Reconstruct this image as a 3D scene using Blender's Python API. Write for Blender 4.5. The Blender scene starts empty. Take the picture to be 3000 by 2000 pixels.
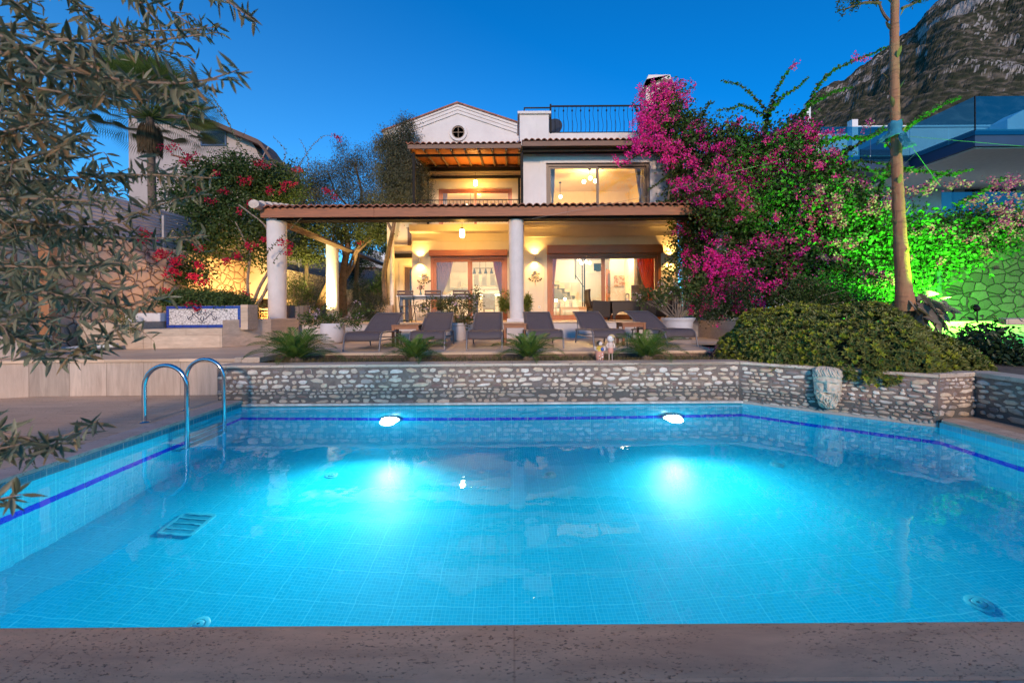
import bpy, bmesh, math, random
import numpy as np
from mathutils import Vector, Matrix
R = math.radians
PI = math.pi
random.seed(7)
rng = np.random.default_rng(11)
SC = bpy.context.scene
COL = SC.collection

# ---------------------------------------------------------------- camera, sky, sun, exposure
FPX, EYE, HU, HV, ROLL = 1167.0, 1.36, 1500.0, 915.0, 0.0065
cam_d = bpy.data.cameras.new('camera')
cam = bpy.data.objects.new('camera', cam_d); COL.objects.link(cam)
cam_d.sensor_width = 36.0
cam_d.lens = 36.0 * FPX / 3000.0
cam_d.shift_y = (HV - 1000.0) / 3000.0
cam_d.clip_end = 5000; cam_d.clip_start = 0.05
cam.location = (0, 0, EYE)
cam.rotation_euler = (Matrix.Rotation(R(90), 4, 'X') @ Matrix.Rotation(-ROLL, 4, 'Z')).to_euler()
cam_d.dof.use_dof = True
cam_d.dof.focus_distance = 9.0
cam_d.dof.aperture_fstop = 3.2
SC.camera = cam

SUN_EL, SUN_AZ = R(20.0), R(179.0)      # low warm glow from behind the camera
world = bpy.data.worlds.new('World'); SC.world = world; world.use_nodes = True
wn, wl = world.node_tree.nodes, world.node_tree.links
wn.clear()
w_out = wn.new('ShaderNodeOutputWorld'); w_bg = wn.new('ShaderNodeBackground')
w_sky = wn.new('ShaderNodeTexSky'); w_sky.sky_type = 'NISHITA'; w_sky.sun_disc = False
w_sky.sun_elevation = SUN_EL; w_sky.sun_rotation = SUN_AZ
w_sky.altitude = 200; w_sky.air_density = 1.0; w_sky.dust_density = 0.3; w_sky.ozone_density = 6.0
w_t = wn.new('ShaderNodeMix'); w_t.data_type = 'RGBA'; w_t.blend_type = 'MULTIPLY'
w_t.inputs[0].default_value = 1.0
w_tc = wn.new('ShaderNodeTexCoord'); w_dt = wn.new('ShaderNodeVectorMath'); w_dt.operation = 'DOT_PRODUCT'; w_dt.inputs[1].default_value = (.35, 0, 1)
w_rp = wn.new('ShaderNodeValToRGB'); w_rp.color_ramp.elements[0].position = .12; w_rp.color_ramp.elements[1].position = .58
w_rp.color_ramp.elements[0].color = (.50, 1.45, 1.75, 1); w_rp.color_ramp.elements[1].color = (.03, 1.15, 1.72, 1)   # blue hour, paler towards the west
wl.new(w_tc.outputs['Generated'], w_dt.inputs[0]); wl.new(w_dt.outputs['Value'], w_rp.inputs[0]); wl.new(w_rp.outputs[0], w_t.inputs[7])
wl.new(w_sky.outputs[0], w_t.inputs[6]); wl.new(w_t.outputs[2], w_bg.inputs[0]); wl.new(w_bg.outputs[0], w_out.inputs[0])
w_bg.inputs[1].default_value = 0.12

sun_d = bpy.data.lights.new('sun', 'SUN'); sun = bpy.data.objects.new('sun', sun_d); COL.objects.link(sun)
sun_d.energy = 3.05; sun_d.angle = R(7.0); sun_d.color = (1.0, 0.68, 0.47)
sd = Vector((math.sin(SUN_AZ) * math.cos(SUN_EL), math.cos(SUN_AZ) * math.cos(SUN_EL), math.sin(SUN_EL)))
sun.rotation_euler = sd.to_track_quat('Z', 'Y').to_euler()
sun.location = sd * 60

SC.view_settings.view_transform = 'Standard'; SC.view_settings.look = 'None'
SC.view_settings.gamma = 1.0; SC.view_settings.exposure = 0.08; SC.view_settings.use_curve_mapping = False
SC.render.engine = 'CYCLES'
cy = SC.cycles
cy.max_bounces = 8; cy.diffuse_bounces = 4; cy.glossy_bounces = 4; cy.transmission_bounces = 6; cy.transparent_max_bounces = 12
cy.use_denoising = True
cy.sample_clamp_indirect = 4.0; cy.sample_clamp_direct = 0.0
cy.caustics_refractive = True; cy.caustics_reflective = False; cy.blur_glossy = 0.5
cy.use_light_tree = True

# ---------------------------------------------------------------- helpers
def W(u, v, Y):
    """world point on the depth plane y=Y seen at pixel (u, v) of the 3000x2000 photograph"""
    du, dv = u - HU, v - HV
    a, b = du - ROLL * dv, dv + ROLL * du
    return Vector((a / FPX * Y, Y, EYE - b / FPX * Y))
def X(u, Y, v=HV): return W(u, v, Y).x
def Z(v, Y, u=HU): return W(u, v, Y).z

class MB:
    """collects faces into one mesh"""
    def __init__(s): s.v = []; s.f = []; s.m = []; s.cur = 0
    def add(s, vs, fs):
        o = len(s.v); s.v.extend([tuple(p) for p in vs])
        s.f.extend([tuple(i + o for i in f) for f in fs]); s.m.extend([s.cur] * len(fs)); return s
    def box(s, c, d, rz=0.0, rx=0.0, ry=0.0):
        x, y, z = d[0] / 2, d[1] / 2, d[2] / 2
        pts = [Vector(p) for p in ((-x,-y,-z),(x,-y,-z),(x,y,-z),(-x,y,-z),(-x,-y,z),(x,-y,z),(x,y,z),(-x,y,z))]
        if rz or rx or ry:
            m = Matrix.Rotation(rz, 3, 'Z') @ Matrix.Rotation(ry, 3, 'Y') @ Matrix.Rotation(rx, 3, 'X')
            pts = [m @ p for p in pts]
        cc = Vector(c)
        return s.add([p + cc for p in pts], [(0,3,2,1),(4,5,6,7),(0,1,5,4),(1,2,6,5),(2,3,7,6),(3,0,4,7)])
    def bb(s, x0, x1, y0, y1, z0, z1):
        return s.box(((x0+x1)/2, (y0+y1)/2, (z0+z1)/2), (abs(x1-x0), abs(y1-y0), abs(z1-z0)))
    def tube(s, pts, r, n=8, cap=True, flat=1.0):
        pts = [Vector(p) for p in pts]
        rs = r if hasattr(r, '__len__') else [r] * len(pts)
        vs, fs = [], []; up = None
        for i, p in enumerate(pts):
            t = (pts[min(i+1, len(pts)-1)] - pts[max(i-1, 0)])
            t = t.normalized() if t.length > 1e-9 else Vector((0,0,1))
            if up is None:
                up = Vector((0,0,1)) if abs(t.z) < .9 else Vector((1,0,0))
            b = t.cross(up)
            if b.length < 1e-6: b = t.cross(Vector((0,1,0)))
            b.normalize(); up = b.cross(t).normalized()
            for k in range(n):
                a = 2*PI*k/n
                vs.append(p + b*(math.cos(a)*rs[i]) + up*(math.sin(a)*rs[i]*flat))
        for i in range(len(pts)-1):
            for k in range(n):
                fs.append((i*n+k, i*n+(k+1)%n, (i+1)*n+(k+1)%n, (i+1)*n+k))
        if cap:
            fs.append(tuple(range(n-1,-1,-1))); fs.append(tuple((len(pts)-1)*n+k for k in range(n)))
        return s.add(vs, fs)
    def lathe(s, prof, c=(0,0,0), n=20, sx=1.0, sy=1.0):
        vs, fs = [], []
        for (r, z) in prof:
            for k in range(n):
                a = 2*PI*k/n; vs.append((c[0]+r*sx*math.cos(a), c[1]+r*sy*math.sin(a), c[2]+z))
        for i in range(len(prof)-1):
            for k in range(n):
                fs.append((i*n+k, i*n+(k+1)%n, (i+1)*n+(k+1)%n, (i+1)*n+k))
        if prof[0][0] > 1e-4: fs.append(tuple(range(n-1,-1,-1)))
        if prof[-1][0] > 1e-4: fs.append(tuple((len(prof)-1)*n+k for k in range(n)))
        return s.add(vs, fs)
    def ball(s, c, r, n=12, m=8, sx=1, sy=1, sz=1):
        prof = [(max(1e-5, r*math.sin(PI*i/m)), -r*math.cos(PI*i/m)*sz) for i in range(m+1)]
        return s.lathe(prof, c, n, sx, sy)
    def prism(s, poly, z0, z1, axis='z'):
        """poly of (a,b); extruded along axis"""
        n = len(poly)
        def P3(a, b, h): return {'z': (a,b,h), 'y': (a,h,b), 'x': (h,a,b)}[axis]
        vs = [P3(a,b,z0) for a,b in poly] + [P3(a,b,z1) for a,b in poly]
        fs = [tuple(range(n-1,-1,-1)), tuple(range(n, 2*n))] + [(i,(i+1)%n,n+(i+1)%n,n+i) for i in range(n)]
        return s.add(vs, fs)
    def quad(s, a, b, c, d): return s.add([a,b,c,d], [(0,1,2,3)])
    def sheet(s, rows):
        """grid of points rows[i][j]"""
        nr, nc = len(rows), len(rows[0])
        return s.add([p for r in rows for p in r], [(i*nc+j, i*nc+j+1, (i+1)*nc+j+1, (i+1)*nc+j) for i in range(nr-1) for j in range(nc-1)])

_base = {}
def _link(name, me, parent, world=True):
    o = bpy.data.objects.new(name, me); COL.objects.link(o)
    if parent is not None: o.parent = parent
    return o
def _root_off(parent):
    off = Vector((0,0,0)); p = parent
    while p is not None:
        off += p.location; p = p.parent
    return off
def build(name, mb, mat, parent=None, smooth=False, bevel=0.0, world=False, solid=0.0, recalc=True, sub=0):
    """link a mesh; world=True: coordinates are world ones, moved into the parent's space"""
    vs = mb.v
    if world and parent is not None:
        off = _root_off(parent); vs = [(p[0]-off.x, p[1]-off.y, p[2]-off.z) for p in vs]
    me = bpy.data.meshes.new(name); me.from_pydata(vs, [], mb.f)
    mats = mat if isinstance(mat, (list, tuple)) else [mat]
    for m in mats: me.materials.append(m)
    if len(mats) > 1: me.polygons.foreach_set('material_index', mb.m)
    if recalc:
        bm = bmesh.new(); bm.from_mesh(me); bmesh.ops.recalc_face_normals(bm, faces=bm.faces); bm.to_mesh(me); bm.free()
    if smooth: me.polygons.foreach_set('use_smooth', [True]*len(me.polygons))
    me.update()
    o = _link(name, me, parent)
    if solid:
        md = o.modifiers.new('solid', 'SOLIDIFY'); md.thickness = solid; md.offset = 0
    if bevel:
        md = o.modifiers.new('bevel', 'BEVEL'); md.width = bevel; md.segments = 2; md.limit_method = 'ANGLE'; md.angle_limit = R(40)
    if sub:
        md = o.modifiers.new('sub', 'SUBSURF'); md.levels = sub; md.render_levels = sub
    if smooth and not sub:
        try: me.set_sharp_from_angle(angle=R(50))
        except Exception: pass
    return o
def tag(o, label=None, cat=None, group=None, kind=None):
    if label: o['label'] = label
    if cat: o['category'] = cat
    if group: o['group'] = group
    if kind: o['kind'] = kind
    return o
def thing(name, label, cat, loc=(0,0,0), rz=0.0, group=None):
    o = bpy.data.objects.new(name, None); COL.objects.link(o)
    o.location = loc; o.rotation_euler = (0,0,rz); o.empty_display_size = .2
    return tag(o, label, cat, group)
def struct(name, mb, mat, **k):
    o = build(name, mb, mat, **k); o['kind'] = 'structure'; return o
def copy_tree(o, parent=None):
    c = o.copy(); COL.objects.link(c); c.parent = parent
    for ch in [x for x in bpy.data.objects if x.parent == o]: copy_tree(ch, c)
    return c
def lamp(name, typ, loc, energy, color=(1,.72,.42), size=.05, parent=None, rot=None, spot=None, blend=.5, world=True):
    d = bpy.data.lights.new(name, typ); d.energy = energy; d.color = color
    if typ in ('POINT', 'SPOT'): d.shadow_soft_size = size
    if typ == 'AREA': d.size = size
    if typ == 'SPOT': d.spot_size = spot or R(90); d.spot_blend = blend
    o = bpy.data.objects.new(name, d); COL.objects.link(o)
    if parent is not None:
        o.parent = parent
        loc = Vector(loc) - (_root_off(parent) if world else Vector((0,0,0)))
    o.location = loc
    if rot is not None: o.rotation_euler = Vector(rot).to_track_quat('-Z', 'Y').to_euler()
    return o

# ---------------------------------------------------------------- materials
def _mat(name):
    m = bpy.data.materials.new(name); m.use_nodes = True
    nt = m.node_tree; nt.nodes.clear()
    out = nt.nodes.new('ShaderNodeOutputMaterial')
    return m, nt, out
class NT:
    def __init__(s, name):
        s.m, s.t, s.out = _mat(name)
    def n(s, typ, **k):
        nd = s.t.nodes.new('ShaderNode' + typ)
        for a, b in k.items(): setattr(nd, a, b)
        return nd
    def l(s, a, b): s.t.links.new(a, b)
    def set(s, sock, val):
        if hasattr(val, 'is_linked') or hasattr(val, 'links'): s.l(val, sock)
        else: sock.default_value = val
    def coord(s, scale=(1,1,1), rot=(0,0,0), loc=(0,0,0), kind='Object'):
        c = s.n('TexCoord'); mp = s.n('Mapping'); s.l(c.outputs[kind], mp.inputs[0])
        mp.inputs[3].default_value = scale; mp.inputs[2].default_value = rot; mp.inputs[1].default_value = loc
        return mp.outputs[0]
    def geo_coord(s, scale=(1,1,1), rot=(0,0,0), loc=(0,0,0)):
        c = s.n('NewGeometry'); mp = s.n('Mapping'); s.l(c.outputs['Position'], mp.inputs[0])
        mp.inputs[3].default_value = scale; mp.inputs[2].default_value = rot; mp.inputs[1].default_value = loc
        return mp.outputs[0]
    def noise(s, vec, scale=5, detail=4, rough=.6, dist=0.0):
        n = s.n('TexNoise'); s.l(vec, n.inputs['Vector']); n.inputs['Scale'].default_value = scale
        n.inputs['Detail'].default_value = detail; n.inputs['Roughness'].default_value = rough; n.inputs['Distortion'].default_value = dist
        return n.outputs['Fac']
    def ramp(s, fac, stops, interp='LINEAR'):
        r = s.n('ValToRGB'); r.color_ramp.interpolation = interp; s.l(fac, r.inputs[0])
        el = r.color_ramp.elements
        while len(el) < len(stops): el.new(0.5)
        for e, (p, c) in zip(el, stops):
            e.position = p; e.color = (c[0], c[1], c[2], 1) if hasattr(c, '__len__') else (c, c, c, 1)
        return r.outputs[0]
    def mix(s, fac, a, b, mode='MIX'):
        m = s.n('Mix'); m.data_type = 'RGBA'; m.blend_type = mode
        s.set(m.inputs[0], fac)
        for i, c in ((6, a), (7, b)):
            if isinstance(c, tuple): c = (c[0], c[1], c[2], 1)
            s.set(m.inputs[i], c)
        return m.outputs[2]
    def math(s, op, a, b=0.0, clamp=False):
        m = s.n('Math'); m.operation = op; m.use_clamp = clamp; s.set(m.inputs[0], a); s.set(m.inputs[1], b); return m.outputs[0]
    def bump(s, h, strength=.3, dist=.01, normal=None):
        b = s.n('Bump'); b.inputs['Strength'].default_value = strength; b.inputs['Distance'].default_value = dist
        s.l(h, b.inputs['Height'])
        if normal is not None: s.l(normal, b.inputs['Normal'])
        return b.outputs[0]
    def princ(s, color, rough=.6, metal=0.0, normal=None, spec=.5, **k):
        p = s.n('BsdfPrincipled')
        if isinstance(color, tuple): color = (color[0], color[1], color[2], 1)
        s.set(p.inputs['Base Color'], color); s.set(p.inputs['Roughness'], rough); s.set(p.inputs['Metallic'], metal)
        p.inputs['Specular IOR Level'].default_value = spec
        if normal is not None: s.l(normal, p.inputs['Normal'])
        for a, b in k.items(): s.set(p.inputs[a.replace('_', ' ')], b)
        s.l(p.outputs[0], s.out.inputs[0]); return p
def pm(name, c, rough=.6, var=.18, vs=4.0, bump=0.0, bs=60.0, metal=0.0, spec=.5, bd=.004):
    t = NT(name); v = t.coord()
    f = t.ramp(t.noise(v, vs, 5, .65), [(.3, 0), (.7, 1)])
    col = t.mix(f, tuple(x*(1-var) for x in c), tuple(min(1, x*(1+var)) for x in c))
    nm = t.bump(t.noise(v, bs, 3), bump, bd) if bump else None
    t.princ(col, rough, metal, nm, spec); return t.m
def emat(name, c, strength):
    t = NT(name); e = t.n('Emission'); e.inputs[0].default_value = (c[0], c[1], c[2], 1); e.inputs[1].default_value = strength
    t.l(e.outputs[0], t.out.inputs[0]); return t.m
def leafmat(name, cols, rough=.5, trans=.3, tcol=None, gloss=.06):
    t = NT(name); g = t.n('NewGeometry')
    n = len(cols)
    col = t.ramp(g.outputs['Random Per Island'], [(i/(n-1) if n > 1 else 0, c) for i, c in enumerate(cols)])
    p = t.n('BsdfPrincipled'); t.l(col, p.inputs['Base Color']); p.inputs['Roughness'].default_value = rough
    p.inputs['Specular IOR Level'].default_value = gloss*5
    tr = t.n('BsdfTranslucent')
    t.l(t.mix(1.0, col, tcol or (1.1, 1.2, .7), 'MULTIPLY'), tr.inputs[0])
    mx = t.n('MixShader'); mx.inputs[0].default_value = trans
    t.l(p.outputs[0], mx.inputs[1]); t.l(tr.outputs[0], mx.inputs[2]); t.l(mx.outputs[0], t.out.inputs[0])
    return t.m
def wood(name, c1, c2, axis=0, rough=.45, scale=1.0):
    t = NT(name); sc = [14*scale]*3; sc[axis] = 1.2*scale
    v = t.coord(tuple(sc)); f = t.noise(v, 3, 6, .6, .6)
    col = t.mix(t.ramp(f, [(.3, 0), (.7, 1)]), c1, c2)
    f2 = t.noise(t.coord((2,2,2)), 1.2, 3)
    col = t.mix(t.ramp(f2, [(.35, .0), (.75, .35)]), col, tuple(x*.55 for x in c1))
    t.princ(col, rough, 0, t.bump(f, .25, .003)); return t.m
def glassmat(name, tint=(1,1,1), refl=.08, rough=0.0):
    t = NT(name); tr = t.n('BsdfTransparent'); tr.inputs[0].default_value = (*tint, 1)
    g = t.n('BsdfGlossy'); g.inputs['Roughness'].default_value = rough; g.inputs[0].default_value = (1,1,1,1)
    fr = t.n('Fresnel'); fr.inputs[0].default_value = 1.45
    f = t.math('ADD', fr.outputs[0], refl, True)
    mx = t.n('MixShader'); t.l(f, mx.inputs[0]); t.l(tr.outputs[0], mx.inputs[1]); t.l(g.outputs[0], mx.inputs[2])
    t.l(mx.outputs[0], t.out.inputs[0]); return t.m

def stuccomat(name, c, vs=1.2, bump=.35):
    t = NT(name); v = t.geo_coord()
    f = t.ramp(t.noise(v, vs, 6, .65), [(.35, 0), (.75, 1)])
    col = t.mix(f, c, tuple(x*.86 for x in c))
    st = t.ramp(t.noise(t.geo_coord((3, 3, .35)), 2.5, 5, .7), [(.55, 0), (.8, .45)])
    col = t.mix(st, col, tuple(x*.72 for x in c))
    h = t.noise(v, 45, 4, .7)
    t.princ(col, .85, 0, t.bump(h, bump, .006), .2); return t.m
STUCCO = stuccomat('stucco_white', (.72, .68, .66))
STUCCO_C = stuccomat('stucco_cream', (.66, .57, .43))
COLUMN_M = stuccomat('column_plaster', (.68, .64, .62), 4.0, .7)

def travmat(name, c=(.42, .34, .28), plank=(0.0, 0.0), axis='x', pits=True, streak=7.0, rough=.55, zmap=False, joint=.6, vary=.12, pf=1.0):
    """travertine: streaks along an axis, pits, optional slab joints"""
    t = NT(name)
    rot = (R(90), 0, 0) if zmap == 'x' else (0, 0, 0)
    v = t.geo_coord()
    sc = {'x': (1.0, streak, streak), 'y': (streak, 1.0, streak), 'z': (streak, streak, 1.0)}[axis]
    vs = t.geo_coord(sc)
    f = t.noise(vs, 1.6, 8, .7, .4)
    col = t.mix(t.ramp(f, [(.3, 0), (.7, 1)]), tuple(x*.72 for x in c), tuple(min(1, x*1.22) for x in c))
    big = t.noise(v, .7, 4, .6)
    col = t.mix(t.ramp(big, [(.4, 0), (.7, .5)]), col, (c[0]*.85, c[1]*.7, c[2]*.62))
    h = f
    nm = t.bump(f, .15, .003)
    if pits:
        pv = t.geo_coord(tuple(pf*q for q in {'x': (22, 60, 60), 'y': (60, 22, 60), 'z': (60, 60, 22)}[axis]))
        pf = t.noise(pv, 1.0, 3, .6)
        msk = t.noise(t.geo_coord((1.4, 4, 4)), 1.0, 3)
        pit = t.math('MULTIPLY', t.ramp(pf, [(.60, 0), (.66, 1)]), t.ramp(msk, [(.38, 0), (.55, 1)]))
        col = t.mix(pit, col, tuple(x*.25 for x in c))
        nm = t.bump(t.math('MULTIPLY', pit, -1.0), .8, .006, nm)
    if plank[0]:
        b = t.n('TexBrick'); b.offset = .5 if plank[2] else 0.0
        bv = t.geo_coord(rot=rot)
        t.l(bv, b.inputs['Vector']); b.inputs['Scale'].default_value = 1.0
        b.inputs['Brick Width'].default_value = plank[0]; b.inputs['Row Height'].default_value = plank[1]
        b.inputs['Mortar Size'].default_value = .004; b.inputs['Mortar Smooth'].default_value = .1
        b.inputs['Color1'].default_value = (1-vary,1-vary,1-vary,1); b.inputs['Color2'].default_value = (1+vary,1+vary*.95,1+vary*.9,1); b.inputs['Mortar'].default_value = (joint,joint*.93,joint*.88,1)
        b.inputs['Bias'].default_value = 0
        col = t.mix(1.0, col, b.outputs['Color'], 'MULTIPLY')
        nm = t.bump(t.math('MULTIPLY', b.outputs['Fac'], -1.0), .6, .004, nm)
    t.princ(col, t.ramp(f, [(.3, rough-.12), (.7, rough+.1)]), 0, nm, .35); return t.m

def rubblemat(name, c1, c2, cj, scale=2.6, stretch=(1,1,1.25), bump=1.0, jw=.05):
    t = NT(name); v0 = t.geo_coord(stretch)
    nz = t.n('TexNoise'); t.l(v0, nz.inputs['Vector']); nz.inputs['Scale'].default_value = 2.2; nz.inputs['Detail'].default_value = 3
    add = t.n('VectorMath'); add.operation = 'MULTIPLY_ADD'
    t.l(nz.outputs['Color'], add.inputs[0]); add.inputs[1].default_value = (.22,.22,.22); t.l(v0, add.inputs[2])
    vd = t.n('TexVoronoi'); vd.feature = 'DISTANCE_TO_EDGE'; t.l(add.outputs[0], vd.inputs['Vector']); vd.inputs['Scale'].default_value = scale
    vc = t.n('TexVoronoi'); vc.feature = 'F1'; t.l(add.outputs[0], vc.inputs['Vector']); vc.inputs['Scale'].default_value = scale
    j = t.ramp(vd.outputs['Distance'], [(0.0, 1), (jw, 0)])
    sep = t.n('SeparateColor'); t.l(vc.outputs['Color'], sep.inputs[0])
    col = t.mix(sep.outputs[0], c1, c2)
    f = t.noise(v0, 9, 6, .7); col = t.mix(t.ramp(f, [(.35, 0), (.7, .55)]), col, tuple(x*.6 for x in c1))
    col = t.mix(j, col, cj)
    h = t.math('ADD', t.ramp(vd.outputs['Distance'], [(0, 0), (jw*2.2, .8), (.4, 1)]), t.math('MULTIPLY', f, .35))
    t.princ(col, .85, 0, t.bump(h, bump, .05), .2); return t.m

# leaf clouds -----------------------------------------------------
LEAF = {
    'kite': (np.array([(0,0,0),(.45,-.5,.08),(1,0,0),(.45,.5,.08)], float), [(0,1,2,3)]),
    'heart': (np.array([(0,0,0),(.3,-.5,.1),(.7,-.33,.06),(1,0,-.06),(.7,.33,.06),(.3,.5,.1)], float), [(0,1,2,3),(0,3,4,5)]),
    'lance': (np.array([(0,0,0),(.22,-.36,.05),(.22,.0,-.02),(.22,.36,.05),(.5,-.5,.06),(.5,.0,-.02),(.5,.5,.06),(.8,-.3,.03),(.8,.0,-.02),(.8,.3,.03),(1,0,0)], float),
              [(0,1,2),(0,2,3),(1,4,5,2),(2,5,6,3),(4,7,8,5),(5,8,9,6),(7,10,8),(8,10,9)]),
}
def leaves_mesh(pos, dirs, length, width, shape='kite', nrm=None, curl=0.0):
    pos = np.asarray(pos, float); n = len(pos)
    d = np.asarray(dirs, float); d = d/np.maximum(np.linalg.norm(d, axis=1, keepdims=True), 1e-9)
    if nrm is None: nrm = rng.normal(size=(n,3)) * .7 + np.array([0,-.35,.6])
    side = np.cross(nrm, d); side /= np.maximum(np.linalg.norm(side, axis=1, keepdims=True), 1e-9)
    up = np.cross(d, side)
    tv, tf = LEAF[shape]
    L = np.broadcast_to(np.asarray(length, float), (n,)).reshape(n,1,1); Wd = np.broadcast_to(np.asarray(width, float), (n,)).reshape(n,1,1)
    a = tv[:,0].reshape(1,-1,1); b = tv[:,1].reshape(1,-1,1); c = tv[:,2].reshape(1,-1,1)
    V = pos[:,None,:] + d[:,None,:]*a*L + side[:,None,:]*b*Wd + up[:,None,:]*(c*L - curl*L*a*a)
    k = len(tv)
    V = V.reshape(-1,3)
    loops, starts, tot = [], [], []
    base = (np.arange(n)*k)
    fl = [len(f) for f in tf]
    allf = np.concatenate([np.array(f) for f in tf])
    loops = (base[:,None] + allf[None,:]).ravel()
    sizes = np.tile(np.array(fl), n)
    return V, loops, sizes
def np_obj(name, chunks, mat, parent=None, world=True, smooth=False):
    """chunks: list of (V, loops, sizes) joined into one mesh"""
    Vs, Ls, Ss = [], [], []; o = 0
    for V, l, s in chunks:
        Vs.append(V); Ls.append(l + o); Ss.append(s); o += len(V)
    V = np.concatenate(Vs); L = np.concatenate(Ls).astype(np.int32); S = np.concatenate(Ss).astype(np.int32)
    if world and parent is not None:
        V = V - np.array(_root_off(parent))
    me = bpy.data.meshes.new(name)
    me.vertices.add(len(V)); me.vertices.foreach_set('co', V.astype(np.float32).ravel())
    me.loops.add(len(L)); me.loops.foreach_set('vertex_index', L)
    me.polygons.add(len(S)); st = np.concatenate([[0], np.cumsum(S)[:-1]]).astype(np.int32)
    me.polygons.foreach_set('loop_start', st)
    try: me.polygons.foreach_set('loop_total', S)
    except Exception: pass
    me.update(calc_edges=True); me.validate()
    me.materials.append(mat)
    if smooth: me.polygons.foreach_set('use_smooth', [True]*len(me.polygons))
    return _link(name, me, parent)
def rdirs(n, up=0.0):
    d = rng.normal(size=(n,3)); d[:,2] += up
    return d/np.linalg.norm(d, axis=1, keepdims=True)
def blob_points(blobs, dens, clump=.5, csize=.22, shell=.35):
    """blobs: (center, (rx,ry,rz), weight). Leaf clumps spread through the ellipsoids' volume, thicker near the surface."""
    out = []
    for c, r, w in blobs:
        r = np.array(r, float); c = np.array(c, float)
        area = 4*PI*((r[0]*r[1])**1.6+(r[0]*r[2])**1.6+(r[1]*r[2])**1.6)**(1/1.6)/3**(1/1.6)
        n = int(area*dens*w)
        if n < 4: continue
        nc = max(3, int(n/22))
        u = rdirs(nc); rad = (shell + (1-shell)*rng.random(nc))**.6
        wob = 1 + .22*np.sin(u[:,0]*5+c[0]*3) * np.cos(u[:,2]*6+c[2]*2)
        cc = c + u*r*(rad*wob)[:,None]
        k = rng.integers(0, nc, n)
        p = cc[k] + rng.normal(size=(n,3))*csize*clump
        out.append(p)
    return np.concatenate(out)
# ================================================================ SETTING: pool, decks, terraces
ZD, ZW, ZT, ZH, ZB = 0.0, -0.10, 0.62, 1.08, 0.50
POOL = [(-4.27,1.72),(5.31,1.72),(5.29,4.93),(3.63,6.31),(-4.27,6.27)]
PZ = -1.85

def tilemat(name, c, grout, wall=False, w=.0285, sheet=.285, lines=.5):
    t = NT(name)
    v = t.coord(rot=(R(90),0,0) if wall else (0,0,0))
    def brick(size, mort):
        b = t.n('TexBrick'); b.offset = 0; b.squash = 1; t.l(v, b.inputs['Vector']); b.inputs['Scale'].default_value = 1
        b.inputs['Brick Width'].default_value = size; b.inputs['Row Height'].default_value = size; b.inputs['Mortar Size'].default_value = mort
        b.inputs['Mortar Smooth'].default_value = .1; b.inputs['Bias'].default_value = 0
        b.inputs['Color1'].default_value = (.92,.93,.94,1); b.inputs['Color2'].default_value = (1.06,1.05,1.04,1); b.inputs['Mortar'].default_value = (1,1,1,1)
        return b
    b1, b2 = brick(w, .0024), brick(sheet, .0048)
    col = t.mix(1.0, c, b1.outputs['Color'], 'MULTIPLY')
    col = t.mix(t.math('MULTIPLY', b1.outputs['Fac'], .42), col, grout)
    col = t.mix(t.math('MULTIPLY', b2.outputs['Fac'], lines), col, grout)
    big = t.noise(t.coord((.8,.8,.8)), 1.5, 3)
    col = t.mix(t.ramp(big, [(.35, 0), (.7, .25)]), col, tuple(x*.8 for x in c))
    t.princ(col, .25, 0, t.bump(b1.outputs['Fac'], -.2, .002), .5)
    return t.m
TILE_F = tilemat('pool_tile_floor', (.003,.53,.72), (.10,.82,.90), w=.033, sheet=.33, lines=.38)
TILE_W = tilemat('pool_tile_wall', (.003,.55,.76), (.12,.84,.90), wall=True, w=.03125, sheet=.25, lines=.6)
TILE_B = tilemat('border_tile', (.015,.20,.27), (.35,.42,.40), wall=True, w=.048, sheet=.24, lines=.9)
TILE_BW = tilemat('border_tile_pale', (.10,.52,.62), (.62,.62,.58), wall=True, w=.048, sheet=.24, lines=.9)
TILE_BLUE = pm('cobalt_tile', (.0,.045,.70), .2, .1)
GROUT_M = pm('grout', (.35,.6,.7), .6)
TRAV_DECK = travmat('travertine_deck', (.50,.37,.26), (1.2,.42,1), 'x', True, 9, .6, False, .84)
TRAV_NEAR = travmat('travertine_coping', (.70,.40,.22), (1.9,4.0,0), 'x', True, 5, .55, False, .86, .05, 2.4)
TRAV_WALL = travmat('travertine_panels', (.45,.38,.31), (.62,.90,0), 'z', False, 9, .7, 'x', .55, .26)
TRAV_BENCH = travmat('travertine_bench', (.52,.42,.32), (1.3,.30,1), 'x', False, 11, .6, 'x', .8)
TRAV_TERR = travmat('travertine_terrace', (.60,.46,.32), (.62,.31,1), 'x', False, 9, .5, False, .75)
CAP_M = travmat('coping_stone', (.54,.45,.35), (.9,.9,0), 'x', True, 6, .6, False, .6)

mb = MB(); mb.add([(x,y,PZ) for x,y in POOL], [tuple(range(5))]); struct('pool_floor', mb, TILE_F, recalc=False)
def pool_wall(A, B, border, zt=-.115, name='pool_wall'):
    A, B = Vector((*A,0)), Vector((*B,0)); d = B-A; L = d.length
    root = bpy.data.objects.new(name, None)
    m = MB(); zz = zt+.02 if border is not None else ZW-.004; m.quad((0,0,PZ),(L,0,PZ),(L,0,zz),(0,0,zz))
    o = build(name, m, TILE_W, recalc=False); o['kind'] = 'structure'
    o.location = A; o.rotation_euler = (0,0,math.atan2(d.y,d.x))
    # cobalt band: single tiles, 25 cm long
    m = MB(); n = int(L/.25)
    for i in range(n+1):
        x0 = i*.25+.003; x1 = min(L-.002, (i+1)*.25-.003)
        if x1 > x0: m.bb(x0, x1, -.004, .01, -.95, -.80)
    build('blue_tile_band', m, TILE_BLUE, o)
    if border is not None:
        m = MB(); m.bb(0, L, -.008, .05, zt-.005, -.035); build('border_tiles', m, border, o)
    return o
P_ = POOL
pool_wall(P_[4], P_[3], None, ZW+.02)
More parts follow.
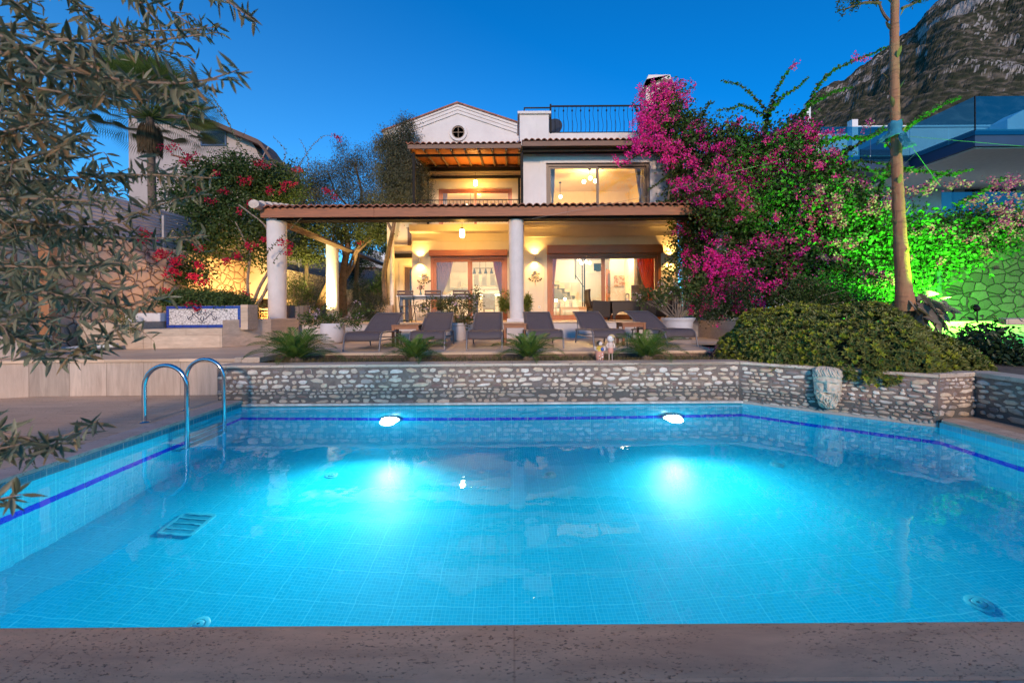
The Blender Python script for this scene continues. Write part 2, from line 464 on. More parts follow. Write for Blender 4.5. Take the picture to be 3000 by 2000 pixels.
pool_wall(P_[3], P_[2], None, ZW+.02)
pool_wall(P_[2], P_[1], TILE_BW)
pool_wall((-4.27,1.72), (-4.27,6.27), TILE_B).rotation_euler.z = R(90)
pool_wall(P_[1], P_[0], TILE_B)

t = NT('water')
gl = t.n('BsdfGlass'); gl.inputs['IOR'].default_value = 1.333; gl.inputs['Roughness'].default_value = 0.0; gl.inputs['Color'].default_value = (.78,.97,1,1)
v = t.geo_coord((1,1,1))
h = t.math('ADD', t.noise(v, 1.6, 2, .5), t.math('MULTIPLY', t.noise(v, 7.0, 2, .5), .18))
t.l(t.bump(h, .10, .05), gl.inputs['Normal']); t.l(gl.outputs[0], t.out.inputs[0]); WATER = t.m
mb = MB(); mb.add([(x,y,ZW) for x,y in [(-4.28,1.71),(5.32,1.71),(5.30,4.94),(3.64,6.33),(-4.28,6.29)]], [tuple(range(5))]); struct('pool_water', mb, WATER, recalc=False)

# decks round the pool
mb = MB()
mb.bb(-16, 16, -8, 1.46, -.30, 0)
mb.bb(-16, -4.53, 1.46, 6.69, -.30, 0)
mb.bb(5.55, 12, 1.46, 5.6, -.30, 0)
struct('pool_deck', mb, TRAV_DECK)
mb = MB(); mb.bb(-4.27-.26, 5.55, 1.46, 1.74, -.035, .004)
struct('pool_coping', mb, TRAV_NEAR, bevel=.014)
mb = MB(); mb.bb(-4.53, -4.25, 1.742, 6.27, -.035, .004); struct('pool_coping', mb, travmat('travertine_coping_side', (.44,.37,.32), (0,0), 'x', True, 5, .6), bevel=.006)
mb = MB(); mb.add([(5.29,1.742,.004),(5.552,1.742,.004),(5.552,5.10,.004),(5.27,4.90,.004),(5.29,1.742,-.035),(5.552,1.742,-.035),(5.552,5.10,-.035),(5.27,4.90,-.035)],
                  [(0,1,2,3),(7,6,5,4),(0,4,5,1),(1,5,6,2),(2,6,7,3),(3,7,4,0)]); struct('pool_coping', mb, CAP_M, bevel=.006)
# unseen parapet added behind the camera to shade the near deck and coping
SHADE_WALL_Z = 1.10
mb = MB(); mb.bb(-16, 16, -1.55, -1.30, 0, SHADE_WALL_Z)
o = build('garden_wall', mb, STUCCO); tag(o, 'unseen low white parapet wall added behind the camera to shade the near coping', 'wall')

# stone faced wall behind the pool
t = NT('wall_mortar'); v = t.geo_coord()
f = t.noise(v, 14, 6, .7); f2 = t.noise(v, 1.3, 3)
col = t.mix(t.ramp(f, [(.35,0),(.7,1)]), (.17,.125,.10), (.31,.24,.195))
col = t.mix(t.ramp(f2, [(.4,0),(.65,.5)]), col, (.13,.12,.125))
def shade_and_lime(t, col):  # shade along the wall foot mixed into the colour, plus pale lime deposit
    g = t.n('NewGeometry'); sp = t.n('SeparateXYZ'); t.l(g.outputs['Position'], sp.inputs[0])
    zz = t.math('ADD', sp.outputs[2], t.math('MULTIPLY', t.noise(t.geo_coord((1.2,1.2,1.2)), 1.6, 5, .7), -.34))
    low_shade = t.ramp(t.math('ADD', zz, .5), [(.46, .75), (.56, 0)])
    col = t.mix(low_shade, col, (.075,.085,.085))
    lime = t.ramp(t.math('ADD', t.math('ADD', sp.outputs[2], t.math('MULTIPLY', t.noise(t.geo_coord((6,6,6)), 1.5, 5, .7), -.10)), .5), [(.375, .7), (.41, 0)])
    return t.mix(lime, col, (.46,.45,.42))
col = shade_and_lime(t, col)
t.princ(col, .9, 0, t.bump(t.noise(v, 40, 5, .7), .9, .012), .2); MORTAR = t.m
t = NT('facing_stone'); g = t.n('NewGeometry')
col = t.ramp(g.outputs['Random Per Island'], [(0,(.62,.50,.38)),(.25,(.76,.66,.53)),(.45,(.66,.53,.38)),(.62,(.78,.71,.62)),(.78,(.44,.39,.35)),(.86,(.26,.22,.21)),(.92,(.20,.12,.11)),(.96,(.62,.45,.30))], 'CONSTANT')
v = t.geo_coord(); f = t.noise(v, 25, 6, .75)
col = t.mix(t.ramp(f, [(.35,0),(.75,.6)]), col, (.24,.19,.16))
col = t.mix(.6, col, shade_and_lime(t, col))
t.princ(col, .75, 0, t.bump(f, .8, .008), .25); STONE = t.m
def stone_face(m, A, B, z0, z1, off=0.0, rowh=.064, seed=1, fill=.93):
    rr = random.Random(seed)
    A, B = Vector((*A,0)), Vector((*B,0)); d = (B-A); L = d.length; d.normalize()
    nrm = Vector((d.y,-d.x,0))
    z = z0 + .012
    while z < z1-.03:
        h = rowh*rr.uniform(.65,1.4)
        if z+h > z1-.006: h = z1-.006-z
        x = rr.uniform(-.02,.06)
        while x < L-.04:
            w = h*rr.choice([1.0,1.4,1.9,2.3,3.0])*rr.uniform(.8,1.2)
            w = min(w, L-x)
            if w > .03 and rr.random() < fill+.05:
                hh = h*rr.uniform(.62,1.02); ww = w*rr.uniform(.76,1.02)
                cx, cz = x+w/2, z+h/2+rr.uniform(-.2,.2)*h
                n = rr.choice([5,6,6,7,8]); ang0 = rr.uniform(0,6)
                tilt = rr.uniform(-.12,.12)
                ring = []
                for k in range(n):
                    a = ang0+2*PI*k/n; e = 4.5
                    ca, sa = math.cos(a), math.sin(a)
                    q = (abs(ca)**e+abs(sa)**e)**(-1/e)*rr.uniform(.72,1.08)
                    px_, pz_ = ca*q*ww/2, sa*q*hh/2
                    ring.append((px_-pz_*tilt, pz_+px_*tilt))
                prj = rr.uniform(.008,.024)
                vs = []
                for sc_, dp in ((1.0,-.004),(.90,prj*.7),(.6,prj)):
                    for (a, b) in ring:
                        p = A + d*(cx+a*sc_) + nrm*(dp+off+rr.uniform(-.0015,.0015)); vs.append((p.x,p.y,min(z1-.002,max(z0,cz+b*sc_))))
                fs = []
                for j in range(2):
                    for k in range(n): fs.append((j*n+k, j*n+(k+1)%n, (j+1)*n+(k+1)%n, (j+1)*n+k))
                fs.append(tuple(2*n+k for k in range(n)))
                m.add(vs, fs)
            x += w
        z += h
WALLP = [(-4.65,6.285),(3.60,6.33),(5.29,4.95),(5.87,5.06),(5.80,.4)]
root = thing('stone_wall', 'rubble stone retaining wall with pale coping standing along the far edge of the pool', 'wall', (0,6.3,0))
WT = .557
def offset_poly(P, dd):
    out = []
    for i, p in enumerate(P):
        p = Vector(p); ds = []
        if i > 0: a = (p-Vector(P[i-1])).normalized(); ds.append(Vector((-a.y,a.x)))
        if i < len(P)-1: a = (Vector(P[i+1])-p).normalized(); ds.append(Vector((-a.y,a.x)))
        nn = sum(ds, Vector((0,0)))/len(ds); nn = nn/ max(.3, nn.length**2)
        out.append(p+nn*dd)
    return out
def strip_wall(m, P, z0, z1, th, front=0.0):
    F = offset_poly(P, -front) if front else [Vector(p) for p in P]
    Bk = offset_poly(P, th)
    for i in range(len(P)-1):
        a, b, c, d = F[i], F[i+1], Bk[i+1], Bk[i]
        m.add([(a.x,a.y,z0),(b.x,b.y,z0),(c.x,c.y,z0),(d.x,d.y,z0),(a.x,a.y,z1),(b.x,b.y,z1),(c.x,c.y,z1),(d.x,d.y,z1)],
              [(3,2,1,0),(4,5,6,7),(0,1,5,4),(2,3,7,6),(0,4,7,3),(1,2,6,5)])
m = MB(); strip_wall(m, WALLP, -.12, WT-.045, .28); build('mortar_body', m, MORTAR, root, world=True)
m = MB()
for i in range(len(WALLP)-1):
    stone_face(m, WALLP[i], WALLP[i+1], -.085 if i < 2 else .01, WT-.05, seed=20+i)
stone_face(m, (-4.65,6.7), (-4.65,6.29), .0, WT-.05, seed=41)
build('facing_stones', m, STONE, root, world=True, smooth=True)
m = MB(); strip_wall(m, WALLP[:3], WT-.043, WT, .30, .025); build('coping', m, CAP_M, root, world=True, bevel=.008)
m = MB(); strip_wall(m, WALLP[2:], WT-.045, WT+.01, .30, .02); build('coping', m, CAP_M, root, world=True, bevel=.008)
m = MB(); m.bb(-4.27,3.62,6.255,6.30,-.085,-.055); build('ledge', m, pm('lime_ledge', (.42,.44,.42), .8, .35, 9, .6, 20), root, world=True)

# travertine wall left + terraces
root = thing('terrace_wall', 'pale travertine panel wall holding up the left terrace, left of the rubble stone wall', 'wall', (-6.5,6.7,0))
m = MB(); strip_wall(m, [(-16,4.3),(-9.6,6.15),(-7.9,6.69),(-4.65,6.70)], 0, .565, .2); build('wall', m, TRAV_WALL, root, world=True)
mb = MB(); F = [(-16,4.25),(-9.6,6.12),(-7.9,6.66),(-4.60,6.67),(-4.55,7.5),(3.95,7.52),(4.1,9.3),(5.4,9.3),(5.4,11.6),(-10,11.6),(-16,11.6)]
mb.prism(F, .567, ZT); struct('terrace_floor', mb, TRAV_TERR, bevel=.008)
mb = MB(); mb.bb(-4.4,3.9,7.54,7.7,.3,.563); struct('terrace_riser', mb, pm('earth_render', (.20,.13,.10), .9, .35, 6, .6, 25))
mb = MB(); mb.bb(-4.62,-4.2,6.62,7.3,.55,.645); o = build('planter_kerb', mb, CAP_M, bevel=.01); tag(o, 'short pale stone kerb at the left end of the cycad bed', 'kerb')

# soil sheets
SOIL = pm('soil', (.11,.085,.06), .95, .4, 5, .8, 18, bd=.02)
mb = MB(); mb.bb(-4.5,4.2,6.5,7.58,.2,ZB); struct('planting_bed', mb, SOIL)
mb = MB()
mb.prism([(3.9,6.4),(5.4,5.3),(5.9,5.35),(6.0,.5),(16,.5),(16,9.0),(5.4,9.3),(4.0,9.3)], .1, .52); struct('garden_soil', mb, SOIL)
mb = MB(); mb.prism([(5.45,9.3),(8.0,8.75),(16,8.3),(24,24),(6.2,24),(6.2,11.6),(5.45,11.6)], .3, 1.06); struct('garden_soil', mb, SOIL)
mb = MB(); mb.prism([(-9.6,9.0),(-8.9,11.6),(-8.9,30),(-9.6,30)], .3, 1.3); struct('garden_soil', mb, SOIL)
# low travertine wall to the right of the loungers
root = thing('planter_wall', 'low travertine wall of the flower bed to the right of the last lounger', 'wall', (5.5,9.5,ZT))
m = MB(); strip_wall(m, [(5.35,11.5),(5.42,9.25),(8.0,8.7),(13,8.5)][::-1], ZT-.1, 1.10, -.22); build('wall', m, TRAV_BENCH, root, world=True)

# general ground sheet
GR = pm('ground_earth', (.12,.10,.07), .95, .4, .2, .5, 2)
mb = MB(); mb.add([(-900,-600,-3.2),(900,-600,-3.2),(900,1500,-3.2),(-900,1500,-3.2)], [(0,1,2,3)]); struct('ground', mb, GR, recalc=False)
mb = MB(); mb.prism([(-60,11.6),(-9.62,11.6),(-9.62,40),(-60,40)], -1.0, 3.1); mb.bb(-9.6,6.2,30,60,-1,1.9); mb.prism([(6.2,24.1),(24,24.1),(60,14),(60,60),(6.2,60)], -1, 1.5); struct('hill_ground', mb, GR)

# house platform
PLAT = stuccomat('plinth_render', (.50,.47,.46), 2.5, .6)
mb = MB(); mb.prism([(-9.0,11.5),(5.38,11.45),(6.1,11.6),(6.1,24),(-9.0,24)], .3, ZH-.03); struct('house_plinth', mb, PLAT)
mb = MB(); mb.bb(-9.02,5.40,11.42,24.02,ZH-.028,ZH); struct('veranda_floor', mb, TRAV_TERR, bevel=.006)
mb = MB(); mb.bb(-4.75,-2.6,11.0,11.5,ZT+.002,.84); struct('garden_step', mb, CAP_M, bevel=.01)

TRAV_SIDE = travmat('travertine_side', (.64,.50,.37), (0,0), 'y', False, 9, .6)
# ================================================================ HOUSE
YF, YB = 14.2, 16.0
ROOM_M = stuccomat('room_wall', (.80,.72,.56), .8, .08)
ROOM_W = stuccomat('room_wall_white', (.84,.80,.70), .8, .05)
DOOR_W = wood('door_wood', (.42,.13,.03), (.27,.08,.02), 2, .4, .6)
DOOR_X = wood('door_wood_rail', (.42,.13,.03), (.27,.08,.02), 0, .4, .6)
DARKW = wood('dark_frame_wood', (.13,.075,.045), (.075,.045,.03), 2, .45, .6)
FASCIA = wood('fascia_wood', (.38,.13,.055), (.20,.075,.035), 0, .6, .5)
FASCIA_D = wood('fascia_wood_grey', (.21,.11,.07), (.11,.06,.045), 0, .6, .5)
SOFFIT = wood('soffit_pine', (.55,.19,.05), (.42,.13,.03), 0, .5, .8)
BEAM_D = pm('dark_steel', (.008,.007,.007), .65, .2, spec=.2)
RAFT = wood('rafter_wood', (.20,.13,.085), (.13,.085,.06), 1, .6, .6)
GLASS = glassmat('window_glass', (1,1,1), .02)
t = NT('roof_tile'); v = t.geo_coord()
f = t.noise(v, 3.5, 6, .7); b = t.n('TexBrick'); t.l(t.geo_coord(), b.inputs['Vector']); b.inputs['Scale'].default_value = 1
b.inputs['Brick Width'].default_value = .19; b.inputs['Row Height'].default_value = .34; b.inputs['Mortar Size'].default_value = .004; b.offset = 0
b.inputs['Color1'].default_value = (.7,.7,.7,1); b.inputs['Color2'].default_value = (1.25,1.2,1.15,1); b.inputs['Mortar'].default_value = (.3,.3,.3,1)
col = t.mix(t.ramp(f, [(.35,0),(.7,1)]), (.33,.12,.075), (.26,.15,.11)); col = t.mix(1.0, col, b.outputs['Color'], 'MULTIPLY')
t.princ(col, .8, 0, t.bump(t.noise(v, 30, 4), .5, .006), .2); TILE_R = t.m
RIDGE_M = pm('ridge_mortar', (.50,.42,.36), .85, .3, 8, .6, 20)

villa = thing('villa', 'two storey white villa with lit windows, gable and tiled eaves behind the terrace', 'house', (1.2,YF,ZH))
def wall_with_holes(m, x0, x1, z0, z1, y0, y1, holes):
    """plane wall of boxes round rectangular holes (hx0,hx1,hz0,hz1), holes sorted in x, no overlap"""
    x = x0
    for hx0, hx1, hz0, hz1 in sorted(holes):
        if hx0 > x: m.bb(x, hx0, y0, y1, z0, z1)
        if hz0 > z0: m.bb(hx0, hx1, y0, y1, z0, hz0)
        if hz1 < z1: m.bb(hx0, hx1, y0, y1, hz1, z1)
        x = hx1
    if x < x1: m.bb(x, x1, y0, y1, z0, z1)
# openings read off the photograph
D1 = (X(1262,YF), X(1487,YF), ZH, Z(750,YF,1370)); D2 = (X(1603,YF), X(1935,YF), ZH, Z(742,YF,1770))
W2 = (X(1600,YF,540), X(1903,YF,540), 4.82, Z(478,YF,1750)); W1 = (X(1285,YB,560), X(1500,YB,560), 4.5, Z(553,YB,1390))
XL, XM, XR = X(1207,YF), X(1537,YF), X(1985,YF)
m = MB()
wall_with_holes(m, XL, XM, ZH, 4.45, YF+.06, YF+.3, [D1])
build('wall', m, STUCCO_C, villa, world=True)
m = MB(); wall_with_holes(m, XM, XR, ZH, 4.45, YF-.06, YF+.3, [D2]); build('wall', m, STUCCO_C, villa, world=True)
m = MB()
for zc in (Z(666,YF,1760), Z(693,YF,1760)): m.bb(XM+.03, XR-.02, YF-.085, YF-.062, zc-.012, zc+.012)
m.bb(XM+.03, XR-.02, YF-.10, YF-.062, Z(650,YF,1760), Z(641,YF,1760))
m.bb(XL+.03, XM-.02, YF+.038, YF+.058, Z(705,YF,1370)-.012, Z(705,YF,1370)+.012)
build('string_course', m, STUCCO_C, villa, world=True, bevel=.006)
for (a, b_, z0, z1), y in ((D1, YF+.06), (D2, YF-.06)):
    for xx0, xx1 in ((a-.13, a), (b_, b_+.13)): build('door_surround', MB().bb(xx0, xx1, y-.03, y-.002, ZH, z1+.05), STUCCO_C, villa, world=True, bevel=.004)
# upper front block
m = MB(); wall_with_holes(m, X(1530,YF,520), XR, 4.45, 7.75, YF, YF+.25, [W2]); build('wall', m, STUCCO, villa, world=True)
m = MB()
for d_, pr in ((.22, .03), (.10, .05)):
    a, b_, z0, z1 = W2
    m.bb(a-d_, a-.0, YF-pr, YF-.001, 4.6, z1+d_); m.bb(b_, b_+d_, YF-pr, YF-.001, 4.6, z1+d_); m.bb(a, b_, YF-pr, YF-.001, z1, z1+d_)
build('window_surround', m, STUCCO, villa, world=True)
# side and rear walls
XU = X(1530,YF,520)
m = MB()
m.bb(XR-.25, XR, YF+.3, 21, ZH, 7.75); m.bb(-5.0, XR, 21, 21.25, ZH, 8.6)
m.bb(-5.0, -4.75, YB+.25, 21, ZH, 8.6)
m.bb(XL, XL+.24, YF+.3, YB, ZH, 4.45)
m.bb(XU, XU+.24, YF+.25, 20.9, 4.5, 7.75)
build('wall', m, STUCCO, villa, world=True)
# recessed wing, ground and upper
WD = (X(1185,YB,850), X(1212,YB,850)+.5, ZH, Z(782,YB,1190))
m = MB(); wall_with_holes(m, -5.0, XL+.25, ZH, 4.3, YB, YB+.25, [WD]); wall_with_holes(m, -5.0, XU, 4.3, 7.3, YB, YB+.25, [W1])
build('wall', m, STUCCO_C, villa, world=True)
m = MB()
m.bb(-4.98, XL+.1, YB-.06, YB-.002, Z(722,YB,1180), Z(716,YB,1180)); m.bb(-4.98, XL+.1, YB-.05, YB-.002, Z(748,YB,1180), Z(742,YB,1180))
a, b_, z0, z1 = WD; m.bb(a-.2, a-.02, YB-.04, YB-.002, ZH, z1+.2); m.bb(a-.2, b_, YB-.045, YB-.002, z1+.04, z1+.22)
a, b_, z0, z1 = W1; m.bb(a-.25, a-.02, YB-.04, YB-.002, 4.5, z1+.25); m.bb(b_+.02, b_+.25, YB-.04, YB-.002, 4.5, z1+.25); m.bb(a-.02, b_+.02, YB-.04, YB-.002, z1+.02, z1+.25)
m.bb(-4.98, XU, YB-.07, YB-.002, Z(510,YB,1390), Z(503,YB,1390))
build('moulding', m, STUCCO_C, villa, world=True, bevel=.006)
m = MB(); m.bb(-5.0, XL+.05, YB-.16, YB-.004, Z(749,YB,1180)-.1, Z(744,YB,1180)); build('lintel_beam', m, BEAM_D, villa, world=True)
m = MB(); m.tube([(X(1149,15.7,800),15.7,ZH),(X(1149,15.7,800),15.7,Z(690,15.7,1149))], .09, 10); build('corner_post', m, STUCCO, villa, world=True, smooth=True)
# small upper side window with shutter on the wing
m = MB(); m.bb(X(1196,YB,700), X(1206,YB,700), YB-.10, YB-.005, Z(718,YB), Z(665,YB)); build('shutter', m, DARKW, villa, world=True)
# gable
AX, AZ = X(1341,YB,310), Z(314,YB,1341)
gl_, gr_ = -5.0, .72
zb = 7.25
zs = Z(395,YB,1135); zr = Z(384,YB,1540)
m = MB(); m.prism([(gl_,zb),(gr_,zb),(gr_,zr-.12),(AX,AZ-.12),(gl_,zs-.12)], YB+.0, YB+.25, 'y'); build('gable_wall', m, STUCCO, villa, world=True)
m = MB()
for off, th, pr in ((-.26,.126,.04),(-.13,.126,.065),(0,.12,.10)):
    z0_, z1_ = off, off+th-.004
    m.prism([(gl_-.1,zs+z0_),(AX,AZ+z0_),(AX,AZ+z1_),(gl_-.1,zs+z1_)], YB-pr, YB-.002, 'y')
    m.prism([(AX,AZ+z0_),(gr_+.1,zr+z0_-.03),(gr_+.1,zr+z1_-.03),(AX,AZ+z1_)], YB-pr, YB-.002, 'y')
build('cornice', m, STUCCO, villa, world=True)
m = MB()  # main roof behind the gable
m.add([(gl_-.15,YB-.15,zs+.10),(AX,YB-.15,AZ+.12),(gr_+.2,YB-.15,zr+.08),(gr_+.2,21.5,zr+.08),(AX,21.5,AZ+.12),(gl_-.15,21.5,zs+.10)], [(0,1,4,5),(1,2,3,4)])
build('roof', m, TILE_R, villa, world=True, solid=.06)
# round window
wc = W(1343,389,YB)
rw = build('round_window', MB().lathe([(.26,0),(.26,.07),(.35,.07),(.36,.04),(.36,0)], n=40), STUCCO, villa, smooth=True)
rw.location = (wc.x-1.2, YB-.002-YF, wc.z-ZH); rw.rotation_euler = (R(90),0,0)
mm = MB(); mm.lathe([(.001,-.02),(.255,-.02),(.255,.005)], n=36); build('pane', mm, pm('dark_glass', (.03,.05,.09), .15, .2), rw)
mm = MB(); mm.box((0,0,.02),(.5,.025,.03)); mm.box((0,-.0,.02),(.025,.5,.03)); mm.lathe([(.215,.005),(.215,.03),(.257,.03),(.257,.005)], n=36); build('frame', mm, DARKW, rw)

# right parapet and block
m = MB(); m.bb(X(1522,YF,370), X(1606,YF,370), YF-.25, YF+1.4, 7.2, Z(346,YF,1560)); build('parapet', m, STUCCO, villa, world=True, bevel=.01)
m = MB(); zt = Z(346,YF,1560); m.bb(X(1522,YF,370)-.07, X(1606,YF,370)+.08, YF-.32, YF+1.45, zt+.001, zt+.10); build('parapet_cap', m, STUCCO, villa, world=True, bevel=.02)
m = MB(); m.bb(X(1607,YF,370), XR, YF-.12, YF+.12, 7.2, Z(395,YF,1740)); build('parapet', m, STUCCO, villa, world=True, bevel=.01)
m = MB(); m.bb(X(1607,YF,370), XR, YF+.125, 21, 7.5, 7.58); build('roof_deck', m, TRAV_TERR, villa, world=True)
# railing on the roof terrace
rl = build('railing', MB().bb(X(1613,YF,330), X(1878,YF,330), YF-.02, YF+.02, Z(313,YF,1740), Z(309,YF,1740)), BEAM_D, villa, world=True)
x0, x1 = X(1613,YF,330), X(1878,YF,330); zb_, zt_ = Z(388,YF,1740), Z(311,YF,1740)
m = MB(); m.bb(x0, x1, YF-.015, YF+.015, zb_-.012, zb_+.012)
n = 21
for i in range(1, n):
    x = x0+(x1-x0)*i/n
    if i % 2: pts = [(x,YF,zb_),(x,YF,zb_+.42)] + [(x+.0,YF,zt_-.02)]; m.tube(pts, .008, 5); m.ball((x,YF,zt_-.16), .03, 6, 4, sz=1.5)
    pts = [(x+(.03*math.sin(k/10*2*PI) if k > 0 else 0),YF,zb_+.0+(zt_-zb_)*k/10) for k in range(8)] + [(x,YF,zt_)]
    if not i % 2: m.tube(pts, .008, 5)
    else: m.tube(pts[:6], .006, 5)
build('baluster', m, BEAM_D, villa, world=True)
m = MB()
for x in (x0, x1): build('railing_post', MB().bb(x-.03, x+.03, YF-.03, YF+.03, 7.3, zt_+.07), BEAM_D, villa, world=True)
m.bb(X(1536,YF,330), x0-.03, YF-.02, YF+.02, Z(318,YF,1570), Z(315,YF,1570)); m.bb(X(1536,YF,330)-.02, X(1536,YF,330)+.02, YF-.02, YF+.02, zt+.10, Z(316,YF,1536))
m.tube([(X(1560,YF),YF,Z(317,YF,1560)),(x0-.03,YF,Z(317,YF,1600))], .01, 5)
build('side_railing', m, BEAM_D, villa, world=True)
# chimney
ch = build('chimney', MB().bb(X(1885,15.5,330), X(1955,15.5,330), 15.2, 15.9, 7.5, Z(276,15.5,1910)), STUCCO, villa, world=True)
cx0, cx1 = X(1885,15.5,260), X(1955,15.5,260); cz0, cz1 = Z(276,15.5,1910), Z(248,15.5,1910)
for xx in (cx0, (cx0+cx1)/2-.07, cx1-.14):
    for yy in (15.2, 15.75): build('chimney_pier', MB().bb(xx, xx+.14, yy, yy+.15, cz0+.001, cz1), STUCCO, ch, world=True)
m = MB(); m.prism([(cx0-.16,cz0+.02),(cx0-.14,cz0-.02),(cx0-.02,cz1-.03),(cx1+.02,cz1-.03),(cx1+.16,cz0-.02),(cx1+.18,cz0+.02),(cx1-.06,cz1+.13),(cx0+.06,cz1+.13)], 15.08, 16.0, 'y'); build('chimney_cap', m, STUCCO, ch, world=True)
m = MB(); m.bb(X(1883,YF,370), X(1962,YF,370), YF-.1, YF+.5, 7.5, Z(334,YF,1920)); build('parapet', m, STUCCO, villa, world=True, bevel=.01)
m = MB(); m.bb(X(1883,YF,370)-.05, X(1962,YF,370)+.05, YF-.15, YF+.55, Z(334,YF,1920)+.001, Z(328,YF,1920)); build('parapet_cap', m, STUCCO, villa, world=True, bevel=.01)

def tile_roof(name, x0, x1, y0, z0, y1, z1, parent, pitch=.205, amp=.075, th=.022):
    """barrel tile sheet rising from the front edge"""
    m = MB(); n = int((x1-x0)/pitch*8); rows = []
    L = y1-y0; ny = max(2, int(L/.34))
    for j in range(ny+1):
        for s in ((0,) if j == 0 else (0, 1)):
            tt = j/ny; lift = (.022 if (s == 1 and j < ny) else 0)
            rows.append([(x0+(x1-x0)*i/n, y0+L*tt+(.003 if s else 0), z0+(z1-z0)*tt + amp*abs(math.sin(PI*(x0+(x1-x0)*i/n)/pitch))**.8 - (0 if s == 0 or j==0 else lift) + (.022*0) ) for i in range(n+1)])
    m.sheet(rows)
    return build(name, m, TILE_R, parent, world=True, solid=th, recalc=False)
# upper eaves: left (balcony) and right
zl0, zl1 = Z(436,13.6,1360), Z(424,13.6,1360)
xl0, xl1 = X(1195,13.6,430), X(1527,13.6,430)
tile_roof('roof_tiles', xl0-.05, xl1, 13.52, zl1-.01, YB, 7.52, villa)
build('fascia', MB().bb(xl0, xl1, 13.56, 13.6, zl0, zl1), FASCIA_D, villa, world=True)
m = MB(); m.add([(xl0,13.6,zl0+.03),(xl1,13.6,zl0+.03),(xl1,YB,7.30),(xl0,YB,7.30)], [(0,1,2,3)]); build('soffit', m, SOFFIT, villa, world=True, solid=.02)
m = MB()
for i in range(9):
    x = xl0+.05+(xl1-xl0-.1)*i/8
    a = Vector((x,13.62,zl0-.01)); b_ = Vector((x,YB-.01,7.24)); m.tube([a,b_], .045, 4)
build('rafter', m, RAFT, villa, world=True)
m = MB(); m.bb(xl0+.05, xl1+.02, 13.95, 14.02, zl0-.11, zl0-.04); m.bb(xl0, xl1+.02, YB-.14, YB-.05, 7.02, 7.15)
zi = Z(519,15.75,1390)
m.bb(X(1250,15.75,520), X(1526,15.75,520), 15.7, 15.78, zi-.05, zi+.05)
for u_, y_ in ((1213,13.8),(1529,13.8)):
    m.bb(X(u_,y_,500)-.045, X(u_,y_,500)+.045, y_-.045, y_+.045, 4.5, zl0-.04)
for u_ in (1254,1521): m.bb(X(u_,15.75,560)-.04, X(u_,15.75,560)+.04, 15.7, 15.78, 4.5, zi-.05)
a = Vector((X(1225,13.9),13.9,zl0-.08)); 
build('steel_frame', m, BEAM_D, villa, world=True)
zr0, zr1 = Z(428,13.5,1700), Z(414,13.5,1700)
xr0, xr1 = X(1530,13.5,420), XR+.35
tile_roof('roof_tiles', xr0, xr1, 13.42, zr1-.005, 14.2, 7.30, villa)
build('fascia', MB().bb(xr0, xr1, 13.46, 13.5, zr0, zr1), FASCIA_D, villa, world=True)
build('fascia', MB().bb(xr0+.02, xr1, 13.78, 13.82, Z(443,13.8,1700), Z(434,13.8,1700)+.06), RAFT, villa, world=True)
m = MB(); m.bb(xr0+.02, xr1, 13.502, 14.19, zr0+.01, zr0+.05); build('soffit', m, BEAM_D, villa, world=True)
# balcony
m = MB(); m.bb(XL, XU, YF-.35, YB, 4.2, 4.44); build('balcony_slab', m, STUCCO_C, villa, world=True)
m = MB(); xb0, xb1 = X(1217,13.9,590), X(1527,13.9,590); zt_ = Z(586,13.9,1370)
m.bb(xb0, xb1, 13.88, 13.91, zt_-.015, zt_+.012); m.bb(xb0, xb1, 13.885, 13.905, 4.52, 4.54)
n = 28
for i in range(n+1):
    x = xb0+(xb1-xb0)*i/n; m.bb(x-.006, x+.006, 13.89, 13.902, 4.5, zt_)
m.bb(xb0, xb0+.02, 13.9, 15.9, zt_-.015, zt_+.01)
for i in range(12): m.bb(xb0+.003, xb0+.015, 13.98+i*.16, 13.99+i*.16, 4.5, zt_)
build('balcony_railing', m, BEAM_D, villa, world=True)

# joinery ----------------------------------------------------------
def joinery(name, op, y, splits, mat_v, mat_x, fw=.11, sash=.075, bottom=True, parent=villa):
    a, b_, z0, z1 = op
    zb2 = z0+(fw*.8 if bottom else 0)
    m = MB(); O = [(a,z0),(b_,z0),(b_,z1),(a,z1)]; I = [(a+fw,zb2),(b_-fw,zb2),(b_-fw,z1-fw),(a+fw,z1-fw)]
    vs = [(p[0],yy,p[1]) for yy in (y,y+.12) for p in O+I]
    fs = []
    for k in range(4):
        k2 = (k+1) % 4; fs += [(k,k2,4+k2,4+k),(8+k,12+k,12+k2,8+k2),(k,8+k,8+k2,k2),(4+k,4+k2,12+k2,12+k)]
    m.add(vs, fs); f = build(name, m, mat_v, parent, world=True, bevel=.005)
    xs = [a+fw]+splits+[b_-fw]
    for i in range(len(xs)-1):
        p0, p1 = xs[i]-(0 if i == 0 else .02), xs[i+1]+(0 if i == len(xs)-2 else .02)
        yy = y+.03+.035*(i % 2)
        m = MB(); zz0 = z0+(fw*.8 if bottom else 0)
        m.bb(p0, p0+sash, yy, yy+.032, zz0, z1-fw); m.bb(p1-sash, p1, yy, yy+.032, zz0, z1-fw)
        m.bb(p0+sash, p1-sash, yy+.002, yy+.03, z1-fw-sash, z1-fw-.001)
        if bottom: m.bb(p0+sash, p1-sash, yy+.002, yy+.03, zz0+.001, zz0+sash)
        build('sash', m, mat_v, f, world=True)
        m = MB(); m.quad((p0+sash-.01,yy+.016,zz0),(p1-sash+.01,yy+.016,zz0),(p1-sash+.01,yy+.016,z1-fw),(p0+sash-.01,yy+.016,z1-fw))
        build('pane', m, GLASS, f, world=True, recalc=False)
    return f
joinery('sliding_door', D1, YF+.03, [X(1377,YF)], DOOR_W, DOOR_X, .10, .10)
joinery('sliding_door', D2, YF-.09, [X(1767,YF)], DOOR_W, DOOR_X, .11, .09)
